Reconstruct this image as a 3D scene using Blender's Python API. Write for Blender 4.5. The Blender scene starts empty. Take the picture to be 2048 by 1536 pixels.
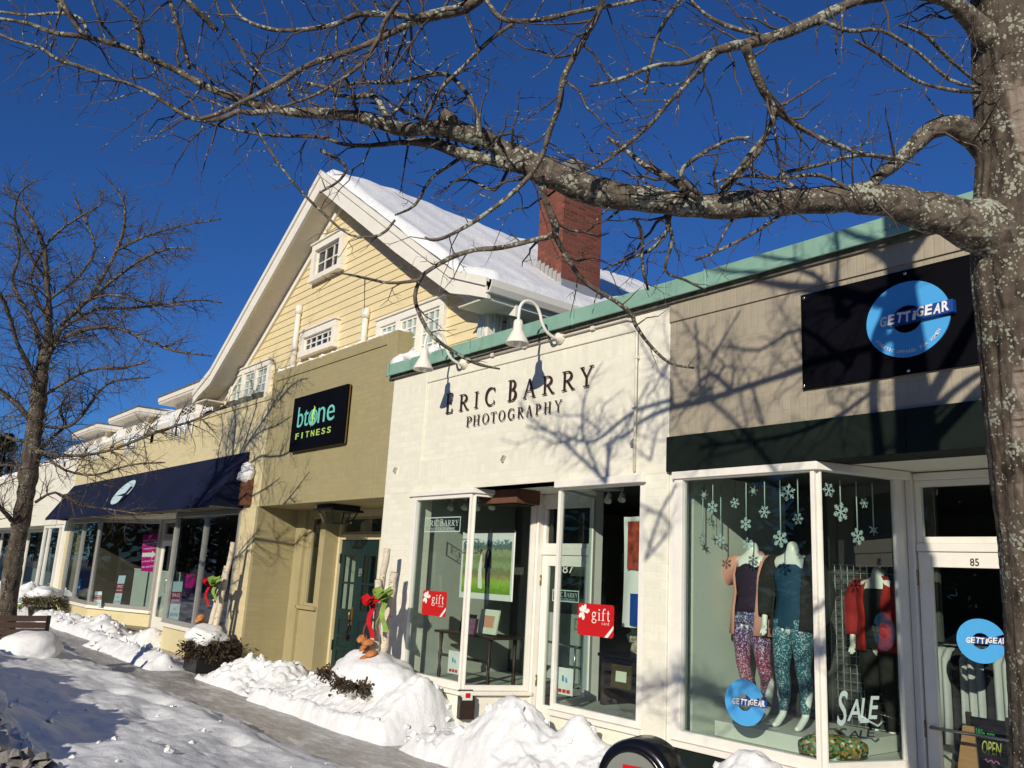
import bpy, bmesh, math, random
import numpy as np
from mathutils import Vector, Matrix, noise
random.seed(7); R = random.Random(11); rad = math.radians
S = bpy.context.scene
COL = S.collection
# ---------------------------------------------------------------- camera, sky, sun, exposure
YAW, PITCH, ROLL = rad(51.43), rad(12.7616), rad(3.13309)
CAM = Vector((0, -6, 1.75)); FPX = 1716.0
_f = Vector((-math.sin(YAW)*math.cos(PITCH), math.cos(YAW)*math.cos(PITCH), math.sin(PITCH)))
_r0 = Vector((math.cos(YAW), math.sin(YAW), 0)); _u0 = _r0.cross(_f)
_r = math.cos(ROLL)*_r0 + math.sin(ROLL)*_u0
_u = -math.sin(ROLL)*_r0 + math.cos(ROLL)*_u0
cd = bpy.data.cameras.new('camera'); cam = bpy.data.objects.new('camera', cd); COL.objects.link(cam)
cd.sensor_width = 36; cd.lens = 36*FPX/2048; cd.clip_end = 3000; cd.clip_start = 0.05
m = Matrix((( _r.x, _u.x, -_f.x, CAM.x), (_r.y, _u.y, -_f.y, CAM.y), (_r.z, _u.z, -_f.z, CAM.z), (0, 0, 0, 1)))
cam.matrix_world = m
S.camera = cam
SUN = Vector((-.482, .806, -.3437)).normalized()
ELEV = math.asin(-SUN.z)
W = bpy.data.worlds.new('World'); S.world = W; W.use_nodes = True
nt = W.node_tree; nt.nodes.clear()
sky = nt.nodes.new('ShaderNodeTexSky'); sky.sky_type = 'NISHITA'; sky.sun_disc = False
sky.sun_elevation = ELEV; sky.sun_rotation = math.atan2(-SUN.x, -SUN.y)
sky.altitude = 600; sky.air_density = 1.0; sky.dust_density = 0.0; sky.ozone_density = 8
bg = nt.nodes.new('ShaderNodeBackground'); bg.inputs[1].default_value = 0.085
wo = nt.nodes.new('ShaderNodeOutputWorld')
tintn = nt.nodes.new('ShaderNodeMix'); tintn.data_type = 'RGBA'; tintn.blend_type = 'MULTIPLY'; tintn.inputs[0].default_value = 1; tintn.inputs[7].default_value = (.51, .73, .99, 1)
nt.links.new(sky.outputs[0], tintn.inputs[6]); nt.links.new(tintn.outputs[2], bg.inputs[0]); nt.links.new(bg.outputs[0], wo.inputs[0])
ld = bpy.data.lights.new('sun', 'SUN'); ld.energy = 4.4; ld.angle = rad(.53); ld.color = (1, .92, .77)
lo = bpy.data.objects.new('sun', ld); COL.objects.link(lo); lo.location = (10, -20, 14)
lo.rotation_euler = SUN.to_track_quat('-Z', 'Y').to_euler()
S.view_settings.view_transform = 'Standard'; S.view_settings.look = 'None'
S.view_settings.exposure = 0.0; S.view_settings.gamma = 1
S.render.engine = 'CYCLES'

def ray(px, py):
    return _f + _r*((px-1024)/FPX) - _u*((py-768)/FPX)
def AY(px, py, Y=0.0):                   # where the sight line of a photo point meets the upright plane y = Y
    d = ray(px, py); p = CAM + d*((Y-CAM.y)/d.y); return p
def AX(px, py, X):
    d = ray(px, py); return CAM + d*((X-CAM.x)/d.x)
def AZ(px, py, Z):
    d = ray(px, py); return CAM + d*((Z-CAM.z)/d.z)
def AT(px, py, t): return CAM + ray(px, py)*t

# ---------------------------------------------------------------- mesh builder
class MB:
    def __init__(s): s.v = []; s.f = []; s.sm = []
    def add(s, vs, fs, smooth=False):
        o = len(s.v); s.v += [tuple(v) for v in vs]
        for f in fs: s.f.append(tuple(i+o for i in f)); s.sm.append(smooth)
        return s
    def box(s, x0, x1, y0, y1, z0, z1):
        if x0 > x1: x0, x1 = x1, x0
        if y0 > y1: y0, y1 = y1, y0
        if z0 > z1: z0, z1 = z1, z0
        v = [(x, y, z) for z in (z0, z1) for y in (y0, y1) for x in (x0, x1)]
        return s.add(v, [(0, 2, 3, 1), (4, 5, 7, 6), (0, 1, 5, 4), (2, 6, 7, 3), (0, 4, 6, 2), (1, 3, 7, 5)])
    def obox(s, c, ax, ay, az):          # oriented box: centre and three half-axis vectors
        c, ax, ay, az = map(Vector, (c, ax, ay, az))
        v = [c+ax*i+ay*j+az*k for k in (-1, 1) for j in (-1, 1) for i in (-1, 1)]
        return s.add(v, [(0, 2, 3, 1), (4, 5, 7, 6), (0, 1, 5, 4), (2, 6, 7, 3), (0, 4, 6, 2), (1, 3, 7, 5)])
    def bar(s, a, b, w, d, up=(0, 0, 1)):  # bar from a to b, width w across, depth d along "up"
        a, b = Vector(a), Vector(b); t = (b-a); L = t.length; t.normalize()
        u = Vector(up); sd = t.cross(u)
        if sd.length < 1e-4: sd = t.cross(Vector((1, 0, 0)))
        sd.normalize(); u = sd.cross(t)
        return s.obox((a+b)/2, t*(L/2), sd*(w/2), u*(d/2))
    def poly(s, pts): return s.add(pts, [tuple(range(len(pts)))])
    def prism(s, pts, vec):
        n = len(pts); vec = Vector(vec); pts = [Vector(p) for p in pts]
        v = pts+[p+vec for p in pts]
        return s.add(v, [tuple(range(n)), tuple(range(2*n-1, n-1, -1))]+[(i, i+n, (i+1) % n+n, (i+1) % n) for i in range(n)])
    def tube(s, pts, rs, n=6, cap=True, flat=1.0):
        pts = [Vector(p) for p in pts]; k = len(pts)
        if not hasattr(rs, '__len__'): rs = [rs]*k
        vs = []; t0 = (pts[1]-pts[0]).normalized()
        nrm = t0.cross(Vector((.31, .27, .91)));
        if nrm.length < .1: nrm = t0.cross(Vector((1, 0, 0)))
        nrm.normalize()
        for i, p in enumerate(pts):
            t = (pts[min(i+1, k-1)]-pts[max(i-1, 0)])
            if t.length < 1e-9: t = t0
            t = t.normalized(); nrm = nrm-t*nrm.dot(t)
            if nrm.length < 1e-5: nrm = t.orthogonal()
            nrm.normalize(); b = t.cross(nrm)
            for j in range(n):
                a = 2*math.pi*j/n; vs.append(p+(nrm*math.cos(a)+b*math.sin(a)*flat)*rs[i])
        fs = [(i*n+j, i*n+(j+1) % n, (i+1)*n+(j+1) % n, (i+1)*n+j) for i in range(k-1) for j in range(n)]
        if cap: fs += [tuple(range(n-1, -1, -1)), tuple((k-1)*n+j for j in range(n))]
        return s.add(vs, fs, True)
    def loft(s, rings, close=True, cap=True):
        n = len(rings[0]); vs = [p for r in rings for p in r]; k = len(rings)
        m_ = n if close else n-1
        fs = [(i*n+j, i*n+(j+1) % n, (i+1)*n+(j+1) % n, (i+1)*n+j) for i in range(k-1) for j in range(m_)]
        if cap and close: fs += [tuple(range(n-1, -1, -1)), tuple((k-1)*n+j for j in range(n))]
        return s.add(vs, fs, True)
    def lathe(s, prof, c, n=16, axis=(0, 0, 1), cap=False):
        ax = Vector(axis).normalized(); a = ax.orthogonal().normalized(); b = ax.cross(a); c = Vector(c)
        rings = [[c+ax*h+(a*math.cos(2*math.pi*j/n)+b*math.sin(2*math.pi*j/n))*r for j in range(n)] for r, h in prof]
        return s.loft(rings, True, cap)
    def blob(s, c, r, sub=2, jit=.2, fl=(1, 1, 1), seed=0):
        bm = bmesh.new(); bmesh.ops.create_icosphere(bm, subdivisions=sub, radius=1)
        bm.verts.ensure_lookup_table(); c = Vector(c)
        vs = []
        for v in bm.verts:
            k = 1+jit*noise.noise(v.co*1.7+Vector((seed*3.1, seed*1.7, seed*.7)))*1.6
            vs.append((c.x+v.co.x*r*k*fl[0], c.y+v.co.y*r*k*fl[1], c.z+v.co.z*r*k*fl[2]))
        fs = [tuple(v.index for v in f.verts) for f in bm.faces]; bm.free()
        return s.add(vs, fs, True)
    def build(s, name, mat, parent=None, bevel=0.0, smooth=None, flip=False):
        me = bpy.data.meshes.new(name); me.from_pydata(s.v, [], s.f)
        me.validate()
        if len(me.polygons) == len(s.sm):
            me.polygons.foreach_set('use_smooth', s.sm if smooth is None else [smooth]*len(s.sm))
        bm = bmesh.new(); bm.from_mesh(me); bmesh.ops.recalc_face_normals(bm, faces=bm.faces); bm.to_mesh(me); bm.free()
        me.update()
        if mat: me.materials.append(mat)
        o = bpy.data.objects.new(name, me); COL.objects.link(o)
        if bevel:
            b = o.modifiers.new('bevel', 'BEVEL'); b.width = bevel; b.segments = 2; b.limit_method = 'ANGLE'; b.angle_limit = rad(50)
        if parent: adopt(o, parent)
        return o
def base(o):
    while o.parent: o = o.parent
    return o.location
def adopt(o, parent):
    o.parent = parent
    if parent.type == 'EMPTY': o.matrix_parent_inverse = Matrix.Translation(-Vector(parent.location))
def tag(o, label=None, cat=None, group=None, kind=None):
    if label: o['label'] = label
    if cat: o['category'] = cat
    if group: o['group'] = group
    if kind: o['kind'] = kind
    return o
def thing(name, label, cat, loc=(0, 0, 0), group=None):
    o = bpy.data.objects.new(name, None); COL.objects.link(o); o.location = loc; o.empty_display_size = .2
    return tag(o, label, cat, group)
def copy_tree(o, parent=None):
    c = o.copy(); COL.objects.link(c)
    if parent: c.parent = parent
    for ch in o.children: copy_tree(ch, c)
    return c

# ---------------------------------------------------------------- materials
def nodes(name):
    mt = bpy.data.materials.new(name); mt.use_nodes = True; t = mt.node_tree
    p = t.nodes['Principled BSDF']; return mt, t, p
def N(t, kind, **kw):
    n = t.nodes.new(kind)
    for k, v in kw.items():
        if k.startswith('i_'):
            key = k[2:].replace('_', ' '); n.inputs[key].default_value = v
        else: setattr(n, k, v)
    return n
def c4(c): return (c[0], c[1], c[2], 1)
def ramp(t, fac, stops):
    r = t.nodes.new('ShaderNodeValToRGB'); e = r.color_ramp.elements
    while len(e) < len(stops): e.new(.5)
    for el, (p, c) in zip(e, stops): el.position = p; el.color = c4(c) if hasattr(c, '__len__') else (c, c, c, 1)
    t.links.new(fac, r.inputs[0]); return r.outputs[0]
def mixc(t, fac, a, b, mode='MIX'):
    n = t.nodes.new('ShaderNodeMix'); n.data_type = 'RGBA'; n.blend_type = mode
    for s_, i in ((fac, 0), (a, 6), (b, 7)):
        if isinstance(s_, (int, float)): n.inputs[i].default_value = s_
        elif isinstance(s_, (tuple, list)): n.inputs[i].default_value = c4(s_)
        else: t.links.new(s_, n.inputs[i])
    return n.outputs[2]
def math_(t, op, a, b=None):
    n = t.nodes.new('ShaderNodeMath'); n.operation = op
    for s_, i in ((a, 0), (b, 1)):
        if s_ is None: continue
        if isinstance(s_, (int, float)): n.inputs[i].default_value = s_
        else: t.links.new(s_, n.inputs[i])
    return n.outputs[0]
def bump(t, p, h, strength=.3, dist=.01, prev=None):
    b = t.nodes.new('ShaderNodeBump'); b.inputs['Strength'].default_value = strength; b.inputs['Distance'].default_value = dist
    t.links.new(h, b.inputs['Height'])
    if prev: t.links.new(prev, b.inputs['Normal'])
    if p: t.links.new(b.outputs[0], p.inputs['Normal'])
    return b.outputs[0]
def pm(name, col, rough=.6, var=.1, scale=3, bmp=.15, bscale=90, bd=.004, metal=0, spec=.4, stain=0, stretch=None):
    mt, t, p = nodes(name)
    tc = N(t, 'ShaderNodeTexCoord'); co = tc.outputs['Object']
    if stretch:
        mp = N(t, 'ShaderNodeMapping'); mp.inputs['Scale'].default_value = stretch; t.links.new(co, mp.inputs[0]); co = mp.outputs[0]
    n1 = N(t, 'ShaderNodeTexNoise', i_Scale=scale, i_Detail=6.0, i_Roughness=.65); t.links.new(co, n1.inputs['Vector'])
    c = ramp(t, n1.outputs[0], [(.3, [x*(1-var) for x in col]), (.7, [min(1, x*(1+var)) for x in col])])
    if stain:
        n3 = N(t, 'ShaderNodeTexNoise', i_Scale=1.3, i_Detail=8.0, i_Roughness=.75); t.links.new(co, n3.inputs['Vector'])
        fac = ramp(t, n3.outputs[0], [(.52, 0.0), (.72, stain)])
        c = mixc(t, fac, c, [x*.55 for x in col])
    t.links.new(c, p.inputs['Base Color'])
    p.inputs['Roughness'].default_value = rough; p.inputs['Metallic'].default_value = metal
    p.inputs['Specular IOR Level'].default_value = spec
    if bmp:
        n2 = N(t, 'ShaderNodeTexNoise', i_Scale=bscale, i_Detail=4.0); t.links.new(co, n2.inputs['Vector'])
        bump(t, p, n2.outputs[0], bmp, bd)
    return mt
def brickmat(name, col, mortar, bw=.21, rh=.075, ms=.008, vert=False, colvar=.05, bstr=.5, bd=.006, rough=.6, stain=.25, mcol=None, zsold=()):
    """painted or bare masonry; zsold lists (z0,z1) bands laid upright (soldier courses)"""
    mt, t, p = nodes(name)
    tc = N(t, 'ShaderNodeTexCoord'); sp = N(t, 'ShaderNodeSeparateXYZ'); t.links.new(tc.outputs['Object'], sp.inputs[0])
    u = math_(t, 'ADD', sp.outputs[0], sp.outputs[1]); v = sp.outputs[2]
    def brick(a, b, w, h):
        cb = N(t, 'ShaderNodeCombineXYZ'); t.links.new(a, cb.inputs[0]); t.links.new(b, cb.inputs[1])
        k = N(t, 'ShaderNodeTexBrick'); t.links.new(cb.outputs[0], k.inputs['Vector'])
        k.inputs['Scale'].default_value = 1; k.inputs['Brick Width'].default_value = w; k.inputs['Row Height'].default_value = h
        k.inputs['Mortar Size'].default_value = ms; k.inputs['Mortar Smooth'].default_value = .4
        k.inputs['Color1'].default_value = c4([x*(1-colvar) for x in col]); k.inputs['Color2'].default_value = c4([min(1, x*(1+colvar)) for x in col])
        k.inputs['Mortar'].default_value = c4(mortar)
        return k
    b1 = brick(u, v, bw, rh) if not vert else brick(v, u, bw, rh)
    colr, hgt = b1.outputs[0], b1.outputs[1]
    for z0, z1 in zsold:
        b2 = brick(v, u, max(.18, z1-z0), rh)
        inb = math_(t, 'MULTIPLY', math_(t, 'GREATER_THAN', v, z0), math_(t, 'LESS_THAN', v, z1))
        colr = mixc(t, inb, colr, b2.outputs[0])
        mh = N(t, 'ShaderNodeMix'); t.links.new(inb, mh.inputs[0]); t.links.new(hgt, mh.inputs[2]); t.links.new(b2.outputs[1], mh.inputs[3]); hgt = mh.outputs[0]
    n3 = N(t, 'ShaderNodeTexNoise', i_Scale=1.1, i_Detail=8.0, i_Roughness=.7); t.links.new(tc.outputs['Object'], n3.inputs['Vector'])
    fac = ramp(t, n3.outputs[0], [(.45, 0.0), (.75, stain)])
    colr = mixc(t, fac, colr, [x*.72 for x in col])
    mp = N(t, 'ShaderNodeMapping'); mp.inputs['Scale'].default_value = (5, 5, .35); t.links.new(tc.outputs['Object'], mp.inputs[0])
    n6 = N(t, 'ShaderNodeTexNoise', i_Scale=1.0, i_Detail=7.0, i_Roughness=.65); t.links.new(mp.outputs[0], n6.inputs['Vector'])
    colr = mixc(t, ramp(t, n6.outputs[0], [(.54, 0.0), (.74, stain*1.3)]), colr, [x*.62 for x in col])
    n4 = N(t, 'ShaderNodeTexNoise', i_Scale=14.0, i_Detail=6.0, i_Roughness=.7); t.links.new(tc.outputs['Object'], n4.inputs['Vector'])
    colr = mixc(t, .14, colr, ramp(t, n4.outputs[0], [(.3, [x*.6 for x in col]), (.7, [min(1, x*1.2) for x in col])]))
    t.links.new(colr, p.inputs['Base Color'])
    p.inputs['Roughness'].default_value = rough
    inv = math_(t, 'SUBTRACT', 1.0, hgt)
    b = bump(t, None, inv, bstr, bd)
    n2 = N(t, 'ShaderNodeTexNoise', i_Scale=60.0, i_Detail=5.0); t.links.new(tc.outputs['Object'], n2.inputs['Vector'])
    bump(t, p, n2.outputs[0], .25, .004, b)
    return mt
def glassmat(name, tint=(.82, .9, .87), rough=0.0, boost=1.0):
    mt = bpy.data.materials.new(name); mt.use_nodes = True; t = mt.node_tree; t.nodes.clear()
    out = N(t, 'ShaderNodeOutputMaterial'); tr = N(t, 'ShaderNodeBsdfTransparent'); tr.inputs[0].default_value = c4(tint)
    gl = N(t, 'ShaderNodeBsdfGlossy'); gl.inputs['Roughness'].default_value = rough; gl.inputs[0].default_value = (.95, 1, 1, 1)
    lw = N(t, 'ShaderNodeLayerWeight', i_Blend=.5); fr5 = math_(t, 'POWER', lw.outputs['Facing'], 4.5); fr_ = math_(t, 'ADD', math_(t, 'MULTIPLY', fr5, .92), .055)
    tc = N(t, 'ShaderNodeTexCoord'); n = N(t, 'ShaderNodeTexNoise', i_Scale=1.4, i_Detail=2.0); t.links.new(tc.outputs['Object'], n.inputs['Vector'])
    b = bump(t, None, n.outputs[0], .05, .02)
    t.links.new(b, gl.inputs['Normal'])
    mx = N(t, 'ShaderNodeMixShader'); f2 = math_(t, 'MULTIPLY', fr_, boost)
    t.links.new(f2, mx.inputs[0]); t.links.new(tr.outputs[0], mx.inputs[1]); t.links.new(gl.outputs[0], mx.inputs[2])
    t.links.new(mx.outputs[0], out.inputs[0]); return mt

M = {}
M['white_brick'] = brickmat('painted_white_brick', (.78, .75, .63), (.765, .735, .615), bstr=.28, bd=.003, stain=.15, zsold=((2.95, 3.14), (4.0, 4.2)))
M['white_block'] = pm('white_painted_render', (.77, .745, .635), .6, .05, 4, .2, 50, stain=.3)
M['olive_brick'] = brickmat('olive_painted_brick', (.345, .295, .155), (.33, .282, .148), bstr=.28, bd=.003, stain=.22, zsold=((3.15, 3.34),))
M['olive'] = pm('olive_paint', (.365, .312, .168), .55, .05, 5, .15, 60, stain=.2)
M['tan_brick'] = brickmat('tan_painted_brick', (.365, .318, .238), (.347, .302, .226), bstr=.38, bd=.004, stain=.3, zsold=((3.12, 3.32), (3.96, 4.4)))
M['yellow_brick'] = brickmat('yellow_painted_brick', (.64, .55, .325), (.625, .535, .315), bstr=.3, bd=.003, stain=.2)
M['yellow_trim'] = pm('pale_yellow_paint', (.64, .555, .33), .5, .05, 5, .1, 60, stain=.2)
M['siding'] = pm('yellow_clapboard_paint', (.72, .605, .36), .55, .06, 2.5, .15, 40, stain=.12, stretch=(1, 1, 6))
M['white'] = pm('white_gloss_trim', (.80, .76, .67), .4, .05, 6, .1, 60, stain=.12)
M['white_cool'] = pm('white_window_frame', (.79, .76, .69), .35, .05, 6, .08, 60, stain=.15)
M['grey_soffit'] = pm('soffit_board', (.62, .57, .47), .6, .06, 3, .3, 40, stretch=(14, 1, 1))
M['alum'] = pm('brushed_aluminium', (.55, .53, .48), .35, .08, 5, .1, 120, metal=.6, stretch=(1, 1, 30))
M['dark_green'] = pm('dark_green_panel', (.010, .016, .013), .6, .3, 1.2, .15, 30, spec=.1)
M['door_green'] = pm('green_door_paint', (.0045, .022, .023), .5, .12, 5, .1, 60)
def patina():
    mt, t, p = nodes('copper_patina'); tc = N(t, 'ShaderNodeTexCoord')
    n = N(t, 'ShaderNodeTexNoise', i_Scale=2.2, i_Detail=9.0, i_Roughness=.7); t.links.new(tc.outputs['Object'], n.inputs['Vector'])
    mp = N(t, 'ShaderNodeMapping'); mp.inputs['Scale'].default_value = (6, 6, .7); t.links.new(tc.outputs['Object'], mp.inputs[0])
    n2 = N(t, 'ShaderNodeTexNoise', i_Scale=1.5, i_Detail=6.0); t.links.new(mp.outputs[0], n2.inputs['Vector'])
    c = ramp(t, n.outputs[0], [(.3, (.16, .31, .24)), (.7, (.25, .42, .33))])
    c = mixc(t, ramp(t, n2.outputs[0], [(.6, 0.0), (.8, .5)]), c, (.10, .13, .085))
    t.links.new(c, p.inputs['Base Color']); p.inputs['Roughness'].default_value = .6
    bump(t, p, n.outputs[0], .3, .01); return mt
M['patina'] = patina()
M['soot'] = pm('weathered_flashing', (.12, .115, .095), .8, .6, 9, .4, 60)
M['red_brick'] = brickmat('red_chimney_brick', (.185, .044, .024), (.13, .085, .065), bw=.18, rh=.062, ms=.010, colvar=.45, bstr=.7, bd=.01, rough=.85, stain=.4)
M['navy_canvas'] = pm('navy_canvas', (.005, .009, .031), .8, .2, 1.5, .3, 14, .02, spec=.2)
M['black'] = pm('black_paint', (.012, .012, .013), .35, .2, 5, .08, 60)
M['sign_black'] = pm('black_sign_panel', (.0028, .003, .0055), .7, .25, 2, .05, 30, spec=.06)
M['brown_letters'] = pm('dark_brown_metal_letters', (.035, .014, .008), .4, .2, 10, .1, 80)
M['mint'] = pm('mint_letters', (.16, .55, .47), .4, .05, 5, 0)
M['lime'] = pm('lime_letters', (.42, .62, .14), .4, .05, 5, 0)
M['sky_blue'] = pm('sky_blue_vinyl', (.075, .36, .72), .35, .05, 2, 0)
M['royal'] = pm('royal_blue_vinyl', (.012, .06, .28), .4, .08, 4, 0)
M['print_white'] = pm('white_vinyl', (.8, .78, .72), .4, .03, 5, 0)
M['frost'] = pm('frosted_decal', (.42, .54, .50), .5, .06, 9, 0)
M['red'] = pm('red_card', (.52, .012, .014), .35, .06, 4, 0)
M['ribbon_red'] = pm('red_satin_ribbon', (.50, .008, .012), .3, .2, 12, .2, 30, spec=.7)
M['ribbon_green'] = pm('green_gauze_ribbon', (.22, .34, .07), .5, .25, 14, .2, 50)
M['dark_wood'] = pm('dark_stained_wood', (.030, .018, .013), .4, .3, 6, .2, 40, stretch=(1, 1, 8))
M['brown_wood'] = pm('weathered_brown_wood', (.13, .055, .03), .7, .3, 6, .35, 30, stretch=(3, 3, 22))
M['bench_wood'] = pm('bench_slat_wood', (.085, .052, .036), .65, .3, 5, .35, 40, stretch=(3, 20, 20))
M['evergreen'] = pm('bronze_evergreen', (.055, .034, .016), .8, .5, 20, 0)
M['evergreen2'] = pm('olive_evergreen', (.06, .055, .015), .8, .5, 20, 0)
M['conifer'] = pm('dark_conifer_needles', (.014, .022, .012), .9, .4, 6, 0)
M['fungus'] = pm('orange_shelf_fungus', (.46, .17, .055), .7, .35, 12, .3, 40)
M['grey_in'] = pm('interior_grey_wall', (.42, .44, .38), .8, .05, 2, .05, 40)
M['sage_in'] = pm('interior_sage_wall', (.52, .57, .49), .8, .04, 2, .05, 40)
M['dark_in'] = pm('interior_dark_wall', (.06, .064, .058), .8, .2, 1.2, .05, 40)
M['brown_in'] = pm('interior_brown_wall', (.11, .085, .06), .8, .15, 1.2, .05, 40)
M['floor_in'] = pm('interior_floor', (.16, .14, .11), .4, .15, 2, .05, 40)
M['cream_floor'] = pm('display_floor', (.6, .62, .54), .5, .05, 2, .05, 40)
M['mannequin'] = pm('matt_white_mannequin', (.78, .80, .72), .35, .03, 3, 0)
M['pink'] = pm('dusty_pink_knit', (.62, .29, .23), .85, .1, 8, .5, 160, .003)
M['plum'] = pm('plum_jersey', (.020, .010, .026), .8, .15, 8, .2, 120)
M['teal_top'] = pm('dark_teal_jersey', (.006, .045, .085), .75, .15, 8, .2, 120)
M['charcoal'] = pm('charcoal_fleece', (.020, .019, .016), .9, .2, 8, .3, 120)
M['red_coat'] = pm('red_fleece', (.30, .012, .010), .85, .15, 6, .3, 90)
M['grey_cloth'] = pm('pale_grey_cloth', (.45, .46, .44), .8, .1, 5, .3, 60)
M['pewter'] = pm('pewter_conduit', (.70, .66, .56), .4, .05, 6, .1, 60)
M['chrome'] = pm('steel_handle', (.5, .5, .5), .2, .05, 6, 0, metal=1)
M['brass'] = pm('aged_brass', (.35, .25, .10), .35, .2, 8, .1, metal=.9)
M['magenta'] = pm('magenta_poster', (.50, .008, .20), .4, .05, 3, 0)
M['pale_poster'] = pm('pale_blue_poster', (.50, .64, .66), .5, .04, 3, 0)
M['maroon'] = pm('maroon_print', (.28, .02, .05), .5, .05, 4, 0)
M['fish_blue'] = pm('blue_cutout', (.010, .13, .36), .5, .3, 14, 0)
M['paper'] = pm('white_paper', (.70, .71, .66), .6, .03, 4, 0)
M['cream_frame'] = pm('cream_picture_frame', (.62, .66, .50), .5, .05, 5, .1)
M['peach'] = pm('peach_mat_board', (.55, .28, .19), .6, .08, 3, 0)
M['gilt'] = pm('dark_gilt_frame', (.10, .075, .03), .4, .3, 30, .3, metal=.4)
M['rubber'] = pm('gloss_black_plastic', (.006, .006, .007), .22, .2, 4, .05, 30, spec=.6)
M['sign_grey'] = pm('grey_enamel', (.20, .21, .19), .4, .06, 3, 0)
M['glass'] = glassmat('shop_glass', (.80, .88, .85))
M['glass_grey'] = glassmat('shop_glass_grey', (.70, .78, .77), boost=1.25)
M['chalk_green'] = pm('green_chalk', (.06, .4, .12), .8, .2, 30, 0)
M['chalk_yellow'] = pm('yellow_chalk', (.5, .5, .12), .8, .2, 30, 0)
M['chalk_pink'] = pm('pink_chalk', (.5, .12, .3), .8, .2, 30, 0)
M['tan_wood'] = pm('tan_wood', (.36, .19, .08), .6, .15, 6, .2, stretch=(1, 1, 10))
def dark_pane():
    mt, t, p = nodes('upper_window_glass'); p.inputs['Base Color'].default_value = (.012, .018, .03, 1); p.inputs['Roughness'].default_value = .03
    p.inputs['Specular IOR Level'].default_value = .6
    tc = N(t, 'ShaderNodeTexCoord'); n = N(t, 'ShaderNodeTexNoise', i_Scale=2.0); t.links.new(tc.outputs['Object'], n.inputs['Vector'])
    bump(t, p, n.outputs[0], .06, .02); return mt
M['dark_pane'] = dark_pane()
M['blind_pane'] = pm('window_with_pale_blind', (.30, .40, .38), .08, .08, 2, 0, spec=.6)
def barkmat(name, c0, c1, lich, lscale, lamt, bs=18, groove=(14, 14, 3.2), pale=False, gs=.75):
    mt, t, p = nodes(name); tc = N(t, 'ShaderNodeTexCoord'); co = tc.outputs['Object']
    n = N(t, 'ShaderNodeTexNoise', i_Scale=bs, i_Detail=9.0, i_Roughness=.7); t.links.new(co, n.inputs['Vector'])
    mp = N(t, 'ShaderNodeMapping'); mp.inputs['Scale'].default_value = groove; t.links.new(co, mp.inputs[0])
    n2 = N(t, 'ShaderNodeTexNoise', i_Scale=1.6, i_Detail=6.0, i_Distortion=.6); t.links.new(mp.outputs[0], n2.inputs['Vector'])
    c = ramp(t, n.outputs[0], [(.3, c0), (.7, c1)])
    gr = ramp(t, n2.outputs[0], [(.38, 1.0), (.5, 0.0)])
    c = mixc(t, math_(t, 'MULTIPLY', gr, gs), c, [x*.35 for x in c0])
    if pale:
        m5 = N(t, 'ShaderNodeMapping'); m5.inputs['Scale'].default_value = (5, 5, 1.3); t.links.new(co, m5.inputs[0])
        n5 = N(t, 'ShaderNodeTexNoise', i_Scale=1.0, i_Detail=5.0, i_Roughness=.55); t.links.new(m5.outputs[0], n5.inputs['Vector'])
        m6 = N(t, 'ShaderNodeMapping'); m6.inputs['Scale'].default_value = (9, 9, 70); t.links.new(co, m6.inputs[0])
        n6 = N(t, 'ShaderNodeTexNoise', i_Scale=1.0, i_Detail=4.0); t.links.new(m6.outputs[0], n6.inputs['Vector'])
        pc_ = ramp(t, n6.outputs[0], [(.34, (.09, .07, .055)), (.42, (.25, .20, .165)), (.7, (.33, .27, .225))])
        c = mixc(t, ramp(t, n5.outputs[0], [(.60, 0.0), (.65, .9)]), c, pc_)
    # lichen: round flecks gathered in patches
    n3 = N(t, 'ShaderNodeTexNoise', i_Scale=lscale*.16, i_Detail=3.0); t.links.new(co, n3.inputs['Vector'])
    dn = N(t, 'ShaderNodeTexNoise', i_Scale=lscale*1.5, i_Detail=2.0); t.links.new(co, dn.inputs['Vector'])
    va = N(t, 'ShaderNodeVectorMath', operation='ADD'); sc = N(t, 'ShaderNodeVectorMath', operation='SCALE'); sc.inputs['Scale'].default_value = .9/lscale
    t.links.new(dn.outputs[1], sc.inputs[0]); t.links.new(co, va.inputs[0]); t.links.new(sc.outputs[0], va.inputs[1])
    vo = N(t, 'ShaderNodeTexVoronoi', i_Scale=lscale, i_Randomness=1.0); t.links.new(va.outputs[0], vo.inputs['Vector'])
    thr = ramp(t, n3.outputs[0], [(.34, lamt*.15), (.48, lamt*.6), (.64, lamt*1.25)])
    lm = math_(t, 'LESS_THAN', vo.outputs['Distance'], thr)
    lc = mixc(t, vo.outputs['Color'], lich, [x*.72 for x in lich])
    c = mixc(t, lm, c, lc)
    t.links.new(c, p.inputs['Base Color']); p.inputs['Roughness'].default_value = .85; p.inputs['Specular IOR Level'].default_value = .2
    b = bump(t, None, n2.outputs[0], .9, .012)
    b = bump(t, None, n.outputs[0], .6, .006, b)
    bump(t, p, lm, .5, .003, b); return mt
M['bark'] = barkmat('lichened_bark', (.05, .039, .03), (.145, .115, .09), (.33, .34, .27), 78, .37, pale=True)
M['bark_limb'] = barkmat('lichened_limb_bark', (.070, .056, .044), (.20, .165, .13), (.38, .40, .32), 76, .45, 24, (16, 16, 16))
M['twig'] = barkmat('twig_bark', (.055, .040, .032), (.16, .12, .098), (.36, .38, .33), 55, .31, 30, (8, 8, 8))
M['bark_far'] = barkmat('far_tree_bark', (.04, .031, .024), (.15, .12, .095), (.26, .25, .20), 40, .38, 12, (11, 11, 2.2))
M['birch'] = barkmat('birch_bark', (.55, .47, .36), (.70, .62, .50), (.10, .07, .05), 30, .2, 9, (5, 5, 26), gs=.22)
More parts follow.
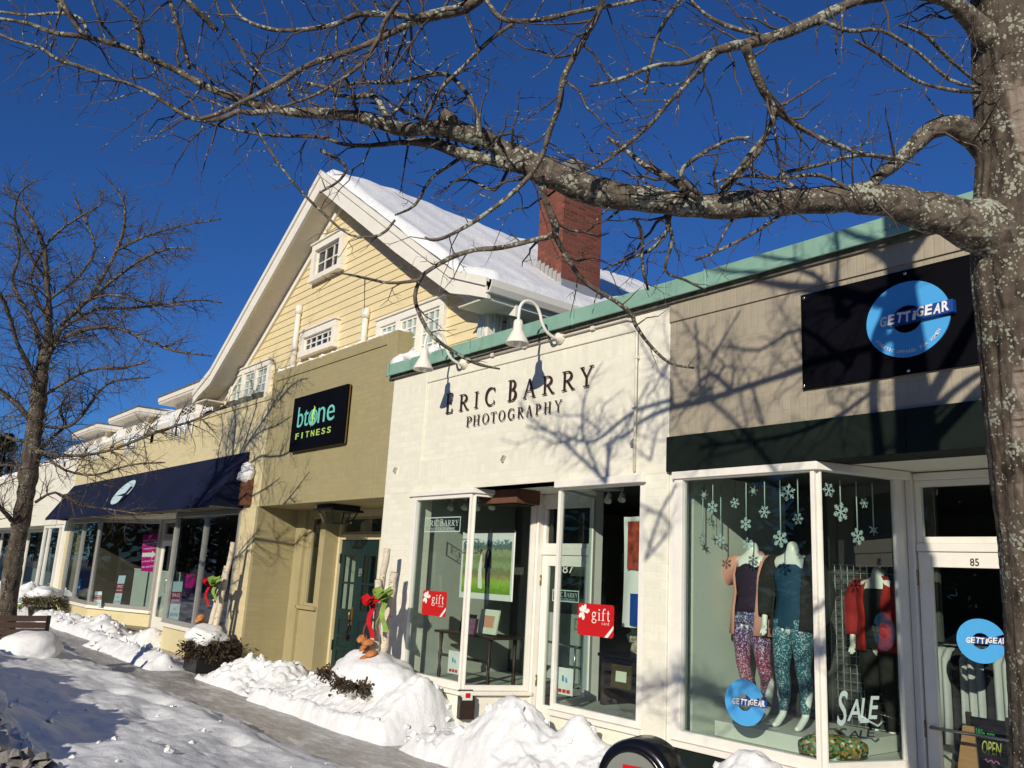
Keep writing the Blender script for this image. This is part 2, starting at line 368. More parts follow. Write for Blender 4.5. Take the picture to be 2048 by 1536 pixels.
def snowmat(name, dirty=0.0, tint=(.88, .88, .88)):
    mt, t, p = nodes(name); tc = N(t, 'ShaderNodeTexCoord'); co = tc.outputs['Object']
    n = N(t, 'ShaderNodeTexNoise', i_Scale=9.0, i_Detail=10.0, i_Roughness=.7); t.links.new(co, n.inputs['Vector'])
    n2 = N(t, 'ShaderNodeTexNoise', i_Scale=70.0, i_Detail=5.0, i_Roughness=.7); t.links.new(co, n2.inputs['Vector'])
    c = ramp(t, n.outputs[0], [(.3, [x*.86 for x in tint]), (.65, tint)])
    if dirty:
        n3 = N(t, 'ShaderNodeTexNoise', i_Scale=5.5, i_Detail=10.0, i_Roughness=.8); t.links.new(co, n3.inputs['Vector'])
        sp = N(t, 'ShaderNodeSeparateXYZ'); t.links.new(co, sp.inputs[0])
        # grit thrown by ploughs, thickest towards the road
        k = math_(t, 'MULTIPLY', math_(t, 'SUBTRACT', -4.55, sp.outputs[1]), .9)
        k = math_(t, 'ADD', n3.outputs[0], math_(t, 'MAXIMUM', math_(t, 'MINIMUM', k, .5), -.5))
        c = mixc(t, ramp(t, k, [(.60, 0.0), (.92, dirty)]), c, (.20, .175, .145))
    t.links.new(c, p.inputs['Base Color']); p.inputs['Roughness'].default_value = .55; p.inputs['Specular IOR Level'].default_value = .3
    p.inputs['Subsurface Weight'].default_value = .0
    b = bump(t, None, n.outputs[0], .5, .035)
    bump(t, p, n2.outputs[0], .6, .009, b); return mt
M['snow'] = snowmat('packed_snow')
M['snow_dirty'] = snowmat('roadside_snow', .9)
M['ice'] = pm('clear_ice', (.62, .66, .68), .12, .1, 6, .3, 20, spec=.7)
def icewalk():
    mt, t, p = nodes('icy_sidewalk'); tc = N(t, 'ShaderNodeTexCoord'); co = tc.outputs['Object']
    mp = N(t, 'ShaderNodeMapping'); mp.inputs['Scale'].default_value = (.55, 1.7, 1); t.links.new(co, mp.inputs[0])
    n = N(t, 'ShaderNodeTexNoise', i_Scale=2.2, i_Detail=10.0, i_Roughness=.72); t.links.new(mp.outputs[0], n.inputs['Vector'])
    n2 = N(t, 'ShaderNodeTexNoise', i_Scale=7.0, i_Detail=10.0, i_Roughness=.78); t.links.new(mp.outputs[0], n2.inputs['Vector'])
    c = ramp(t, n.outputs[0], [(.36, (.15, .13, .115)), (.46, (.31, .28, .25)), (.53, (.48, .45, .42)), (.60, (.80, .79, .78))])
    c = mixc(t, .42, c, ramp(t, n2.outputs[0], [(.36, (.10, .085, .075)), (.5, (.39, .355, .325)), (.62, (.82, .81, .80))]))
    t.links.new(c, p.inputs['Base Color'])
    r = ramp(t, n.outputs[0], [(.35, .22), (.65, .6)]); t.links.new(r, p.inputs['Roughness'])
    b = bump(t, None, n2.outputs[0], .5, .02); bump(t, p, n.outputs[0], .4, .03, b); return mt
M['icewalk'] = icewalk()
M['road'] = pm('slushy_road', (.17, .165, .16), .6, .4, .8, .4, 20, .02)
def sequin(name, stops, zs):
    mt, t, p = nodes(name); tc = N(t, 'ShaderNodeTexCoord'); co = tc.outputs['Object']
    vo = N(t, 'ShaderNodeTexVoronoi', i_Scale=125.0); t.links.new(co, vo.inputs['Vector'])
    sp = N(t, 'ShaderNodeSeparateXYZ'); t.links.new(co, sp.inputs[0])
    mr = N(t, 'ShaderNodeMapRange'); t.links.new(sp.outputs[2], mr.inputs[0]); mr.inputs[1].default_value = zs[0]; mr.inputs[2].default_value = zs[1]
    base_ = ramp(t, mr.outputs[0], stops)
    sx = N(t, 'ShaderNodeSeparateColor'); t.links.new(vo.outputs['Color'], sx.inputs[0])
    c = mixc(t, ramp(t, sx.outputs[0], [(.70, 0.0), (.85, .75)]), base_, (.62, .68, .72))
    t.links.new(c, p.inputs['Base Color']); p.inputs['Roughness'].default_value = .3; return mt
M['leg_red'] = sequin('galaxy_print_leggings', [(0, (.12, .07, .09)), (.45, (.26, .02, .07)), (.7, (.12, .03, .11)), (1, (.05, .05, .16))], (.75, 1.55))
M['leg_teal'] = sequin('teal_sequin_leggings', [(0, (.02, .12, .13)), (.6, (.01, .12, .14)), (1, (.008, .10, .13))], (.7, 1.5))
def camo():
    mt, t, p = nodes('camouflage_cloth'); tc = N(t, 'ShaderNodeTexCoord')
    vo = N(t, 'ShaderNodeTexVoronoi', i_Scale=48.0); t.links.new(tc.outputs['Object'], vo.inputs['Vector'])
    sx = N(t, 'ShaderNodeSeparateColor'); t.links.new(vo.outputs['Color'], sx.inputs[0])
    r = t.nodes.new('ShaderNodeValToRGB'); r.color_ramp.interpolation = 'CONSTANT'; e = r.color_ramp.elements
    for _ in range(3): e.new(.5)
    for el, (q, c) in zip(e, [(0, (.02, .06, .01)), (.3, (.13, .16, .03)), (.55, (.4, .2, .05)), (.75, (.1, .25, .2)), (.9, (.55, .5, .35))]): el.position = q; el.color = c4(c)
    t.links.new(sx.outputs[0], r.inputs[0]); t.links.new(r.outputs[0], p.inputs['Base Color']); p.inputs['Roughness'].default_value = .6; return mt
M['camo'] = camo()
# ================================================================ ground
g = MB(); g.poly([(-400, -400, -.13), (400, -400, -.13), (400, 400, -.13), (-400, 400, -.13)])
tag(g.build('road', M['road']), kind='structure')
g = MB(); nx = 60
g.box(-60, 12, -4.2, .02, -.14, 0.0)
tag(g.build('sidewalk', M['icewalk']), kind='structure')

# ================================================================ shared builders
def bay(parent, a, b, z0, z1, fw=.05, fd=.06, mull=(), mf='white_cool', gl='glass', name='window', bars=(1, 1, 1, 1), inset=0.0, hz=()):
    """glazed bay standing on the line a-b (plan points); one frame mesh with its pane as a sub-part"""
    A, B_ = Vector((a[0], a[1], 0)), Vector((b[0], b[1], 0)); t = (B_-A); L = t.length; t.normalize()
    n = Vector((t.y, -t.x, 0))
    if n.y > 0: n = -n
    mb = MB(); zm = (z0+z1)/2; H = (z1-z0)
    def P(s, z, o=0): return A+t*s+n*o+Vector((0, 0, z))
    wl, wr, wb, wt = [fw*x for x in bars]
    if wl: mb.obox(P(wl/2, zm), t*(wl/2), n*(fd/2), Vector((0, 0, H/2)))
    if wr: mb.obox(P(L-wr/2, zm), t*(wr/2), n*(fd/2), Vector((0, 0, H/2)))
    iw = (L-wl-wr)/2; ic = wl+iw
    if wb: mb.obox(P(ic, z0+wb/2), t*iw, n*(fd/2), Vector((0, 0, wb/2)))
    if wt: mb.obox(P(ic, z1-wt/2), t*iw, n*(fd/2), Vector((0, 0, wt/2)))
    for s in mull: mb.obox(P(s*L, (z0+wb+z1-wt)/2), t*(fw*.42), n*(fd/2), Vector((0, 0, (H-wb-wt)/2)))
    for z in hz: mb.obox(P(ic, z), t*iw, n*(fd*.45), Vector((0, 0, fw*.4)))
    w = mb.build(name, M[mf], parent, bevel=.004)
    pb = MB(); pb.poly([P(wl*.8, z0+wb*.8, -.008), P(L-wr*.8, z0+wb*.8, -.008), P(L-wr*.8, z1-wt*.8, -.008), P(wl*.8, z1-wt*.8, -.008)])
    p = pb.build('pane', M[gl]); p.parent = w
    return w
def sub(mb, name, mat, part, **k):
    o = mb.build(name, M[mat] if isinstance(mat, str) else mat, None, **k); o.parent = part; return o
def hexa(mb, lo, hi, z0, z1):
    """straight-sided block from a plan outline"""
    mb.prism([(x, y, z0) for x, y in lo], (0, 0, z1-z0))
def bulkhead(parent, pts, z0, z1, th, mat, name='wall'):
    mb = MB()
    for a, b in zip(pts[:-1], pts[1:]):
        A, B_ = Vector((*a, 0)), Vector((*b, 0)); t = (B_-A).normalized(); n = Vector((-t.y, t.x, 0))
        if n.y < 0: n = -n
        mb.prism([A+Vector((0, 0, z0)), B_+Vector((0, 0, z0)), B_+n*th+Vector((0, 0, z0)), A+n*th+Vector((0, 0, z0))], (0, 0, z1-z0))
    return mb.build(name, M[mat], parent)
def room(parent, x0, x1, y0, y1, z0, z1, left, right, back, ceil, floor):
    """inside of a shop: five inner faces as parts"""
    b = MB(); b.box(x0-.05, x0, y0, y1, z0, z1); b.build('inner_wall', M[left], parent)
    b = MB(); b.box(x1, x1+.05, y0, y1, z0, z1); b.build('inner_wall', M[right], parent)
    b = MB(); b.box(x0, x1, y1, y1+.05, z0, z1); b.build('inner_wall', M[back], parent)
    b = MB(); b.box(x0-.05, x1+.05, y0, y1+.05, z1+.003, z1+.05); b.build('ceiling', M[ceil], parent)
    b = MB(); b.box(x0-.05, x1+.05, y0, y1+.05, z0-.05, z0-.003); b.build('floor', M[floor], parent)
def glazed_door(parent, a, b, z0, z1, stile=.11, top=.10, bot=.2, mf='white_cool', gl='glass', handle=None, hinge=None, push=None):
    A, B_ = Vector((*a, 0)), Vector((*b, 0)); t = (B_-A); L = t.length; t.normalize(); n = Vector((t.y, -t.x, 0))
    if n.y > 0: n = -n
    def P(s, z, o=0): return A+t*s+n*o+Vector((0, 0, z))
    mb = MB(); th = .022
    mb.obox(P(stile/2, (z0+z1)/2), t*(stile/2), n*th, Vector((0, 0, (z1-z0)/2)))
    mb.obox(P(L-stile/2, (z0+z1)/2), t*(stile/2), n*th, Vector((0, 0, (z1-z0)/2)))
    mb.obox(P(L/2, z1-top/2), t*(L/2-stile), n*th, Vector((0, 0, top/2)))
    mb.obox(P(L/2, z0+bot/2), t*(L/2-stile), n*th, Vector((0, 0, bot/2)))
    d = mb.build('door', M[mf], parent, bevel=.004)
    pb = MB(); e = .01
    pb.poly([P(stile-e, z0+bot-e), P(L-stile+e, z0+bot-e), P(L-stile+e, z1-top+e), P(stile-e, z1-top+e)])
    sub(pb, 'pane', gl, d)
    if handle is not None:
        h = MB(); zc, s = handle
        h.tube([P(s, zc-.16, .02), P(s, zc-.16, .075), P(s, zc-.10, .09), P(s, zc+.10, .09), P(s, zc+.16, .075), P(s, zc+.16, .02)], .012, 8)
        sub(h, 'handle', 'chrome', d)
    if hinge is not None:
        for z in hinge:
            h = MB(); h.tube([P(-.012, z-.06, .03), P(-.012, z+.06, .03)], .012, 8); sub(h, 'hinge', 'brass', d)
    if push is not None:
        h = MB(); h.tube([P(stile*.5, push, .03), P(stile*.5, push, .07), P(L-stile*.5, push, .07), P(L-stile*.5, push, .03)], .013, 8); sub(h, 'push_bar', 'chrome', d)
    return d, P
def panelled_wall(mb, x0, x1, z0, z1, px0, px1, pz0, pz1, y0=0, y1=.3, rec=.018):
    mb.box(x0, px0, y0, y1, z0, z1); mb.box(px1, x1, y0, y1, z0, z1)
    mb.box(px0, px1, y0, y1, z0, pz0); mb.box(px0, px1, y0, y1, pz1, z1)
    mb.box(px0, px1, y0+rec, y1, pz0, pz1)

# ================================================================ white shop
ZC0, ZC1 = 4.42, 4.575
ws = thing('shop_building', 'white painted brick photography shop with glass bays either side of door 87', 'shop', (-7.66, .15, 0))
mb = MB(); panelled_wall(mb, -10.16, -5.174, 2.765, ZC0, -9.32, -5.57, 3.17, 4.2)
mb.box(-10.16, -9.43, 0, .3, 0, 2.765); mb.box(-5.45, -5.174, 0, .3, 0, 2.765)
mb.build('wall', M['white_brick'], ws, bevel=.006)
mb = MB(); mb.box(-10.24, -5.174, -.085, .36, ZC0, ZC1); mb.box(-10.24, -5.174, -.105, -.0855, ZC0-.02, ZC0+.035)

for x in (-10.2, -8.3, -6.45): mb.box(x, x+.03, -.11, -.0855, ZC0-.025, ZC1+.004)
mb.build('cornice', M['patina'], ws, bevel=.008)
mb = MB(); mb.box(-10.2, -5.174, -.045, -.002, ZC0-.055, ZC0-.002); mb.build('flashing', M['soot'], ws)
# left bay
bay(ws, (-9.43, .03), (-8.16, .03), .5, 2.705, .085, .07, bars=(1, .45, 1, .55))
bay(ws, (-8.155, .035), (-7.925, .80), .5, 2.705, .06, .05, bars=(.3, 1, 1, .55))
mb = MB(); mb.box(-9.5, -8.12, -.035, .08, 2.705, 2.762); mb.prism([(-8.12, -.035, 2.705), (-7.85, .8, 2.705), (-7.97, .84, 2.705), (-8.12, .08, 2.705)], (0, 0, .057))
mb.build('window_head', M['white_cool'], ws, bevel=.006)
mb = MB(); mb.prism([(-9.46, -.05, .455), (-8.10, -.05, .455), (-7.84, .8, .455), (-7.99, .85, .455), (-8.22, .1, .455), (-9.46, .1, .455)], (0, 0, .042))
mb.build('sill', M['white'], ws, bevel=.006)
bulkhead(ws, [(-9.43, 0), (-8.15, 0), (-7.9, .82)], 0, .454, .1, 'white_block')
# door 87 with transom and posts
mb = MB(); mb.box(-7.99, -7.87, .80, .95, .1, 2.76); mb.box(-7.02, -6.93, .82, .95, .1, 2.76)
mb.box(-7.868, -7.022, .86, .95, 2.045, 2.13); mb.box(-7.868, -7.022, .86, .95, 2.64, 2.76)
mb.build('door_frame', M['white_cool'], ws, bevel=.006)
bay(ws, (-7.868, .905), (-7.022, .905), 2.131, 2.639, .05, .05)
d87, P87 = glazed_door(ws, (-7.86, .90), (-7.03, .90), .13, 2.04, .105, .12, .24, handle=None, hinge=(1.75, .62))
h = MB(); h.tube([P87(.70, 1.05, .02), P87(.70, 1.05, .10), P87(.70, .62, .10), P87(.70, .62, .02)], .012, 8); sub(h, 'handle', 'chrome', d87)
h = MB(); h.tube([P87(.1, 1.06, -.03), P87(.7, 1.03, -.05)], .014, 8); sub(h, 'push_bar', 'chrome', d87)
# right bay
bay(ws, (-6.655, .03), (-5.45, .03), .52, 2.705, .06, .055, bars=(.6, 1.1, 1, .55))
bay(ws, (-6.95, .82), (-6.66, .035), .52, 2.705, .06, .05, bars=(1, .3, 1, .55))
mb = MB(); mb.box(-6.66, -5.43, -.06, .08, 2.69, 2.763); mb.build('window_head', M['white_cool'], ws, bevel=.006)
mb = MB(); mb.box(-6.66, -5.44, -.04, .1, .47, .517); mb.build('sill', M['white'], ws, bevel=.006)
bulkhead(ws, [(-6.98, .82), (-6.64, 0), (-5.45, 0)], 0, .469, .1, 'white_brick')
mb = MB(); mb.box(-8.15, -6.65, .01, .96, 2.765, 2.80); mb.build('soffit', M['white_block'], ws)
mb = MB(); mb.box(-8.2, -6.6, 0.03, 1.0, 0.003, .12); mb.build('step', M['icewalk'], ws)
room(ws, -9.5, -5.24, .31, 4.4, .13, 2.80, 'grey_in', 'white_block', 'dark_in', 'dark_in', 'floor_in')
mb = MB(); mb.prism([(-9.49, .14, .40), (-8.22, .14, .40), (-8.0, .86, .40), (-8.0, 1.75, .40), (-9.49, 1.75, .40)], (0, 0, .12)); mb.build('display_floor', M['grey_in'], ws); mb = MB(); mb.prism([(-6.6, .14, .4), (-5.46, .14, .4), (-5.25, .31, .4), (-5.25, 1.6, .4), (-6.9, 1.6, .4), (-6.9, .86, .4)], (0, 0, .12))
mb.build('display_floor', M['grey_in'], ws)
mb = MB(); mb.box(-9.49, -7.98, 1.76, 1.80, .13, 2.79); mb.box(-6.95, -5.25, 1.65, 1.70, .13, 2.79); mb.build('partition', M['dark_in'], ws)
mb = MB()
for k in range(9): mb.box(-8.95+k*.1, -8.86+k*.1, 1.72+.02*(k % 2), 1.75+.02*(k % 2), .53, 1.35)
mb.build('pleated_screen', M['grey_cloth'], ws)
# conduit feeding the lamps
mb = MB(); zc = 4.30
mb.tube([(-8.42, -.02, 4.335), (-5.72, -.02, 4.335), (-5.62, -.02, 4.30), (-5.58, -.02, 4.22), (-5.575, -.02, 2.80)], .014, 8)
for x in (-7.9, -7.3, -6.2): mb.box(x-.025, x+.025, -.036, .0, 4.315, 4.355)
for z in (3.4, 3.9): mb.box(-5.605, -5.545, -.036, .0, z, z+.02)
mb.build('conduit', M['pewter'], ws)
mb = MB()
for px, py in ((1008, 917), (792, 940), (1268, 885)):
    mb = MB(); p = AY(px, py, -.01); mb.obox((p.x, -.02, p.z), Vector((.02, 0, .03)), Vector((.012, 0, -.008)), Vector((0, .02, 0)))
    mb.build('bracket', M['alum'], ws)
sn = MB()
for k in range(13):
    x = -10.12+k*.085; sn.blob((x, .12+.1*math.sin(k), ZC1+.03), .11+.06*math.exp(-k*.25), 2, .25, (1, 1.2, .8), k)
sn.build('snow_cap', M['snow'], ws)

# ================================================================ tan clothing shop
gs = thing('shop_building', 'taupe painted brick clothing shop with dark green fascia and door 85', 'shop', (-2.5, .15, 0))
mb = MB(); mb.box(-5.168, 4, 0, .3, 3.09, 4.19); mb.box(-5.168, 4, -.018, .3, 4.19, ZC0); mb.build('wall', M['tan_brick'], gs)
mb = MB(); mb.box(-5.168, 4, -.085, .36, ZC0, ZC1); mb.box(-5.168, 4, -.105, -.0855, ZC0-.02, ZC0+.035); 
for x in (-4.7, -2.75, -.8): mb.box(x, x+.03, -.11, -.0855, ZC0-.025, ZC1+.004)
mb.build('cornice', M['patina'], gs, bevel=.008)
mb = MB(); mb.box(-5.168, 4, -.045, -.019, ZC0-.055, ZC0-.002)
for x in np.arange(-2.62, -1.6, .055): mb.box(x, x+.03, -.06, -.0455, ZC0-.05, ZC0-.004)
mb.build('flashing', M['soot'], gs)
mb = MB(); mb.box(-5.168, -4.22, -.04, .3, 2.768, 3.088); mb.box(-4.216, -2.95, -.04, .3, 2.768, 3.088); mb.box(-2.946, 4, -.04, .3, 2.768, 3.088); mb.build('fascia', M['dark_green'], gs, bevel=.004)
bay(gs, (-5.10, .03), (-3.70, .03), .5, 2.74, .085, .07, bars=(1.1, .42, 1, .6))
bay(gs, (-3.695, .035), (-3.45, .84), .5, 2.74, .07, .05, bars=(.3, 1, 1, .6))
mb = MB(); mb.box(-5.11, -3.66, -.03, .08, 2.70, 2.766); mb.prism([(-3.66, -.03, 2.70), (-3.36, .86, 2.70), (-3.5, .9, 2.70), (-3.66, .08, 2.70)], (0, 0, .066)); mb.build('window_head', M['white_cool'], gs, bevel=.006)
mb = MB(); mb.prism([(-5.11, -.04, .45), (-3.65, -.04, .45), (-3.38, .84, .45), (-3.5, .88, .45), (-3.75, .1, .45), (-5.11, .1, .45)], (0, 0, .047)); mb.build('sill', M['white'], gs, bevel=.006)
mb = MB(); mb.box(-5.172, -5.112, 0.02, .2, .0, 2.766); mb.build('jamb', M['white_cool'], gs, bevel=.004)
bulkhead(gs, [(-5.10, .01), (-3.69, .01), (-3.42, .86)], 0, .449, .1, 'dark_green')
mb = MB(); mb.box(-3.53, -3.44, .84, .93, .1, 2.76); mb.box(-3.437, -3.38, .9, 1.0, .1, 2.76); mb.box(-2.36, -2.2, .9, 1.0, .1, 2.76)
mb.box(-3.378, -2.362, .92, 1.0, 2.135, 2.20); mb.box(-3.378, -2.362, .92, 1.0, 2.70, 2.76); mb.build('door_frame', M['white_cool'], gs, bevel=.006)
bay(gs, (-3.378, .96), (-2.362, .96), 2.201, 2.699, .05, .05)
d85, P85 = glazed_door(gs, (-3.37, .95), (-2.37, .95), .12, 2.13, .10, .115, .22, hinge=(1.93, .80), push=.82)
mb = MB(); mb.box(-3.72, -1.9, .01, 1.02, 2.771, 2.80); mb.build('soffit', M['white_block'], gs)
mb = MB(); mb.box(-3.75, -1.9, .03, 1.05, .003, .11); mb.build('step', M['icewalk'], gs)
bay(gs, (-1.95, .03), (2.5, .03), .5, 2.74, .085, .1, mull=(.5,)); bay(gs, (-2.2, .9), (-1.955, .035), .5, 2.74, .07, .05, bars=(1, .3, 1, .6))
bulkhead(gs, [(-2.2, .92), (-1.95, .01), (4, .01)], 0, .499, .1, 'dark_green')
mb = MB(); mb.box(2.5, 4, 0.01, .3, .5, 2.766); mb.build('pier', M['tan_brick'], gs)
room(gs, -5.13, 3.9, .31, 5, .13, 2.80, 'sage_in', 'grey_in', 'dark_in', 'dark_in', 'floor_in')
mb = MB(); mb.prism([(-5.12, .14, .41), (-3.78, .14, .41), (-3.55, .9, .41), (-3.55, 1.75, .41), (-5.12, 1.75, .41)], (0, 0, .12)); mb.build('display_floor', M['cream_floor'], gs)
mb = MB(); mb.box(-5.12, -3.6, 1.76, 1.80, .53, 2.79); mb.build('partition', M['dark_in'], gs)
mb = MB(); mb.box(-3.1, -.2, 2.6, 2.65, .13, 1.62); mb.build('partition', M['sage_in'], gs)
mb = MB()                                      # wire display grid on the back of the window
for i in range(14): mb.tube([(-4.55+i*.065, 1.69, .6), (-4.55+i*.065, 1.69, 2.05)], .004, 4)
for j in range(20): mb.tube([(-4.57, 1.686, .62+j*.075), (-3.70, 1.686, .62+j*.075)], .004, 4)
mb.build('wire_grid', M['grey_cloth'], gs)

# ================================================================ olive entry building
os_ = thing('shop_building', 'olive painted brick fitness studio with deep entry and dark green double door', 'shop', (-12.26, .15, 0))
OT = 5.10
mb = MB(); panelled_wall(mb, -14.35, -10.172, 2.73, OT, -14.22, -10.45, 3.32, OT-.17, 0, .33, .02); mb.build('wall', M['olive_brick'], os_, bevel=.006)
mb = MB(); mb.box(-14.352, -10.25, .335, 1.45, 2.73, 2.8); mb.build('soffit', M['olive'], os_)
mb = MB(); mb.box(-14.45, -14.352, .012, .8, .0, 2.729); mb.build('side_wall', M['olive_brick'], os_)
mb = MB(); yb = .8                                # window wall of the entry
mb.box(-14.352, -14.03, yb-.06, yb+.12, .1, 2.729)
mb.box(-14.03, -13.42, yb, yb+.12, .1, 1.12); mb.box(-14.03, -13.42, yb, yb+.12, 2.62, 2.729)
mb.box(-14.03, -13.90, yb, yb+.12, 1.12, 2.62); mb.box(-13.52, -13.42, yb, yb+.12, 1.12, 2.62)
mb.box(-13.42, -13.36, yb, 1.2, .1, 2.729)
mb.build('entry_wall', M['olive'], os_, bevel=.006)
mb = MB(); mb.box(-14.06, -13.38, yb-.06, yb-.001, 1.06, 1.12); mb.build('sill', M['olive'], os_, bevel=.006)
bay(os_, (-13.90, .84), (-13.52, .84), 1.12, 2.62, .045, .05, mf='olive')
mb = MB(); mb.box(-13.36, -13.30, 1.06, 1.2, .1, 2.729); mb.box(-13.30, -11.9, 1.08, 1.2, 2.24, 2.33); mb.box(-13.30, -11.9, 1.08, 1.2, 2.62, 2.729); mb.box(-12.02, -11.9, 1.08, 1.2, .1, 2.239); mb.box(-11.9, -10.25, 1.1, 1.2, .1, 2.729)
mb.build('door_frame', M['yellow_trim'], os_, bevel=.006)
bay(os_, (-13.30, 1.13), (-12.02, 1.13), 2.331, 2.619, .04, .05, mf='olive')
mb = MB(); mb.box(-14.352, -10.25, .02, 1.4, .003, .12); mb.build('step', M['icewalk'], os_)
for k, x0 in enumerate((-13.295, -12.66)):
    x1 = x0+.63; mb = MB(); y0, y1 = 1.11, 1.15
    mb.box(x0, x0+.13, y0, y1, .13, 2.235); mb.box(x1-.11, x1, y0, y1, .13, 2.235)
    mb.box(x0+.13, x1-.11, y0, y1, 1.98, 2.235); mb.box(x0+.13, x1-.11, y0, y1, .95, 1.12); mb.box(x0+.13, x1-.11, y0, y1, 1.52, 1.555)
    mb.box(x0+.30, x0+.345, y0+.005, y1-.005, 1.12, 1.52); mb.box(x0+.30, x0+.345, y0+.005, y1-.005, 1.555, 1.98)
    mb.box(x0+.13, x1-.11, y0, y1, .13, .30); mb.box(x0+.13, x1-.11, y0, y1, .46, .52); mb.box(x0+.13, x1-.11, y0, y1, .66, .72)
    mb.box(x0+.13, x1-.11, y0+.015, y1, .30, .46); mb.box(x0+.13, x1-.11, y0+.015, y1, .52, .66); mb.box(x0+.13, x1-.11, y0+.015, y1, .72, .95)
    d = mb.build('door', M['door_green'], os_, bevel=.005)
    pb = MB(); pb.poly([(x0+.12, 1.132, 1.11), (x1-.1, 1.132, 1.11), (x1-.1, 1.132, 1.99), (x0+.12, 1.132, 1.99)]); sub(pb, 'pane', 'glass', d)
    if k == 0:
        h = MB(); x = x1-.055; h.tube([(x, 1.1, 1.10), (x, 1.05, 1.08), (x, 1.05, .98), (x, 1.1, .95)], .014, 8); h.box(x-.03, x+.03, 1.095, 1.108, .88, 1.16); sub(h, 'handle', 'brass', d)
        h = MB(); h.tube([(x, 1.06, .97), (x+.01, 1.05, .86), (x-.02, 1.05, .76)], .018, 8); h.box(x-.09, x-.0, 1.03, 1.075, .66, .74); sub(h, 'lock_box', 'black', d)
    for z in (1.85, .45):
        if k == 0: h = MB(); h.box(x0-.02, x0+.02, 1.09, 1.108, z, z+.16); sub(h, 'hinge', 'black', d)
room(os_, -14.3, -10.3, 1.25, 4, .13, 2.74, 'sage_in', 'sage_in', 'grey_in', 'grey_in', 'floor_in')
sn = MB()
for k in range(38):
    x = -14.25+k*.108; sn.blob((x, .14, OT+.005), .085+.02*math.sin(k*1.7), 1, .2, (1.2, 1.7, .55), k)
sn.build('snow_cap', M['snow'], os_)

# ================================================================ yellow shop with the awning
ys = thing('shop_building', 'pale yellow shop under the navy awning with a wide glazed front', 'shop', (-21.3, .15, 0))
mb = MB(); mb.box(-28.1, -14.352, 0, .3, 2.72, 4.62); mb.box(-28.1, -14.352, -.025, .32, 4.62, 4.70)
mb.box(-15.05, -14.452, 0, .3, 0, 2.72); mb.box(-28.1, -27.62, 0, .3, 0, 2.72); mb.build('wall', M['yellow_brick'], ys, bevel=.006)
LB = [(-27.62, .02), (-24.5, .02), (-22.35, .92)]
bay(ys, LB[0], LB[1], .52, 2.70, .08, .08, mull=(.46,), mf='alum', gl='glass_grey', bars=(1, 1, 1, 1))
bay(ys, LB[1], LB[2], .52, 2.70, .08, .08, mf='alum', gl='glass_grey', bars=(.5, .8, 1, 1))
mb = MB(); mb.prism([(-27.62, -.05, .44), (-24.47, -.05, .44), (-22.3, .86, .44), (-22.35, .98, .44), (-24.5, .1, .44), (-27.62, .1, .44)], (0, 0, .075)); mb.build('sill', M['white'], ys, bevel=.006)
bulkhead(ys, LB, 0, .439, .1, 'yellow_trim')
RB = [(-21.15, .92), (-18.5, .02), (-15.05, .02)]
bay(ys, RB[0], RB[1], .52, 2.70, .08, .08, mf='alum', gl='glass_grey', bars=(1, .5, 1, 1))
bay(ys, RB[1], RB[2], .52, 2.70, .08, .08, mull=(.5,), mf='alum', gl='glass_grey', bars=(.7, 1, 1, 1))
mb = MB(); mb.prism([(-21.15, .85, .44), (-18.5, -.05, .44), (-15.05, -.05, .44), (-15.05, .1, .44), (-18.5, .1, .44), (-21.1, 1.0, .44)], (0, 0, .075)); mb.build('sill', M['white'], ys, bevel=.006)
bulkhead(ys, RB, 0, .439, .1, 'yellow_trim')
mb = MB(); mb.box(-22.35, -22.25, .92, 1.02, .1, 2.72); mb.box(-21.2, -21.12, .92, 1.02, .1, 2.72); mb.box(-22.25, -21.2, .93, 1.01, 2.22, 2.30); mb.build('door_frame', M['alum'], ys, bevel=.005)
bay(ys, (-22.25, .97), (-21.2, .97), 2.301, 2.70, .06, .06, mf='alum')
dy, PY = glazed_door(ys, (-22.24, .96), (-21.21, .96), .12, 2.21, .15, .13, .28, mf='white_cool', gl='glass', handle=(1.15, .86))
mb = MB(); mb.box(-24.5, -18.5, .01, 1.02, 2.722, 2.76); mb.build('soffit', M['white_block'], ys)
mb = MB(); mb.box(-24.5, -18.5, .03, 1.05, .003, .11); mb.build('step', M['icewalk'], ys)
room(ys, -28.0, -14.5, .31, 4.2, .13, 2.75, 'brown_in', 'brown_in', 'brown_in', 'dark_in', 'floor_in')
mb = MB(); mb.box(-26.9, -22.7, 1.72, 1.76, .13, 1.42); mb.box(-18.2, -15.3, 1.42, 1.46, .13, 1.45); mb.build('partition', M['sage_in'], ys)
mb = MB(); mb.box(-26.9, -22.7, 1.70, 1.78, 1.42, 1.455); mb.box(-18.2, -15.3, 1.40, 1.48, 1.45, 1.485); mb.build('ledge', M['white'], ys)

# ================================================================ far white shop at the left edge
fs_ = thing('shop_building', 'white rendered shop at the far left beyond the navy awning', 'shop', (-36, .15, 0))
mb = MB(); mb.box(-48, -28.102, 0, .3, 2.62, 4.64); mb.box(-28.6, -28.102, 0, .3, 0, 2.62); mb.build('wall', M['white_block'], fs_, bevel=.006)
bay(fs_, (-31.2, .02), (-28.6, .02), .25, 2.60, .08, .08, mull=(.28, .85), gl='glass_grey'); bay(fs_, (-33.2, .9), (-31.2, .02), .25, 2.6, .08, .08, gl='glass_grey')
bay(fs_, (-48, 1.0), (-33.2, 1.0), .12, 2.6, .08, .08, mull=(.2, .4, .6, .8), gl='glass_grey')
bulkhead(fs_, [(-33.2, .92), (-31.2, .02), (-28.6, .02)], 0, .249, .1, 'white_block')
mb = MB(); mb.box(-48, -30, .31, 1.1, 2.62, 2.7); mb.build('soffit', M['white_block'], fs_)
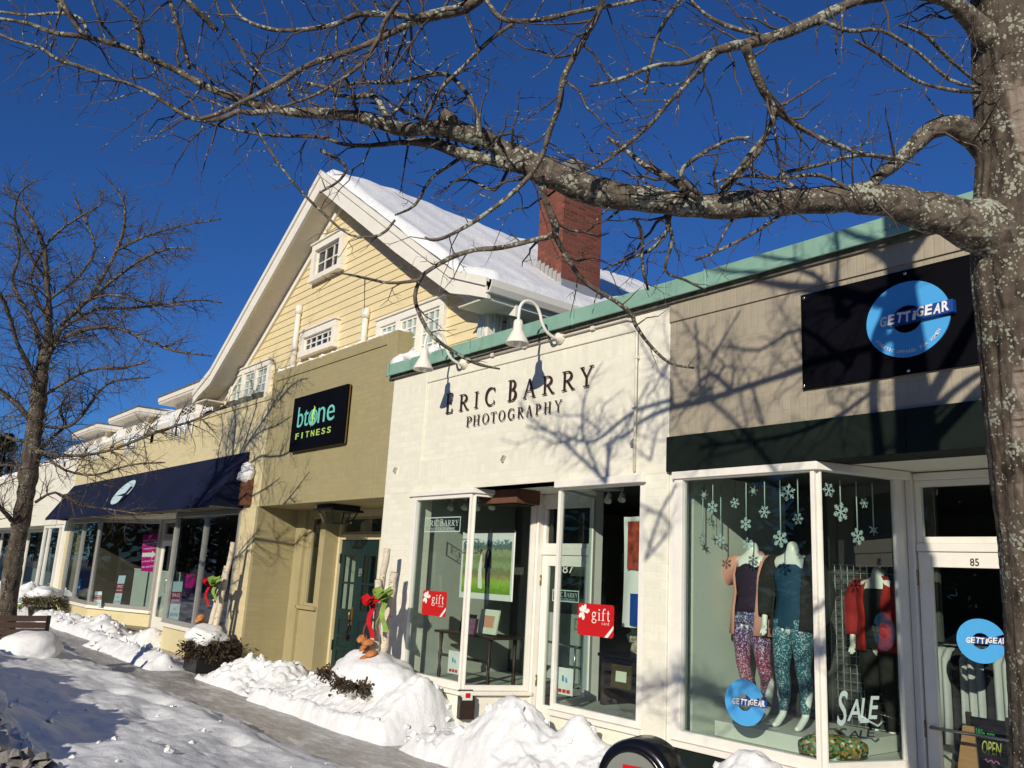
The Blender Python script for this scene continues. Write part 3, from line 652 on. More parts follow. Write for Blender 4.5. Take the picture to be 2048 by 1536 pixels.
room(fs_, -48, -28.15, 1.1, 4.0, .12, 2.65, 'dark_in', 'sage_in', 'dark_in', 'dark_in', 'floor_in')
mb = MB(); mb.box(-42, -28.4, 1.9, 1.95, .12, 1.1); mb.build('partition', M['sage_in'], fs_)
sn = MB()
for k in range(70): sn.blob((-47.6+k*.282, .12, 4.66), .2+.05*math.sin(k*2.1), 1, .2, (1.1, 1.0, .6), k)
sn.build('snow_cap', M['snow'], fs_)
gb = thing('rear_building', 'grey boarded upper storey behind the far white shop', 'building', (-44, 4, 0))
mb = MB(); mb.box(-56, -36, 3.0, 6, 0, 5.75); mb.build('wall', pm('grey_boarding', (.20, .19, .17), .8, .2, 3, .4, 20, stretch=(6, 1, 1)), gb)
mb = MB(); mb.box(-56.1, -35.9, 2.8, 6.1, 5.75, 5.95); mb.build('roof', M['soot'], gb)
sn = MB()
for k in range(56): sn.blob((-55.7+k*.355, 2.95, 5.98), .26, 1, .2, (1.1, 1.1, .55), k)
sn.build('snow_cap', M['snow'], gb)
# ================================================================ yellow gabled house behind the shops
gh = thing('gabled_house', 'yellow clapboard house with a steep snowy gable and wide white eaves', 'house', (-12.85, 4, 0))
GX, GZ, YF, YW, YB = -12.84, 8.42, -.2, .30, 8.1
def zr(x):                                   # upper roof line; the eaves kick out a little
    d = abs(x-GX)
    return GZ-.685*d if d < 4.2 else GZ-.685*4.2-.38*(d-4.2)
XL, XR = -17.93, -7.84
RX = [XL, -17.6, -17.04, -15.6, -14.2, GX, -11.5, -10.1, -8.64, -8.2, XR]
FD = .36; fd = lambda x: .36-.11*max(0, min(1, (abs(x-GX)-3.6)/1.2))                                      # depth of the rake boards
# clapboard wall: lapped boards clipped to the gable
mb = MB(); z = 4.5; row = .135
while z < GZ-FD-.15:
    def half(zz):
        zz2 = zz+FD+.0
        d = (GZ-zz2)/.685
        return max(0, d) if d < 4.2 else 4.2+(GZ-.685*4.2-zz2)/.38
    h0, h1 = min(half(z), 4.72), min(half(z+row), 4.72)
    xl0, xr0, xl1, xr1 = max(GX-h0, -17.35), min(GX+h0, -8.45), max(GX-h1, -17.35), min(GX+h1, -8.45)
    a = (xl0, YW-.016, z); b = (xr0, YW-.016, z); c = (xr1, YW-.001, z+row); d = (xl1, YW-.001, z+row)
    a2, b2 = (xl0, YW+.0, z), (xr0, YW+.0, z)
    mb.add([a, b, c, d, a2, b2], [(0, 1, 2, 3), (4, 5, 1, 0)]); z += row
mb.build('wall', M['siding'], gh)
mb = MB(); zz = 4.5                             # side wall and its corner boards
mb.box(-8.62, -8.5, YW+.15, YB, 2.9, 5.0); mb.box(-17.35, -17.2, YW+.15, YB, 2.9, 5.0); mb.box(-17.3, -8.6, YB-.1, YB, .2, 5.0)
mb.box(-17.3, -8.6, YW+.02, YW+.1, 2.9, 4.6); mb.build('side_wall', M['white_block'], gh)
mb = MB(); mb.box(-8.62, -8.40, YW-.05, YW+.149, 4.4, 5.05); mb.build('corner_board', M['white'], gh, bevel=.006)
mb = MB()
for x in (-8.44, -8.44): pass
mb.tube([(-8.30, .55, 5.02), (-8.38, .62, 4.9), (-8.42, .62, 4.2)], .045, 8); mb.tube([(-8.25, 2.4, 5.02), (-8.38, 2.4, 4.85), (-8.42, 2.4, 4.2)], .045, 8)
mb.build('downspout', M['white'], gh)
# roof deck
mb = MB(); TH = .07
top = [(x, zr(x)) for x in RX]
mb.prism([(x, YF+.02, z) for x, z in top]+[(x, YF+.02, z-TH) for x, z in reversed(top)], (0, YB-YF, 0)); roof = mb.build('roof', M['soot'], gh)
# rake boards (fascia) with a second moulding
mb = MB()
low = [(x, zr(x)-fd(x)) for x in RX]
lowi = [(max(XL, min(XR, x)), z) for x, z in low]
seg = list(zip(top[:-1], top[1:], low[:-1], low[1:]))
for (a, b, c, d) in seg:
    mb.prism([(a[0], YF, a[1]-.004), (b[0], YF, b[1]-.004), (d[0], YF, d[1]), (c[0], YF, c[1])], (0, .05, 0))
    mb.prism([(a[0], YF-.03, a[1]+.01), (b[0], YF-.03, b[1]+.01), (b[0], YF-.03, b[1]-.10), (a[0], YF-.03, a[1]-.10)], (0, .0295, 0))
mb.build('rake_board', M['white'], gh)
mb = MB()                                      # soffit under both rakes and along the right eave
for (a, b, c, d) in seg:
    mb.prism([(c[0], YF+.05, c[1]+.05), (d[0], YF+.05, d[1]+.05), (d[0], YF+.05, d[1]+.07), (c[0], YF+.05, c[1]+.07)], (0, YW-YF-.05, 0))
mb.box(XL, -17.3, YF+.05, YW, zr(XL)-fd(XL)+.0, zr(XL)-fd(XL)+.03)
mb.prism([(-8.5, YF+.05, zr(XR)-.22), (XR-.01, YF+.05, zr(XR)-.22), (XR-.01, YF+.05, zr(XR)-.20), (-8.5, YF+.05, zr(XR)-.20)], (0, YB-YF-.1, 0))
mb.build('soffit', M['grey_soffit'], gh)
mb = MB()                                      # frieze board under the left rake, cornice return
for (a, b, c, d) in seg:
    mb.prism([(c[0], YW-.055, c[1]+.045), (d[0], YW-.055, d[1]+.045), (d[0], YW-.055, d[1]-.12), (c[0], YW-.055, c[1]-.12)], (0, .05, 0))
mb.box(-17.42, -17.28, YW-.045, YW+.02, 4.2, 5.0)
mb.build('frieze', M['white'], gh)
mb = MB()                                      # right eave: fascia, gutter
zz = zr(XR)
mb.box(XR-.06, XR-.02, YF+.06, YB, zz-.25, zz-.07)
mb.build('eave_fascia', M['white'], gh)
mb = MB(); zg = zz-.1
pr = [(XR-.019, zg+.06), (XR-.019, zg-.08), (XR+.06, zg-.085), (XR+.10, zg-.02), (XR+.115, zg+.06), (XR+.10, zg+.06), (XR+.085, zg-.01), (XR+.05, zg-.065), (XR, zg-.06), (XR, zg+.06)]
mb.prism([(x, YF-.02, z) for x, z in pr], (0, YB-YF, 0)); mb.build('gutter', M['white'], gh)
# snow lying on both slopes
def snow_sheet(x0, x1, y0, y1, n, m_, th, seed, edge=.12):
    mb = MB(); vs = []
    for j in range(m_+1):
        for i in range(n+1):
            u, v = i/n, j/m_; x = x0+(x1-x0)*u; y = y0+(y1-y0)*v
            e = min(u*abs(x1-x0), (1-u)*abs(x1-x0), v*(y1-y0), (1-v)*(y1-y0))
            k = min(1, e/edge)**.5
            q = noise.noise(Vector((x*.5+seed, y*.8, seed)))*.07+noise.noise(Vector((x*.25+seed, y*2.2, seed+3)))*.03+noise.noise(Vector((x*.9+seed, y*3.5, seed)))*.018+noise.noise(Vector((x*6, y*6, seed)))*.008
            x += noise.noise(Vector((x*3, y*3, seed+5)))*.06*(1-k)
            vs.append((x, y+noise.noise(Vector((x*3, y*3, seed+9)))*.05*(1-k), zr(x)+(-.01 if e <= 0 else .01+(th+q)*k)))
    fs = [(j*(n+1)+i, j*(n+1)+i+1, (j+1)*(n+1)+i+1, (j+1)*(n+1)+i) for j in range(m_) for i in range(n)]
    mb.add(vs, fs, True); return mb
sub(snow_sheet(GX, XR-.02, YF+.06, YB-.05, 60, 90, .13, 3), 'snow_cover', 'snow', roof)
sub(snow_sheet(XL+.02, GX, YF+.06, YB-.05, 40, 60, .13, 8), 'snow_cover', 'snow', roof)
# icicles on the corner and the eave
rng = random.Random(5); mb = MB()
for k in range(34):
    y = .3+rng.random()*4.5; x = -8.38+.05*rng.random(); L = .15+.5*rng.random()
    mb.tube([(x, y, 5.03), (x, y, 5.03-L*.5), (x+.01, y, 5.03-L)], [.022, .014, .002], 5)
for k in range(10): mb.tube([(-8.40-.2*rng.random(), YW-.06, 5.05), (-8.42-.18*rng.random(), YW-.06, 5.05-.5*rng.random()-.1)], [.02, .003], 5)
mb.build('icicles', M['ice'], gh)
# windows: casing proud of the boards, deep-set sash, muntins
def house_window(x0, x1, z0, z1, lights, nx_, nz_, pane, cas=.11, proud=.09, boxes=False):
    y0 = YW-proud; mb = MB()
    mb.box(x0, x1, y0, YW, z1-cas, z1); mb.box(x0, x1, y0-.02, YW, z0, z0+cas*.8)
    n = lights; wdt = (x1-x0-cas*(n+1))/n
    for k in range(n+1): mb.box(x0+k*(wdt+cas), x0+k*(wdt+cas)+cas, y0, YW, z0+cas*.8, z1-cas)
    mb.box(x0-.03, x1+.03, y0-.03, YW, z1, z1+.03)
    w = mb.build('window', M['white'], gh, bevel=.005)
    mu = MB(); pa = MB()
    for k in range(n):
        a = x0+cas+k*(wdt+cas); b = a+wdt; c, d = z0+cas*.8, z1-cas; s = .035
        mu.box(a, a+s, YW-.05, YW-.02, c, d); mu.box(b-s, b, YW-.05, YW-.02, c, d); mu.box(a+s, b-s, YW-.05, YW-.02, c, c+s); mu.box(a+s, b-s, YW-.05, YW-.02, d-s, d)
        for i in range(1, nx_): q = a+(b-a)*i/nx_; mu.box(q-.011, q+.011, YW-.048, YW-.025, c+s, d-s)
        for j in range(1, nz_): q = c+(d-c)*j/nz_; mu.box(a+s, b-s, YW-.046, YW-.027, q-.011, q+.011)
        pa.poly([(a, YW-.028, c), (b, YW-.028, c), (b, YW-.028, d), (a, YW-.028, d)])
    sub(mu, 'sash', 'white', w); sub(pa, 'pane', pane, w)
    return w
p = AY(638, 488, YW); q = AY(691, 540, YW); house_window(p.x, q.x, q.z, AY(691, 466, YW).z, 1, 3, 2, 'dark_pane', .12, .12)
p = AY(612, 668, YW); q = AY(682, 640, YW); house_window(p.x, q.x, AY(612, 712, YW).z-.05, q.z, 1, 5, 2, 'dark_pane', .12, .10)
p = AY(763, 636, YW); q = AY(899, 592, YW); house_window(p.x, q.x, 4.62, q.z-.02, 3, 3, 4, 'blind_pane', .11, .08)
p = AY(470, 742, YW); q = AY(548, 720, YW); lw = house_window(p.x, q.x, 4.72, q.z, 3, 2, 4, 'blind_pane', .10, .08)
mb = MB(); wdt = (q.x-p.x)/3
for k in range(3): mb.box(p.x+.12+k*wdt*.97, p.x+.12+k*wdt*.97+wdt*.62, YW-.14, YW-.05, 4.72, 4.92)
sub(mb, 'vent_box', 'soot', lw)
for px, py, pb_ in ((600, 612, 4.9), (734, 618, 5.0)):
    t_ = AY(px, py, YW-.05); mb = MB(); mb.tube([(t_.x, YW-.06, pb_), (t_.x, YW-.06, t_.z)], .05, 10); mb.tube([(t_.x, YW-.06, t_.z-.16), (t_.x, YW-.06, t_.z)], .066, 10); mb.build('vent_pipe', M['white'], gh)
p = AY(442, 822, YW-.2); mb = MB(); mb.obox((p.x, YW-.2, p.z), Vector((.16, -.03, 0)), Vector((.02, .07, .03)), Vector((0, -.03, .07))); mb.bar((p.x, YW-.15, p.z), (p.x, YW, p.z+.02), .04, .04); mb.build('floodlight', M['black'], gh)
# chimney
cx0, cx1, cy0, cy1 = -10.0, -9.41, 2.35, 3.2
ct = AY(1097, 352, cy0).z
mb = MB(); mb.box(cx0, cx1, cy0, cy1, 5.5, ct-.32)
mb.box(cx0+.03, cx1-.03, cy0+.03, cy1-.03, ct-.319, ct)
ch = mb.build('chimney', M['red_brick'], gh, bevel=.01)
mb = MB(); mb.box(cx0-.02, cx1+.02, cy0-.02, cy1+.02, 5.6, 5.8)
for i in range(6):                             # stepped flashing up the slope
    x = cx0+i*(cx1-cx0)/6; mb.box(x, x+(cx1-cx0)/6+.01, cy0-.012, cy0-.001, zr(x)-.1, zr(x)+.26)
mb.box(cx1+.001, cx1+.015, cy0, cy1, zr(cx1)-.2, zr(cx1)+.24); sub(mb, 'flashing', 'alum', ch)
mb = MB(); mb.lathe([(.16, ct), (.16, ct+.22), (.24, ct+.26), (.05, ct+.40), (.001, ct+.41)], ((cx0+cx1)/2+.02, (cy0+cy1)/2, 0), 14); sub(mb, 'flue_cap', 'sign_grey', ch)

# ================================================================ long wing with dormers, left of the gable
wg = thing('dormer_wing', 'snow covered wing with three white dormers left of the gable', 'house', (-25, 2, 0))
RY, RZ, EY, EZ = 1.02, 5.66, .10, 4.84
mb = MB(); mb.box(-34, -17.95, .55, 6, 2.95, 4.7); mb.build('wall', M['yellow_trim'], wg)
mb = MB(); mb.prism([(-34, EY, EZ-.06), (-34, .46, EZ-.04), (-34, RY, RZ-.06), (-34, 6, 4.9), (-34, EY, EZ-.14)], (16.0, 0, 0)); rf = mb.build('roof', M['soot'], wg)
def wing_snow():
    mb = MB(); n, m_ = 110, 14; vs = []
    for j in range(m_+1):
        for i in range(n+1):
            x = -33.9+15.9*i/n; v = j/m_; e = min(v, 1-v)*2; k = min(1, e*4)
            yy = EY-.02+(RY-EY)*v; vs.append((x, yy, EZ-.06+max(0, yy-.46)/(RY-.46)*(RZ-EZ)+.11*k+noise.noise(Vector((x*1.1, v*2, 3)))*.05*k))
    mb.add(vs, [(j*(n+1)+i, j*(n+1)+i+1, (j+1)*(n+1)+i+1, (j+1)*(n+1)+i) for j in range(m_) for i in range(n)], True); return mb
sub(wing_snow(), 'snow_cover', 'snow', rf)
mb = MB(); mb.box(-34, -18.0, EY-.06, EY-.02, EZ-.28, EZ-.06); mb.box(-34, -18.0, EY-.02, .55, EZ-.3, EZ-.28)
for x in (-19.4, -21.2, -24.6, -27.5, -30): mb.box(x, x+.25, EY-.10, EY-.0605, EZ-.42, EZ-.05)
mb.build('eave_fascia', M['white'], wg, bevel=.005)
mb = MB(); mb.prism([(-34, EY-.062, EZ-.06), (-34, EY-.062, EZ-.16), (-34, EY-.14, EZ-.165), (-34, EY-.17, EZ-.06)], (15.9, 0, 0)); mb.build('gutter', M['white'], wg)
rng = random.Random(9); mb = MB()
for c0, n_ in ((-19.0, 36), (-22.5, 22), (-26.4, 16)):
    for k in range(n_):
        x = c0+rng.uniform(-.75, .75); L = .15+.42*rng.random(); mb.tube([(x, EY-.13-.04*rng.random(), EZ-.1), (x, EY-.13, EZ-.1-L)], [.035, .004], 5)
mb.build('icicles', M['ice'], wg)
def dormer(xl, xr, zt, lab):
    """flat-roofed dormer: yellow cheeks, white front with two latticed windows, broad grey-soffited roof"""
    yf, zb = .60, EZ+.0; mb = MB()
    mb.box(xr-.1, xr, yf+.051, 2.4, zb-.2, zt-.16); mb.box(xl, xl+.1, yf+.051, 2.4, zb, zt-.16)
    d = mb.build('dormer', M['siding'], wg)
    w = xr-xl; f = MB(); s = .16
    f.box(xl, xr, yf, yf+.05, zb, zb+.32); f.box(xl, xr, yf, yf+.05, zt-.3, zt-.16)
    xs = [xl, xl+w*.12, xl+w*.44, xl+w*.56, xl+w*.88, xr]
    for i in (0, 2, 4): f.box(xs[i], xs[i+1], yf, yf+.05, zb+.32, zt-.3)
    sub(f, 'dormer_front', 'white', d, bevel=.004)
    la = MB(); pn = MB()
    for i in (1, 3):
        a, b, c, e = xs[i], xs[i+1], zb+.32, zt-.3; pn.poly([(a, yf+.03, c), (b, yf+.03, c), (b, yf+.03, e), (a, yf+.03, e)])
        for k in range(3):
            u0, u1 = a+(b-a)*k/3, a+(b-a)*(k+1)/3; y = yf+.02
            la.bar((u0, y, c), (u1, y, (c+e)/2), .016, .012, (0, 1, 0)); la.bar((u1, y-.004, c), (u0, y-.004, (c+e)/2), .016, .012, (0, 1, 0))
            la.bar((u0, y, (c+e)/2), (u1, y, e), .016, .012, (0, 1, 0)); la.bar((u1, y-.004, (c+e)/2), (u0, y-.004, e), .016, .012, (0, 1, 0))
    sub(la, 'lattice', 'white', d); sub(pn, 'pane', 'dark_pane', d)
    r = MB(); ov = .32; r.box(xl-ov, xr+ov, yf-ov, 2.6, zt-.06, zt)
    r.box(xl-ov-.02, xr+ov+.02, yf-ov-.02, yf-ov, zt-.10, zt); r.box(xr+ov, xr+ov+.02, yf-ov, 2.6, zt-.10, zt); sub(r, 'dormer_roof', 'white', d)
    r = MB(); r.box(xl-ov, xr+ov, yf-ov, 2.6, zt-.16, zt-.062); sub(r, 'soffit', 'grey_soffit', d)
    r = MB(); r.box(xl-ov-.03, xr+ov+.03, yf-ov-.03, 2.6, zt+.001, zt+.045); sub(r, 'roof_edge', 'soot', d)
    sn = MB(); n = 18
    for k in range(n): sn.blob((xl-ov+.2+(w+2*ov-.4)*k/(n-1), 1.35, zt+.03), .3, 1, .15, (1.1, 2.6, .25), k)
    sub(sn, 'snow_cover', 'snow', d)
dormer(-21.6, -18.25, 5.66, '')
dormer(-26.13, -23.95, 5.64, '')
dormer(-30.5, -28.03, 5.62, '')
# ================================================================ lettering
def text_mesh(s, mat, origin, ux, uz, w, h, depth=.004, shear=0.0, bold=0.0, name='lettering', parent=None, part=None, jitter=None):
    """words in the built-in sans face, fitted into w x h on the plane (ux, uz); front faces along uz x ux"""
    cu = bpy.data.curves.new('txt', 'FONT'); cu.body = s; cu.size = 1; cu.shear = shear; cu.offset = bold; cu.resolution_u = 4
    o = bpy.data.objects.new('txt', cu); COL.objects.link(o); bpy.context.view_layer.update()
    me = bpy.data.meshes.new_from_object(o.evaluated_get(bpy.context.evaluated_depsgraph_get()))
    vs = [v.co.copy() for v in me.vertices]; fs = [tuple(p.vertices) for p in me.polygons]
    bpy.data.objects.remove(o); bpy.data.curves.remove(cu); bpy.data.meshes.remove(me)
    x0, x1 = min(v.x for v in vs), max(v.x for v in vs); y0, y1 = min(v.y for v in vs), max(v.y for v in vs)
    O = Vector(origin); ux = Vector(ux).normalized(); uz = Vector(uz).normalized(); n = ux.cross(uz).normalized()
    pts = [O+ux*((v.x-x0)/(x1-x0)*w)+uz*((v.y-y0)/(y1-y0)*h) for v in vs]
    mb = MB(); mb.add([p+n*depth for p in pts], fs)
    # side walls
    ed = {}
    for f in fs:
        for a, b in zip(f, f[1:]+f[:1]): ed[(a, b)] = 1
    rim = [(a, b) for (a, b) in ed if (b, a) not in ed]
    if depth > .003:
        k = len(pts); mb.v += [tuple(p) for p in pts]
        for a, b in rim: mb.f.append((a, b, b+k, a+k)); mb.sm.append(False)
    if part is not None: return sub(mb, name, mat, part)
    return mb.build(name, M[mat], parent)

def arc(cx, cy, rx, ry, a0, a1, n=12):
    return [(cx+rx*math.cos(rad(a0+(a1-a0)*i/n)), cy+ry*math.sin(rad(a0+(a1-a0)*i/n))) for i in range(n+1)]
T_, H_ = .11, .05
def ln(*p): return list(p)
SER = {   # strokes of Roman capitals and a few small letters: (points, width or widths)
 'E': (.62, [(ln((.14, 0), (.14, 1)), T_), (ln((0, .97), (.56, .97)), H_), (ln((.14, .52), (.46, .52)), H_), (ln((0, .03), (.60, .03)), H_), (ln((.54, .99), (.55, .80)), .045), (ln((.46, .61), (.46, .43)), .04), (ln((.585, .01), (.61, .21)), .045)]),
 'R': (.72, [(ln((.14, 0), (.14, 1)), T_), (ln((0, .03), (.28, .03)), H_), (ln((0, .97), (.3, .97)), H_), (arc(.28, .735, .26, .235, 90, -90), [.05, .06, .08, .1, .12, .13, .13, .13, .12, .1, .08, .06, .05]), (ln((.14, .5), (.3, .5)), .05), (ln((.30, .50), (.62, .03)), .12), (ln((.56, .03), (.74, .03)), H_)]),
 'I': (.3, [(ln((.15, 0), (.15, 1)), T_), (ln((0, .03), (.3, .03)), H_), (ln((0, .97), (.3, .97)), H_)]),
 'C': (.74, [(arc(.42, .5, .36, .49, 52, 308, 22), [.05]*3+[.07, .09, .11]+[.13]*11+[.11, .09, .07, .05, .05, .05]), (ln((.66, .98), (.655, .74)), .045), (ln((.655, .26), (.67, .05)), .04)]),
 'B': (.62, [(ln((.14, 0), (.14, 1)), T_), (ln((0, .03), (.3, .03)), H_), (ln((0, .97), (.3, .97)), H_), (arc(.26, .755, .22, .215, 90, -90), [.05, .06, .08, .1, .12, .12, .12, .12, .12, .1, .08, .06, .05]), (ln((.14, .53), (.3, .53)), .05), (arc(.28, .28, .27, .25, 90, -90), [.05, .06, .08, .1, .12, .13, .13, .13, .12, .1, .08, .06, .05])]),
 'A': (.78, [(ln((.08, .03), (.38, 1)), .055), (ln((.38, 1), (.69, .03)), .13), (ln((.19, .37), (.58, .37)), .05), (ln((0, .03), (.2, .03)), H_), (ln((.56, .03), (.8, .03)), H_)]),
 'Y': (.7, [(ln((.35, 0), (.35, .48)), T_), (ln((.08, .97), (.35, .45)), .12), (ln((.35, .45), (.62, .97)), .055), (ln((0, .97), (.22, .97)), H_), (ln((.5, .97), (.72, .97)), H_), (ln((.2, .03), (.5, .03)), H_)]),
 'P': (.58, [(ln((.14, 0), (.14, 1)), T_), (ln((0, .03), (.3, .03)), H_), (ln((0, .97), (.3, .97)), H_), (arc(.28, .72, .25, .25, 90, -90), [.05, .06, .08, .1, .12, .13, .13, .13, .12, .1, .08, .06, .05]), (ln((.14, .47), (.3, .47)), .05)]),
 'H': (.8, [(ln((.14, 0), (.14, 1)), T_), (ln((.66, 0), (.66, 1)), T_), (ln((.14, .52), (.66, .52)), .05), (ln((0, .03), (.28, .03)), H_), (ln((.52, .03), (.8, .03)), H_), (ln((0, .97), (.28, .97)), H_), (ln((.52, .97), (.8, .97)), H_)]),
 'O': (.84, [(arc(.42, .5, .36, .48, 0, 360, 28), [.13, .13, .12, .11, .09, .07, .05, .05, .05, .07, .09, .11, .12, .13, .13, .13, .12, .11, .09, .07, .05, .05, .05, .07, .09, .11, .12, .13, .13])]),
 'T': (.7, [(ln((.35, 0), (.35, .97)), T_), (ln((0, .97), (.7, .97)), H_), (ln((.02, .99), (.01, .79)), .045), (ln((.68, .99), (.69, .79)), .045), (ln((.2, .03), (.5, .03)), H_)]),
 'G': (.8, [(arc(.42, .5, .36, .49, 52, 316, 22), [.05]*3+[.07, .09, .11]+[.13]*11+[.11, .09, .07, .05, .05, .05]), (ln((.66, .98), (.655, .74)), .045), (ln((.68, .42), (.68, .1)), .12), (ln((.54, .42), (.8, .42)), H_)]),
 'g': (.5, [(arc(.22, .47, .16, .2, 0, 360, 18), .085), (arc(.25, -.08, .22, .16, 0, 360, 18), .07), (ln((.13, .29), (.08, .17), (.2, .09), (.34, .07)), .07), (ln((.34, .62), (.46, .68)), .07)]),
 'i': (.26, [(ln((.13, 0), (.13, .66)), .11), (ln((0, .02), (.26, .02)), .045), (ln((.01, .64), (.13, .64)), .045), (arc(.13, .9, .035, .035, 0, 360, 8), .08)]),
 'f': (.36, [(ln((.14, 0), (.14, .8), (.2, .96), (.30, 1.0)), .1), (ln((.3, 1.0), (.37, .95)), .1), (ln((0, .64), (.32, .64)), .05), (ln((0, .02), (.28, .02)), .045)]),
 't': (.34, [(ln((.14, .86), (.14, .12), (.2, .03), (.31, .06)), .1), (ln((0, .64), (.31, .64)), .05)]),
 'c': (.42, [(arc(.23, .33, .18, .31, 50, 310, 14), .085)]),
 'a': (.44, [(arc(.19, .18, .15, .16, 0, 360, 12), .075), (ln((.33, 0), (.33, .5), (.24, .64), (.08, .58)), .085)]),
 'r': (.36, [(ln((.12, 0), (.12, .64)), .1), (ln((.12, .45), (.22, .62), (.34, .6)), .075), (ln((0, .02), (.25, .02)), .045)]),
 'd': (.46, [(arc(.2, .32, .16, .3, 0, 360, 14), .08), (ln((.36, 0), (.36, 1.0)), .1)]),
 'S': (.6, [(arc(.32, .74, .2, .22, 30, 230, 12)+arc(.32, .28, .22, .25, 60, -160, 14), .12)]),
 'L': (.6, [(ln((.14, 0), (.14, 1)), T_), (ln((0, .03), (.58, .03)), .08)]),
}
def glyph(mb, ch, O, ux, uz, n, w, h, depth=.02, k0=0):
    gw, strokes = SER[ch]
    for k, (pts, wd) in enumerate(strokes):
        ws_ = wd if isinstance(wd, list) else [wd]*len(pts)
        while len(ws_) < len(pts): ws_.append(ws_[-1])
        L_, R_ = [], []
        for i, p in enumerate(pts):
            a, b = pts[max(i-1, 0)], pts[min(i+1, len(pts)-1)]
            if len(pts) > 4 and pts[0] == pts[-1] or (abs(pts[0][0]-pts[-1][0])+abs(pts[0][1]-pts[-1][1]) < 1e-6):
                a, b = pts[i-1 if i else len(pts)-2], pts[i+1 if i+1 < len(pts) else 1]
            tx, ty = (b[0]-a[0])*w/gw, (b[1]-a[1])*h; l = math.hypot(tx, ty) or 1
            nx_, ny_ = -ty/l, tx/l; x, y = p[0]*w/gw, p[1]*h; q = ws_[i]*h/2
            L_.append(O+ux*(x+nx_*q)+uz*(y+ny_*q)); R_.append(O+ux*(x-nx_*q)+uz*(y-ny_*q))
        d = n*(depth+.0004*(k+k0)); m_ = len(pts)
        v = [p+d for p in L_]+[p+d for p in R_]+L_+R_
        f = []
        for i in range(m_-1):
            f += [(i, i+1, m_+i+1, m_+i), (i, 2*m_+i, 2*m_+i+1, i+1), (m_+i, m_+i+1, 3*m_+i+1, 3*m_+i)]
        f += [(0, m_, 3*m_, 2*m_), (m_-1, 3*m_-1, 4*m_-1, 2*m_-1)] if True else []
        mb.add(v, [f_ for f_ in f])
def serif_line(s, mat, O, ux, uz, w, h, depth=.003, first=1.0, name='lettering', part=None, parent=None, gap=.14, space=.35):
    """a line of small capitals whose word initials are taller, fitted to width w and height h"""
    ux, uz, O = Vector(ux).normalized(), Vector(uz).normalized(), Vector(O); n = ux.cross(uz)
    its, x, up = [], 0, True
    for c in s:
        if c == ' ': x += space; up = True; continue
        k = first if up else 1.0; up = False
        gw = SER[c][0]*k; its.append((c, x, gw, k)); x += gw+gap
    sc = w/(x-gap); mb = MB(); hh = h/first
    for c, px, gw, k in its: glyph(mb, c, O+ux*(px*sc), ux, uz, n, gw*sc, hh*k, depth)
    if part is not None: return sub(mb, name, mat, part)
    return mb.build(name, M[mat], parent)
UX, UZ = (1, 0, 0), (0, 0, 1)
def AP(px, py, a, b):                        # point of the upright plane through plan points a, b
    a, b = Vector((*a, 0)), Vector((*b, 0)); n = (b-a).cross(Vector((0, 0, 1))); d = ray(px, py)
    return CAM+d*(n.dot(a-CAM)/n.dot(d))
def disc(mb, c, ux, uz, rx, rz, d, n=40, r0=0.0, a0=0, a1=360):
    """flat (elliptical) disc or ring sector with thickness d towards the viewer"""
    c, ux, uz = Vector(c), Vector(ux).normalized(), Vector(uz).normalized(); nn = ux.cross(uz)
    full = abs(a1-a0) >= 360; k = n if full else n+1
    an = [rad(a0+(a1-a0)*i/n) for i in range(k)]
    O = [c+ux*(rx*math.cos(t))+uz*(rz*math.sin(t)) for t in an]
    if not r0:
        mb.prism([p+nn*d for p in O], -nn*d); return
    I = [c+ux*(rx*r0*math.cos(t))+uz*(rz*r0*math.sin(t)) for t in an]
    v = [p+nn*d for p in O]+[p+nn*d for p in I]+O+I; f = []
    for i in range(n):
        j = (i+1) % k
        f += [(i, j, k+j, k+i), (2*k+i, 2*k+j, j, i), (k+i, k+j, 3*k+j, 3*k+i)]
    mb.add(v, f)

# ---------------------------------------------------------------- carved letters on the white wall
sl = thing('wall_lettering', 'dark brown serif letters of the photographer fixed to the white brick', 'sign', (-7.7, 0, 3.6))
EB = [('E', 400, 445, 940, 800, 1), ('R', 492, 558, 922, 806, 0), ('I', 600, 625, 900, 785, 0), ('C', 675, 747, 885, 762, 0), ('B', 837, 897, 858, 708, 1), ('A', 945, 1028, 837, 705, 0), ('R', 1080, 1162, 810, 680, 0), ('R', 1218, 1305, 785, 648, 0), ('Y', 1345, 1437, 755, 612, 0)]
PH = [('P', 542, 578), ('H', 590, 635), ('O', 655, 700), ('T', 715, 752), ('O', 770, 815), ('G', 835, 882), ('R', 903, 945), ('A', 965, 1005), ('P', 1030, 1065), ('H', 1090, 1138), ('Y', 1165, 1215)]
s_ = 2048/580
def wl(x, y): return AY(780+x/s_, 560+y/s_, -.0)
zt, zb = wl(860, 708).z, wl(866, 858).z
zE, zY = wl(420, 940).z, wl(1392, 755).z
for c, x0, x1, yb_, yt_, cap in EB:
    a, b = wl(x0, (yb_+yt_)/2), wl(x1, (yb_+yt_)/2); hb = wl((x0+x1)/2, yt_).z-wl((x0+x1)/2, yb_).z; z0 = (zE+zY)/2
    mb = MB(); glyph(mb, c, Vector((a.x, -.002, z0)), Vector(UX), Vector(UZ), Vector((0, -1, 0)), b.x-a.x, hb, .008)
    adopt(mb.build('letter', M['brown_letters']), sl)
zP, hP = (wl(545, 1032).z+wl(1190, 935).z)/2, ((wl(545, 965).z-wl(545, 1032).z)+(wl(1190, 850).z-wl(1190, 935).z))/2
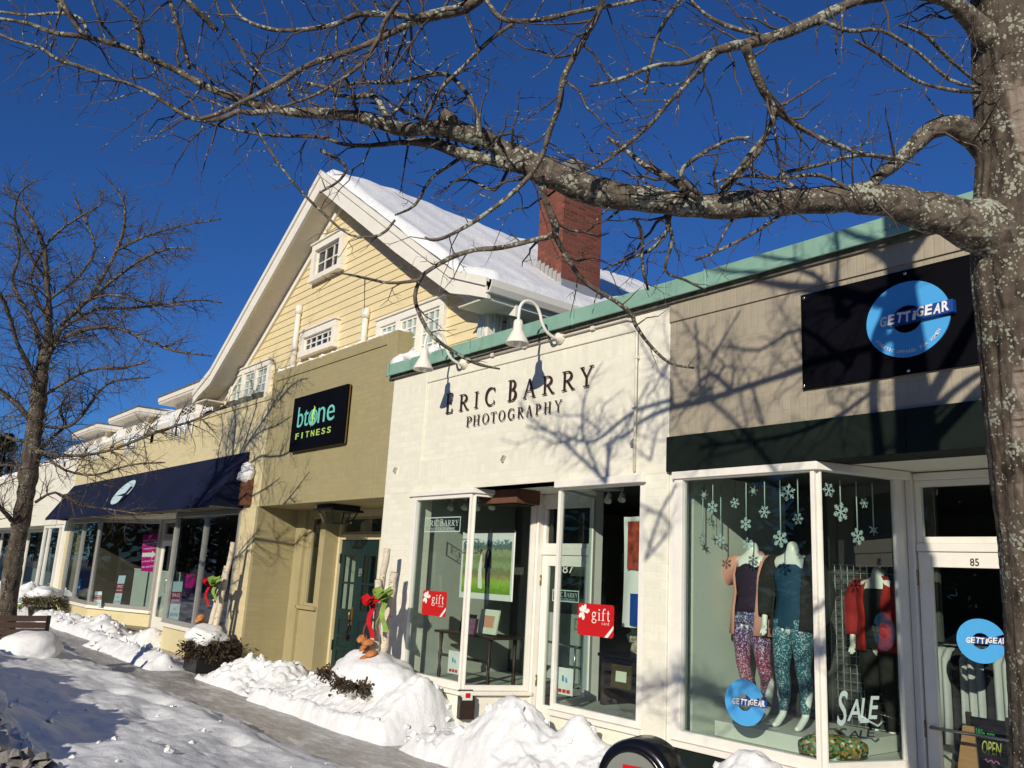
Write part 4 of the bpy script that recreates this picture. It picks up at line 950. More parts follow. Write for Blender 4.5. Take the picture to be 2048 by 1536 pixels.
for i, (c, x0, x1) in enumerate(PH):
    yy = 1000-(x0-540)*.155; a, b = wl(x0, yy-10), wl(x1, yy-10); mb = MB()
    glyph(mb, c, Vector((a.x, -.002, zP)), Vector(UX), Vector(UZ), Vector((0, -1, 0)), b.x-a.x, hP, .007)
    adopt(mb.build('letter', M['brown_letters']), sl)
print('letters', zE, zY, zP, hP)

# ---------------------------------------------------------------- fitness sign
sx0, sx1, sz0, sz1 = -13.20, -11.38, 3.58, 4.47
bs = thing('wall_sign', 'black square-cornered fitness sign with mint and lime letters on olive brick', 'sign', (-12.3, -.04, 3.6))
mb = MB(); mb.box(sx0, sx1, -.075, -.002, sz0, sz1); mb.build('panel', M['sign_black'], bs, bevel=.004)
mb = MB(); mb.box(sx1+.0005, sx1+.006, -.035, -.018, sz0, sz1); mb.box(sx0, sx1, -.035, -.018, sz0-.006, sz0-.0005); mb.build('edge_trim', M['brass'], bs)
yF = -.0755; w_ = sx1-sx0; h_ = sz1-sz0
def bt(s, x0, x1, z0, z1, mat, **k): text_mesh(s, mat, (sx0+w_*x0, yF, sz0+h_*z0), UX, UZ, w_*(x1-x0), h_*(z1-z0), .006, parent=bs, name='lettering', **k)
bt('bt', .12, .335, .42, .80, 'mint', bold=-.004); bt('ne', .52, .82, .42, .70, 'mint', bold=-.004)
mb = MB(); disc(mb, (sx0+w_*.425, yF, sz0+h_*.55), UX, UZ, w_*.085, h_*.15, .006, 28, .78); disc(mb, (sx0+w_*.425, yF, sz0+h_*.53), UX, UZ, w_*.05, h_*.13, .008, 20, .7); mb.build('emblem_ring', M['mint'], bs)
mb = MB(); mb.tube([(sx0+w_*x, yF-.006, sz0+h_*z) for x, z in ((.40, .38), (.43, .48), (.425, .6), (.45, .72), (.43, .76))], [.006, .02, .026, .016, .004], 6); mb.tube([(sx0+w_*x, yF-.006, sz0+h_*z) for x, z in ((.38, .50), (.42, .56), (.47, .50))], [.004, .016, .004], 6); mb.build('emblem_figure', M['lime'], bs)
for i, c in enumerate('FITNESS'):
    x = .115+i*.101; bt(c, x+(.02 if c == 'I' else 0), x+(.04 if c == 'I' else .062), .205, .315, 'lime', bold=.012)

# ---------------------------------------------------------------- clothing shop sign
q0 = AY(1605, 592.4); gx0, gz1, gz0 = q0.x, 4.135, 3.345; gx1 = -2.05
gg = thing('wall_sign', 'large black panel with sky blue ring logo on taupe brick', 'sign', (-2.9, -.03, 3.4))
mb = MB(); mb.box(gx0, gx1, -.03, -.002, gz0, gz1); mb.build('panel', M['sign_black'], gg, bevel=.003)
def ring_logo(parent, c, ux, uz, rx, rz, d=.006, sc=1.0, box=True, arc_text=False, nm='logo_ring', hole=.36):
    c, ux, uz = Vector(c), Vector(ux).normalized(), Vector(uz).normalized(); n = ux.cross(uz)
    mb = MB(); disc(mb, c, ux, uz, rx, rz, d, 56, hole, 12 if arc_text else 22, 372-20 if arc_text else 352)
    mb.build(nm, M['sky_blue'], parent)
    b0, b1, z0, z1 = -.30*rx, 1.12*rx, -.13*rz, .19*rz; dd = .05 if box else d*1.6
    tilt = .04
    uxx = (ux+uz*tilt).normalized()
    mb = MB(); P = [c+uxx*b0+uz*z0, c+uxx*b1+uz*z0, c+uxx*b1+uz*z1, c+uxx*b0+uz*z1]
    mb.prism([p+n*dd for p in P], -n*(dd-.001)); mb.build('banner', M['royal'], parent)
    w = (b1-b0+.30*rx-.06*rx); ch = 'GETTiGEAR'; x = b0-.30*rx
    rr = random.Random(3)
    for k, s in enumerate(ch):
        cw = w/9.0*(.55 if s == 'i' else (1.06 if s != 'i' else 1)); dz = rr.uniform(-.03, .03)*rz
        a_ = rr.uniform(-.12, .10); u2 = (uxx*math.cos(a_)+uz*math.sin(a_)); v2 = (uz*math.cos(a_)-uxx*math.sin(a_))+ux*.12
        hgt = (.27 if s not in 'i' else .24)*rz
        text_mesh(s, 'print_white', c+uxx*x+uz*(z0+.03*rz+dz)+n*(dd+.001), u2, v2, cw*.82, hgt, .004, bold=.03, parent=parent, name='lettering')
        x += cw
    if arc_text:
        tx = 'ATHLETIC APPAREL FOR WOMEN'; m_ = len(tx)
        for k, s in enumerate(tx):
            if s == ' ': continue
            th = rad(-148+116*k/(m_-1)); p = c+ux*(math.cos(th)*rx*.90)+uz*(math.sin(th)*rz*.90)
            u2 = (-ux*math.sin(th)*rx+uz*math.cos(th)*rz).normalized(); v2 = n.cross(u2)
            cw = .058*rx*(.45 if s == 'I' else 1); text_mesh(s, 'print_white', p-u2*cw/2+n*(d+.001), u2, v2, cw, .085*rz, .003, bold=.012, parent=parent, name='lettering')
lc = AY(1814, 638, -.04); lr = AY(1898, 630, -.04).x-lc.x
ring_logo(gg, (lc.x, -.031, AY(1814, 638, -.04).z), UX, UZ, lr*1.04, .285, .012, arc_text=True)
mb = MB()
for px, py in ((1608, 596), (1608, 772), (1810, 547), (1817, 741)):
    p = AY(px, py, -.032); mb.lathe([(.014, 0), (.012, .008), (.001, .010)], (p.x, -.031, p.z), 10, (0, -1, 0))
mb.build('bolt', M['chrome'], gg)

# ---------------------------------------------------------------- gooseneck lamps
def lamp(dx, label):
    X = -6.715+dx; t = thing('gooseneck_lamp', label, 'lamp', (X, 0, 4.33), 'gooseneck lamps over the wall lettering')
    mb = MB(); mb.lathe([(.001, 0), (.075, 0), (.075, .02), (.05, .035), (.045, .06), (.02, .07), (.001, .07)], (X, 0, 4.33), 18, (0, -1, 0)); mb.build('wall_plate', M['pewter'], t)
    pts = [AX(px, py, -6.715) for px, py in ((1122, 677), (1108, 675), (1093, 663), (1084, 645), (1080, 628), (1073, 612), (1061, 603), (1049, 603), (1041, 612), (1038, 626), (1037, 640))]
    P = [Vector((X, min(-.03, p.y), p.z)) for p in pts]
    def smooth(P):
        o = []
        for i in range(len(P)-1):
            a, b, c, d = P[max(i-1, 0)], P[i], P[i+1], P[min(i+2, len(P)-1)]
            for k in range(4):
                s = k/4; o.append(.5*((2*b)+(c-a)*s+(2*a-5*b+4*c-d)*s*s+(3*b-a-3*c+d)*s**3))
        return o+[P[-1]]
    mb = MB(); mb.tube(smooth(P), .017, 10); mb.build('arm', M['white'], t)
    e = P[-1]; zb = AX(1042, 690, -6.715).z; H = e.z-zb
    mb = MB(); mb.lathe([(.001, 0), (.04, -.002), (.05, -.03), (.052, -H*.42), (.068, -H*.52), (.118, -H*.92), (.124, -H), (.116, -H+.002), (.07, -H*.55), (.04, -H*.45), (.001, -H*.42)], (e.x, e.y, e.z), 24); mb.build('lamp_shade', M['white'], t)
    mb = MB(); mb.lathe([(.001, -H*.5), (.035, -H*.55), (.045, -H*.95), (.03, -H*1.08), (.001, -H*1.10)], (e.x, e.y, e.z), 14); mb.build('bulb', M['print_white'], t)
lamp(0, 'white gooseneck lamp above the second word of brown letters, right of the other lamp')
lamp(-1.771, 'white gooseneck lamp nearer the olive wall with snow beside it')

# ---------------------------------------------------------------- entry lantern
ln_ = thing('ceiling_lantern', 'black tapered lantern under the ceiling of the olive entry', 'lamp', (-12.0, .45, 2.6))
c = AY(677, 1019, .45); cx, cy = c.x, .45
mb = MB(); mb.box(cx-.25, cx+.25, cy-.25, cy+.25, 2.66, 2.722); mb.box(cx-.29, cx+.29, cy-.29, cy+.29, 2.625, 2.659); mb.build('canopy_plate', M['black'], ln_, bevel=.004)
mb = MB()
for sx in (-1, 1):
    for sy in (-1, 1): mb.bar((cx+sx*.22, cy+sy*.22, 2.624), (cx+sx*.15, cy+sy*.15, 2.45), .018, .018)
    mb.bar((cx+sx*.15, cy-.15, 2.45), (cx+sx*.15, cy+.15, 2.45), .018, .018); mb.bar((cx-.15, cy+sx*.15, 2.45), (cx+.15, cy+sx*.15, 2.45), .018, .018); mb.bar((cx, cy+sx*.22, 2.624), (cx, cy+sx*.15, 2.45), .012, .012)
mb.build('cage', M['black'], ln_)
mb = MB(); mb.prism([(cx-.14, cy-.14, 2.46), (cx+.14, cy-.14, 2.46), (cx+.14, cy+.14, 2.46), (cx-.14, cy+.14, 2.46)], (0, 0, .16)); mb.build('glass_shade', M['glass'], ln_)
bx = thing('soffit_light', 'dark brown box fitting under the soffit above door 87', 'light fitting', (-8, .4, 2.6))
c = AY(1022, 984, .42)
mb = MB(); mb.box(c.x-.33, c.x+.33, .24, .60, 2.60, 2.764); mb.build('housing', M['brown_wood'], bx, bevel=.008)
mb = MB(); mb.box(c.x-.28, c.x+.28, .28, .56, 2.588, 2.5995); mb.build('lens', M['black'], bx)

# ---------------------------------------------------------------- awning
aw = thing('awning', 'navy canvas shop awning with a pale blue oval logo', 'awning', (-21.5, 0, 2.7))
AX0, AX1, AZ1, AZ0, AYF = -28.1, -15.0, 3.735, 2.74, -.62
def aw_pt(u, v, o=0):
    sag = -.03*math.sin(math.pi*v)*abs(math.sin(u*5*math.pi))
    return Vector((AX0+(AX1-AX0)*u, -.012+(AYF+.012)*v, AZ1+(AZ0-AZ1)*v+sag*.6))+Vector((0, -.85, .53))*o
mb = MB(); n, m_ = 80, 8
mb.add([aw_pt(i/n, j/m_) for j in range(m_+1) for i in range(n+1)], [(j*(n+1)+i, j*(n+1)+i+1, (j+1)*(n+1)+i+1, (j+1)*(n+1)+i) for j in range(m_) for i in range(n)], True)
for X in (AX0, AX1): mb.prism([(X, -.012, AZ1-.004), (X, AYF, AZ0), (X, AYF, AZ0-.03), (X, -.012, AZ0-.03)], (.012 if X == AX0 else -.012, 0, 0))
mb.prism([(AX0, AYF, AZ0+.004), (AX0, AYF-.006, AZ0-.06), (AX0, AYF+.004, AZ0-.06), (AX0, AYF+.01, AZ0)], (AX1-AX0, 0, 0))
mb.build('canopy', M['navy_canvas'], aw)
mb = MB()
for k in range(7):
    X = AX0+.05+(AX1-AX0-.1)*k/6; mb.tube([(X, -.02, AZ0-.02), (X, AYF+.03, AZ0-.02)], .014, 6); mb.tube([(X, -.03, AZ1-.14), (X, AYF+.05, AZ0-.03)], .014, 6)
mb.tube([(AX0+.03, AYF+.03, AZ0-.025), (AX1-.03, AYF+.03, AZ0-.025)], .014, 6); mb.build('frame', M['alum'], aw)
E0, EUX = Vector((0, -.012, AZ1)), Vector((1, 0, 0)); EV = Vector((0, AYF+.012, AZ0-AZ1)).normalized(); EN = EV.cross(EUX).normalized()
if EN.y > 0: EN = -EN
def canvas(px, py, o=.02):
    d = ray(px, py); q = E0+EN*o; return CAM+d*(EN.dot(q-CAM)/EN.dot(d))
def oval(x0, y0, x1, y1, hw, n=28):
    L = math.hypot(x1-x0, y1-y0); tx, ty = (x1-x0)/L, (y1-y0)/L
    return [((x0+x1)/2+tx*L/2*math.cos(2*math.pi*i/n)-ty*hw*math.sin(2*math.pi*i/n), (y0+y1)/2+ty*L/2*math.cos(2*math.pi*i/n)+tx*hw*math.sin(2*math.pi*i/n)) for i in range(n)]
mb = MB(); mb.prism([canvas(*p) for p in oval(222, 1008, 271, 961, 9)], EN*.003); mb.build('logo', M['pale_poster'], aw)
mb = MB(); mb.prism([canvas(*p, .0245) for p in ((233, 992), (250, 986), (247, 990), (262, 972), (266, 974), (252, 990), (256, 988), (240, 1003), (236, 1004), (246, 992))], EN*.002); mb.build('logo_stroke', M['navy_canvas'], aw)

# ---------------------------------------------------------------- brown box with snow on the pier
bw = thing('wooden_box', 'brown slatted wooden box capped with snow beside the navy awning', 'box', (-14.75, -.15, 2.78))
mb = MB(); x0, x1 = -15.0, -14.66
for k in range(4): mb.box(x0+k*.086, x0+k*.086+.08, -.11, -.082, 2.76, 3.2)
mb.box(x0, x1, -.081, -.002, 2.76, 3.2); mb.build('body', M['brown_wood'], bw, bevel=.004)
mb = MB(); mb.blob((-14.80, -.09, 3.33), .19, 3, .15, (.95, .6, 1.0), 2); mb.blob((-14.94, -.11, 3.27), .11, 2, .2, (1, .8, .9), 3); mb.build('snow_cap', M['snow'], bw)
mb = MB(); mb.blob((-15.02, -.10, 3.23), .08, 2, .3, (1.5, .7, .6), 5); mb.build('tan_tip', M['tan_wood'], bw)

# ---------------------------------------------------------------- leaflet box below the bay
fb = thing('leaflet_box', 'dark brown leaflet box with paper inside, fixed under the left bay of the white shop', 'box', (-8.05, -.1, .2))
A_, B2 = Vector((-8.15, 0, 0)), Vector((-7.9, .82, 0)); tv = (B2-A_).normalized(); nv = Vector((tv.y, -tv.x, 0)); e0 = AP(915, 1400, (-8.15, -.01), (-7.9, .81)); e1 = AP(944, 1400, (-8.15, -.01), (-7.9, .81)); fw_ = (e1-e0).length; fc = (e0+e1)/2
zt_, zb_ = AP(930, 1379, (-8.15, -.01), (-7.9, .81)).z, AP(930, 1436, (-8.15, -.01), (-7.9, .81)).z
fc.z = zb_; hw, hh_, dp = fw_/2, (zt_-zb_), .10
def FP(u, o, z): return fc+tv*(u*hw)+nv*o+Vector((0, 0, z*hh_))
def fbox(mb, u0, u1, o0, o1, z0, z1): mb.obox((FP(u0, o0, z0)+FP(u1, o1, z1))/2, tv*((u1-u0)*hw/2), nv*((o1-o0)/2), Vector((0, 0, (z1-z0)*hh_/2)))
mb = MB(); fbox(mb, -1, 1, .002, .012, 0, 1); fbox(mb, -1, 1, dp-.01, dp, 0, .66); fbox(mb, -1, -.9, .0121, dp-.0101, 0, .8); fbox(mb, .9, 1, .0121, dp-.0101, 0, .8); fbox(mb, -.9, .9, .0121, dp-.0101, 0, .04); mb.build('body', M['dark_wood'], fb)
mb = MB(); mb.obox(FP(0, .05, .62), tv*(hw*.8), nv*.014, Vector((0, 0, hh_*.34))-nv*.01); mb.build('leaflets', M['paper'], fb)
mb = MB(); mb.obox(FP(.1, .068, .82), tv*(hw*.3), nv*.002, Vector((0, 0, hh_*.08))); mb.build('print', M['red'], fb)

# ---------------------------------------------------------------- parking meter, lower edge of the picture
pc = AT(1287, 1566, 2.75); fn = Vector((.28, -.96, 0)).normalized(); fx = Vector((-fn.y, fn.x, 0)); 
pmt = thing('parking_meter', 'black domed parking meter with grey face and red flag in front of the tan shop', 'parking meter', (pc.x, pc.y, 0))
r_ = .139; mb = MB()
rings = []
for off, k in ((-.075, .80), (-.07, .93), (-.05, 1.0), (.05, 1.0), (.068, .95), (.075, .86)):
    rings.append([pc+fn*off+(fx*math.cos(a)+Vector((0, 0, 1))*math.sin(a))*r_*k for a in [2*math.pi*i/48 for i in range(48)]])
mb.loft(rings); mb.prism([pc-fx*.07-fn*.055+Vector((0, 0, -.1)), pc+fx*.07-fn*.055+Vector((0, 0, -.1)), pc+fx*.07+fn*.055+Vector((0, 0, -.1)), pc-fx*.07+fn*.055+Vector((0, 0, -.1))], (0, 0, -.2))
mb.build('housing', M['rubber'], pmt)
mb = MB(); rings = [[pc+fn*off+(fx*math.cos(a)+Vector((0, 0, 1))*math.sin(a))*r_*k for a in [2*math.pi*i/48 for i in range(48)]] for off, k in ((.0755, .84), (.085, .82), (.086, .74), (.0765, .725))]
mb.loft(rings, cap=False); mb.build('bezel', M['rubber'], pmt)
mb = MB(); disc(mb, pc+fn*.074, fx, (0, 0, 1), r_*.74, r_*.74, .004, 40); mb.build('face', M['sign_grey'], pmt)
mb = MB(); b = pc+fn*.0785; Zv = Vector((0, 0, 1)); mb.prism([b+fx*-.035+Zv*.015, b+fx*.042+Zv*.015, b+fx*.042+Zv*.062, b+fx*-.035+Zv*.062], fn*.002); mb.build('flag', M['red'], pmt)
mb = MB(); mb.tube([(pc.x, pc.y, pc.z-.3), (pc.x, pc.y, -.1)], .03, 14); mb.build('post', M['sign_grey'], pmt)

# ---------------------------------------------------------------- planters dressed for winter
def ribbon_strip(mb, pts, w, side):
    pts = [Vector(p) for p in pts]; side = Vector(side).normalized(); vs = []
    for i, p in enumerate(pts): s = side*w/2; vs += [p-s, p+s]
    k = len(vs); vs += [v+Vector((0, -.003, 0)) for v in vs]
    fs = []
    for i in range(len(pts)-1): fs += [(2*i, 2*i+1, 2*i+3, 2*i+2), (k+2*i, k+2*i+2, k+2*i+3, k+2*i+1)]
    mb.add(vs, fs, True)
def bow(parent, c, mat, s, seed, tails=.35):
    rr = random.Random(seed); mb = MB(); c = Vector(c)
    for sd in (-1, 1):
        for k in range(2):
            up = .05+.22*k; L = [c]
            for i in range(9):
                a = math.pi*2*i/8; L.append(c+Vector((sd*s*(.5-.5*math.cos(a))*(.85-.15*k), -.05-.03*k+.02*math.sin(a), s*(up*(.5-.5*math.cos(a))+.22*math.sin(a)*sd))))
            ribbon_strip(mb, L, s*.55, (rr.uniform(-.3, .3), 1, rr.uniform(.3, .8)))
    for sd in (-1, 1):
        L = [c+Vector((sd*s*.55*t*(1-.3*t), -.05+.03*math.sin(t*7+sd), -tails*t)) for t in [i/8 for i in range(9)]]
        ribbon_strip(mb, L, s*.40, (1, .35*sd, 0))
    mb.blob(c+Vector((0, -.05, 0)), s*.2, 2, .2); return mb.build('bow', M[mat], parent)
def sprays(mb, c, rx, ry, rz, n, seed, L=.2, droop=.25):
    """drooping evergreen fans: each a stalk with flat leaf blades"""
    rr = random.Random(seed); c = Vector(c)
    for k in range(n):
        a = rr.uniform(0, 2*math.pi); q = math.sqrt(rr.random()); e = rr.uniform(-.6, 1)
        p = c+Vector((math.cos(a)*rx*q, math.sin(a)*ry*q, e*rz*(1-.5*q)))
        d = Vector((math.cos(a), math.sin(a), rr.uniform(-droop-.5, .5))).normalized()
        for j in range(5):
            t0 = p+d*(L*j/5); w = d.cross(Vector((rr.uniform(-1, 1), rr.uniform(-1, 1), rr.uniform(-1, 1)))).normalized()
            b = d*.6+w*rr.uniform(.3, .8); ln2 = L*rr.uniform(.25, .5); s = b.cross(w).normalized()*.012+Vector((0, 0, .004))
            e2 = t0+b.normalized()*ln2; mid = (t0+e2)/2
            mb.add([t0, mid+s, e2, mid-s], [(0, 1, 2, 3)])
def birch(parent, a, b, r, seed):
    rr = random.Random(seed); a, b = Vector(a), Vector(b); pts = []; n = 9
    for i in range(n+1): t = i/n; pts.append(a+(b-a)*t+Vector((rr.uniform(-.008, .008), rr.uniform(-.008, .008), 0)))
    mb = MB(); mb.tube(pts, [r*(1-.18*i/n)*rr.uniform(.94, 1.06) for i in range(n+1)], 12)
    for k in range(3):
        t = rr.uniform(.3, .9); p = a+(b-a)*t; mb.tube([p, p+Vector((rr.uniform(-1, 1)*r*1.6, -r*.9, r*.8))], [r*.35, r*.25], 6)
    o = mb.build('birch_pole', M['birch'], parent)
    e = MB(); e.lathe([(.001, .002), (r*.8, .002), (r*.82, -.004)], b, 12, (b-a)); sub(e, 'cut_end', 'tan_wood', o)
def mushroom(parent, c, n, seed, s=.09):
    rr = random.Random(seed); mb = MB()
    for k in range(n):
        p = Vector(c)+Vector((rr.uniform(-.10, .10), rr.uniform(-.06, .02), rr.uniform(-.02, .22))); r = s*rr.uniform(.7, 1.25)
        mb.lathe([(.001, .03), (r*.5, .028), (r*.9, .006), (r, -.01), (r*.7, -.02), (r*.2, -.03), (r*.18, -.09), (.001, -.09)], p, 14, (rr.uniform(-.4, .4), rr.uniform(-.9, -.2), 1))
    mb.build('fungus', M['fungus'], parent)
# by the olive wall
PX, PY_ = -14.52, -.47
p1 = thing('planter', 'dark square planter of brown evergreens and snow against the yellow pier, birch poles upright', 'planter', (PX, PY_, 0), 'birch pole planters along the shops')
mb = MB(); mb.prism([(PX-.28, PY_-.28, 0), (PX+.28, PY_-.28, 0), (PX+.28, PY_+.28, 0), (PX-.28, PY_+.28, 0)], (0, 0, .02)); hexa(mb, [(PX-.30, PY_-.30), (PX+.30, PY_-.30), (PX+.30, PY_+.30), (PX-.30, PY_+.30)], 0, .021, .46); mb.build('tub', M['black'], p1, bevel=.02)
mb = MB(); sprays(mb, (PX, PY_, .34), .35, .35, .2, 560, 3, .17, .9); sprays(mb, (PX+.26, PY_, .46), .2, .25, .14, 60, 4, .22, .2); mb.build('evergreen', M['evergreen'], p1)
mb = MB(); mb.blob((PX+.04, PY_-.10, .58), .31, 3, .3, (1.15, 1.0, .52), 4); mb.blob((PX-.24, PY_-.12, .55), .16, 2, .3, (1.2, 1, .4), 5); mb.blob((PX+.22, PY_-.2, .52), .16, 2, .35, (1, 1, .8), 6); mb.build('snow_cap', M['snow'], p1)
birch(p1, (PX-.04, PY_+.05, .5), (PX+.09, PY_+.14, 2.10), .052, 1); birch(p1, (PX-.18, PY_+.0, .5), (PX-.02, PY_+.12, 1.70), .055, 2)
bow(p1, (PX-.16, PY_-.06, 1.42), 'ribbon_red', .14, 1, .38); bow(p1, (PX+.06, PY_-.03, 1.44), 'ribbon_green', .2, 2, .3); mushroom(p1, (PX-.25, PY_-.1, .70), 6, 2, .055)
# by the white shop, half buried
PX, PY_ = -9.52, -.46
p2 = thing('planter', 'snow buried planter with three birch poles and ribbons by the white shop', 'planter', (PX, PY_, 0), 'birch pole planters along the shops')
mb = MB(); hexa(mb, [(PX-.30, PY_-.30), (PX+.30, PY_-.30), (PX+.30, PY_+.30), (PX-.30, PY_+.30)], 0, 0, .28); mb.build('tub', M['black'], p2, bevel=.02)
mb = MB(); sprays(mb, (PX-.16, PY_-.30, .52), .12, .12, .12, 160, 13, .12, .6); sprays(mb, (PX+.36, PY_-.34, .46), .26, .10, .08, 240, 14, .12, .6); mb.build('evergreen', M['evergreen'], p2)
mb = MB(); mb.blob((PX+.14, PY_+.04, .52), .50, 4, .16, (1.15, .85, .62), 14); mb.blob((PX-.20, PY_+.02, .50), .32, 3, .2, (1, 1, .7), 15); mb.blob((PX+.55, PY_+.05, .48), .34, 3, .2, (1.1, .9, .75), 16); mb.blob((PX+.02, PY_-.30, .40), .12, 3, .25, (.7, .8, 1.6), 17); mb.build('snow_cap', M['snow'], p2)
for px0, py0, px1, py1, dy, r, sd in ((742, 1318, 774, 1097, .10, .05, 11), (752, 1300, 757, 1160, .02, .05, 12), (766, 1308, 789, 1144, .12, .058, 13)):
    birch(p2, AY(px0, py0, PY_+dy), AY(px1, py1, PY_+dy+.05), r, sd)
c = AY(749, 1203, PY_-.07); bow(p2, (c.x, PY_-.07, c.z), 'ribbon_red', .17, 3, .42); c = AY(774, 1195, PY_-.03); bow(p2, (c.x, PY_-.03, c.z+.03), 'ribbon_green', .19, 4, .42)
c = AY(733, 1300, PY_-.12); mushroom(p2, (c.x, PY_-.12, c.z-.08), 6, 5, .065)
# far left
PX, PY_ = -26.6, -.6
p3 = thing('planter', 'low rounded evergreen planter under snow with a red ribbon at the far left', 'planter', (PX, PY_, 0))
mb = MB(); mb.lathe([(.3, 0), (.36, .32), (.33, .33), (.001, .30)], (PX, PY_, 0), 20); mb.build('tub', M['black'], p3)
mb = MB(); sprays(mb, (PX+.1, PY_, .45), .5, .45, .2, 380, 23, .22, .4); mb.build('evergreen', M['evergreen2'], p3)
mb = MB(); mb.blob((PX-.05, PY_, .68), .42, 3, .2, (1.25, 1, .42), 24); mb.blob((PX+.3, PY_-.1, .72), .26, 2, .25, (1.1, 1, .5), 25); mb.build('snow_cap', M['snow'], p3)
bow(p3, (PX-.62, PY_-.2, .45), 'ribbon_red', .22, 6, .25); bow(p3, (PX-.15, PY_-.45, .3), 'ribbon_green', .16, 7, .12)
mb = MB(); mb.tube([(PX-.1+.62*math.cos(a), PY_+.05, .35+.52*math.sin(a)) for a in [math.pi*i/16 for i in range(17)]], .012, 6); mb.build('wire_hoop', M['black'], p3)
# ================================================================ things behind the shop windows
def put(name, label, cat, loc, group=None): return thing(name, label, cat, loc, group)
def card(mb, px0, py0, px1, py1, y, th=.004):
    a, b = AY(px0, py0, y), AY(px1, py1, y); mb.box(a.x, b.x, y-th, y, min(a.z, b.z), max(a.z, b.z)); return a, b
# ---- gift card signs on the glass of the white shop
def gift(px0, py0, px1, py1, y, label):
    a, b = AY(px0, (py0+py1)/2, y), AY(px1, (py0+py1)/2, y); cx = (px0+px1)/2
    z1, z0 = AY(cx, py0, y).z, AY(cx, py1, y).z; x0, x1 = a.x, b.x; w, h = x1-x0, z1-z0
    t = put('gift_card_sign', label, 'sign', ((x0+x1)/2, y, z0), 'red gift card signs')
    mb = MB(); r = .06*w; pts = []
    for cx_, cz_, a0 in ((x1-r, z1-r, 0), (x0+r, z1-r, 90), (x0+r, z0+r, 180), (x1-r, z0+r, 270)): pts += [(cx_+r*math.cos(rad(a0+q*22.5)), y, cz_+r*math.sin(rad(a0+q*22.5))) for q in range(5)]
    mb.prism(pts, (0, -.004, 0)); mb.build('card', M['red'], t, smooth=False)
    serif_line('gift', 'print_white', (x0+w*.40, y-.0045, z0+h*.50), UX, UZ, w*.50, h*.36*1.0, .001, parent=t)
    serif_line('card', 'print_white', (x0+w*.68, y-.0045, z0+h*.38), UX, UZ, w*.2, h*.09, .001, parent=t)
    mb = MB(); yy = y-.0045
    mb.prism([(x0+w*.76, yy, z0), (x0+w*.85, yy, z0), (x1, yy, z0+h*.27), (x1, yy, z0+h*.38)], (0, -.0008, 0)); mb.build('stripe', M['print_white'], t)
    mb = MB(); c = Vector((x0+w*.17, yy, z0+h*.72))
    for k, (dx, dz) in enumerate(((-.14, -.16), (-.02, -.24), (.16, .06), (.05, .24), (-.12, .12), (-.05, .2))):
        d = Vector((w*dx, 0, h*dz)); s = Vector((d.z, 0, -d.x)).normalized()*.022; o = Vector((0, -.0003*k, 0)); mb.prism([c+o, c+d*.6+s+o, c+d+o+s*.4, c+d-s*.6+o, c+d*.6-s+o], (0, -.0008, 0))
    mb.build('ribbon_print', M['print_white'], t)
gift(845, 1182, 893, 1232, .018, 'red gift card sign on the left pane, the smaller looking of the pair')
gift(1156, 1208, 1228, 1273, .018, 'red gift card sign on the pane right of door 87')
# ---- frosted window lettering
def decal(px0, py0, px1, py1, y, label, full=True):
    a, b = AY(px0, (py0+py1)/2, y), AY(px1, (py0+py1)/2, y); cx = (px0+px1)/2; z1, z0 = AY(cx, py0, y).z, AY(cx, py1, y).z
    t = put('window_lettering', label, 'sign', (a.x, y, z0)); w, h = b.x-a.x, z1-z0; e = .012
    mb = MB(); mb.box(a.x, b.x, y-.002, y, z0, z0+e); mb.box(a.x, b.x, y-.002, y, z1-e, z1); mb.box(a.x, a.x+e, y-.002, y, z0+e, z1-e); mb.box(b.x-e, b.x, y-.002, y, z0+e, z1-e); mb.build('border', M['frost'], t)
    serif_line('ERIC BARRY', 'frost', (a.x+w*.05, y, z0+h*.40), UX, UZ, w*.9, h*.46, .002, 1.2, parent=t, gap=.10, space=.2)
    serif_line('PHOTOGRAPHY', 'frost', (a.x+w*.14, y, z0+h*.10), UX, UZ, w*.72, h*.20, .002, parent=t)
decal(850, 1034, 921, 1064, .018, 'frosted name lettering in a thin box, high on the left bay')
decal(1105, 1180, 1158, 1204, .893, 'frosted name lettering in a thin box on the glass of door 87')
c = AY(1125, 1146, .89); d = AY(1148, 1128, .89); t = put('door_number', 'white number 87 on the door glass', 'number', (c.x, .89, c.z)); text_mesh('87', 'print_white', (c.x, .893, c.z), UX, UZ, d.x-c.x, d.z-c.z, .002, parent=t)
c = AY(1941, 1132, .93); d = AY(1958, 1117, .93); t = put('door_number', 'black number 85 on the white door rail', 'number', (c.x, .93, c.z)); text_mesh('85', 'black', (c.x, .9275, c.z), UX, UZ, d.x-c.x, d.z-c.z, .002, parent=t, bold=.01)
c = AY(716, 1153, 1.10); t = put('door_number', 'pale number 89 between the panes of the green door', 'number', (c.x, 1.1, c.z)); text_mesh('89', 'alum', (c.x, 1.1085, c.z), UX, UZ, .10, .13, .003, parent=t)
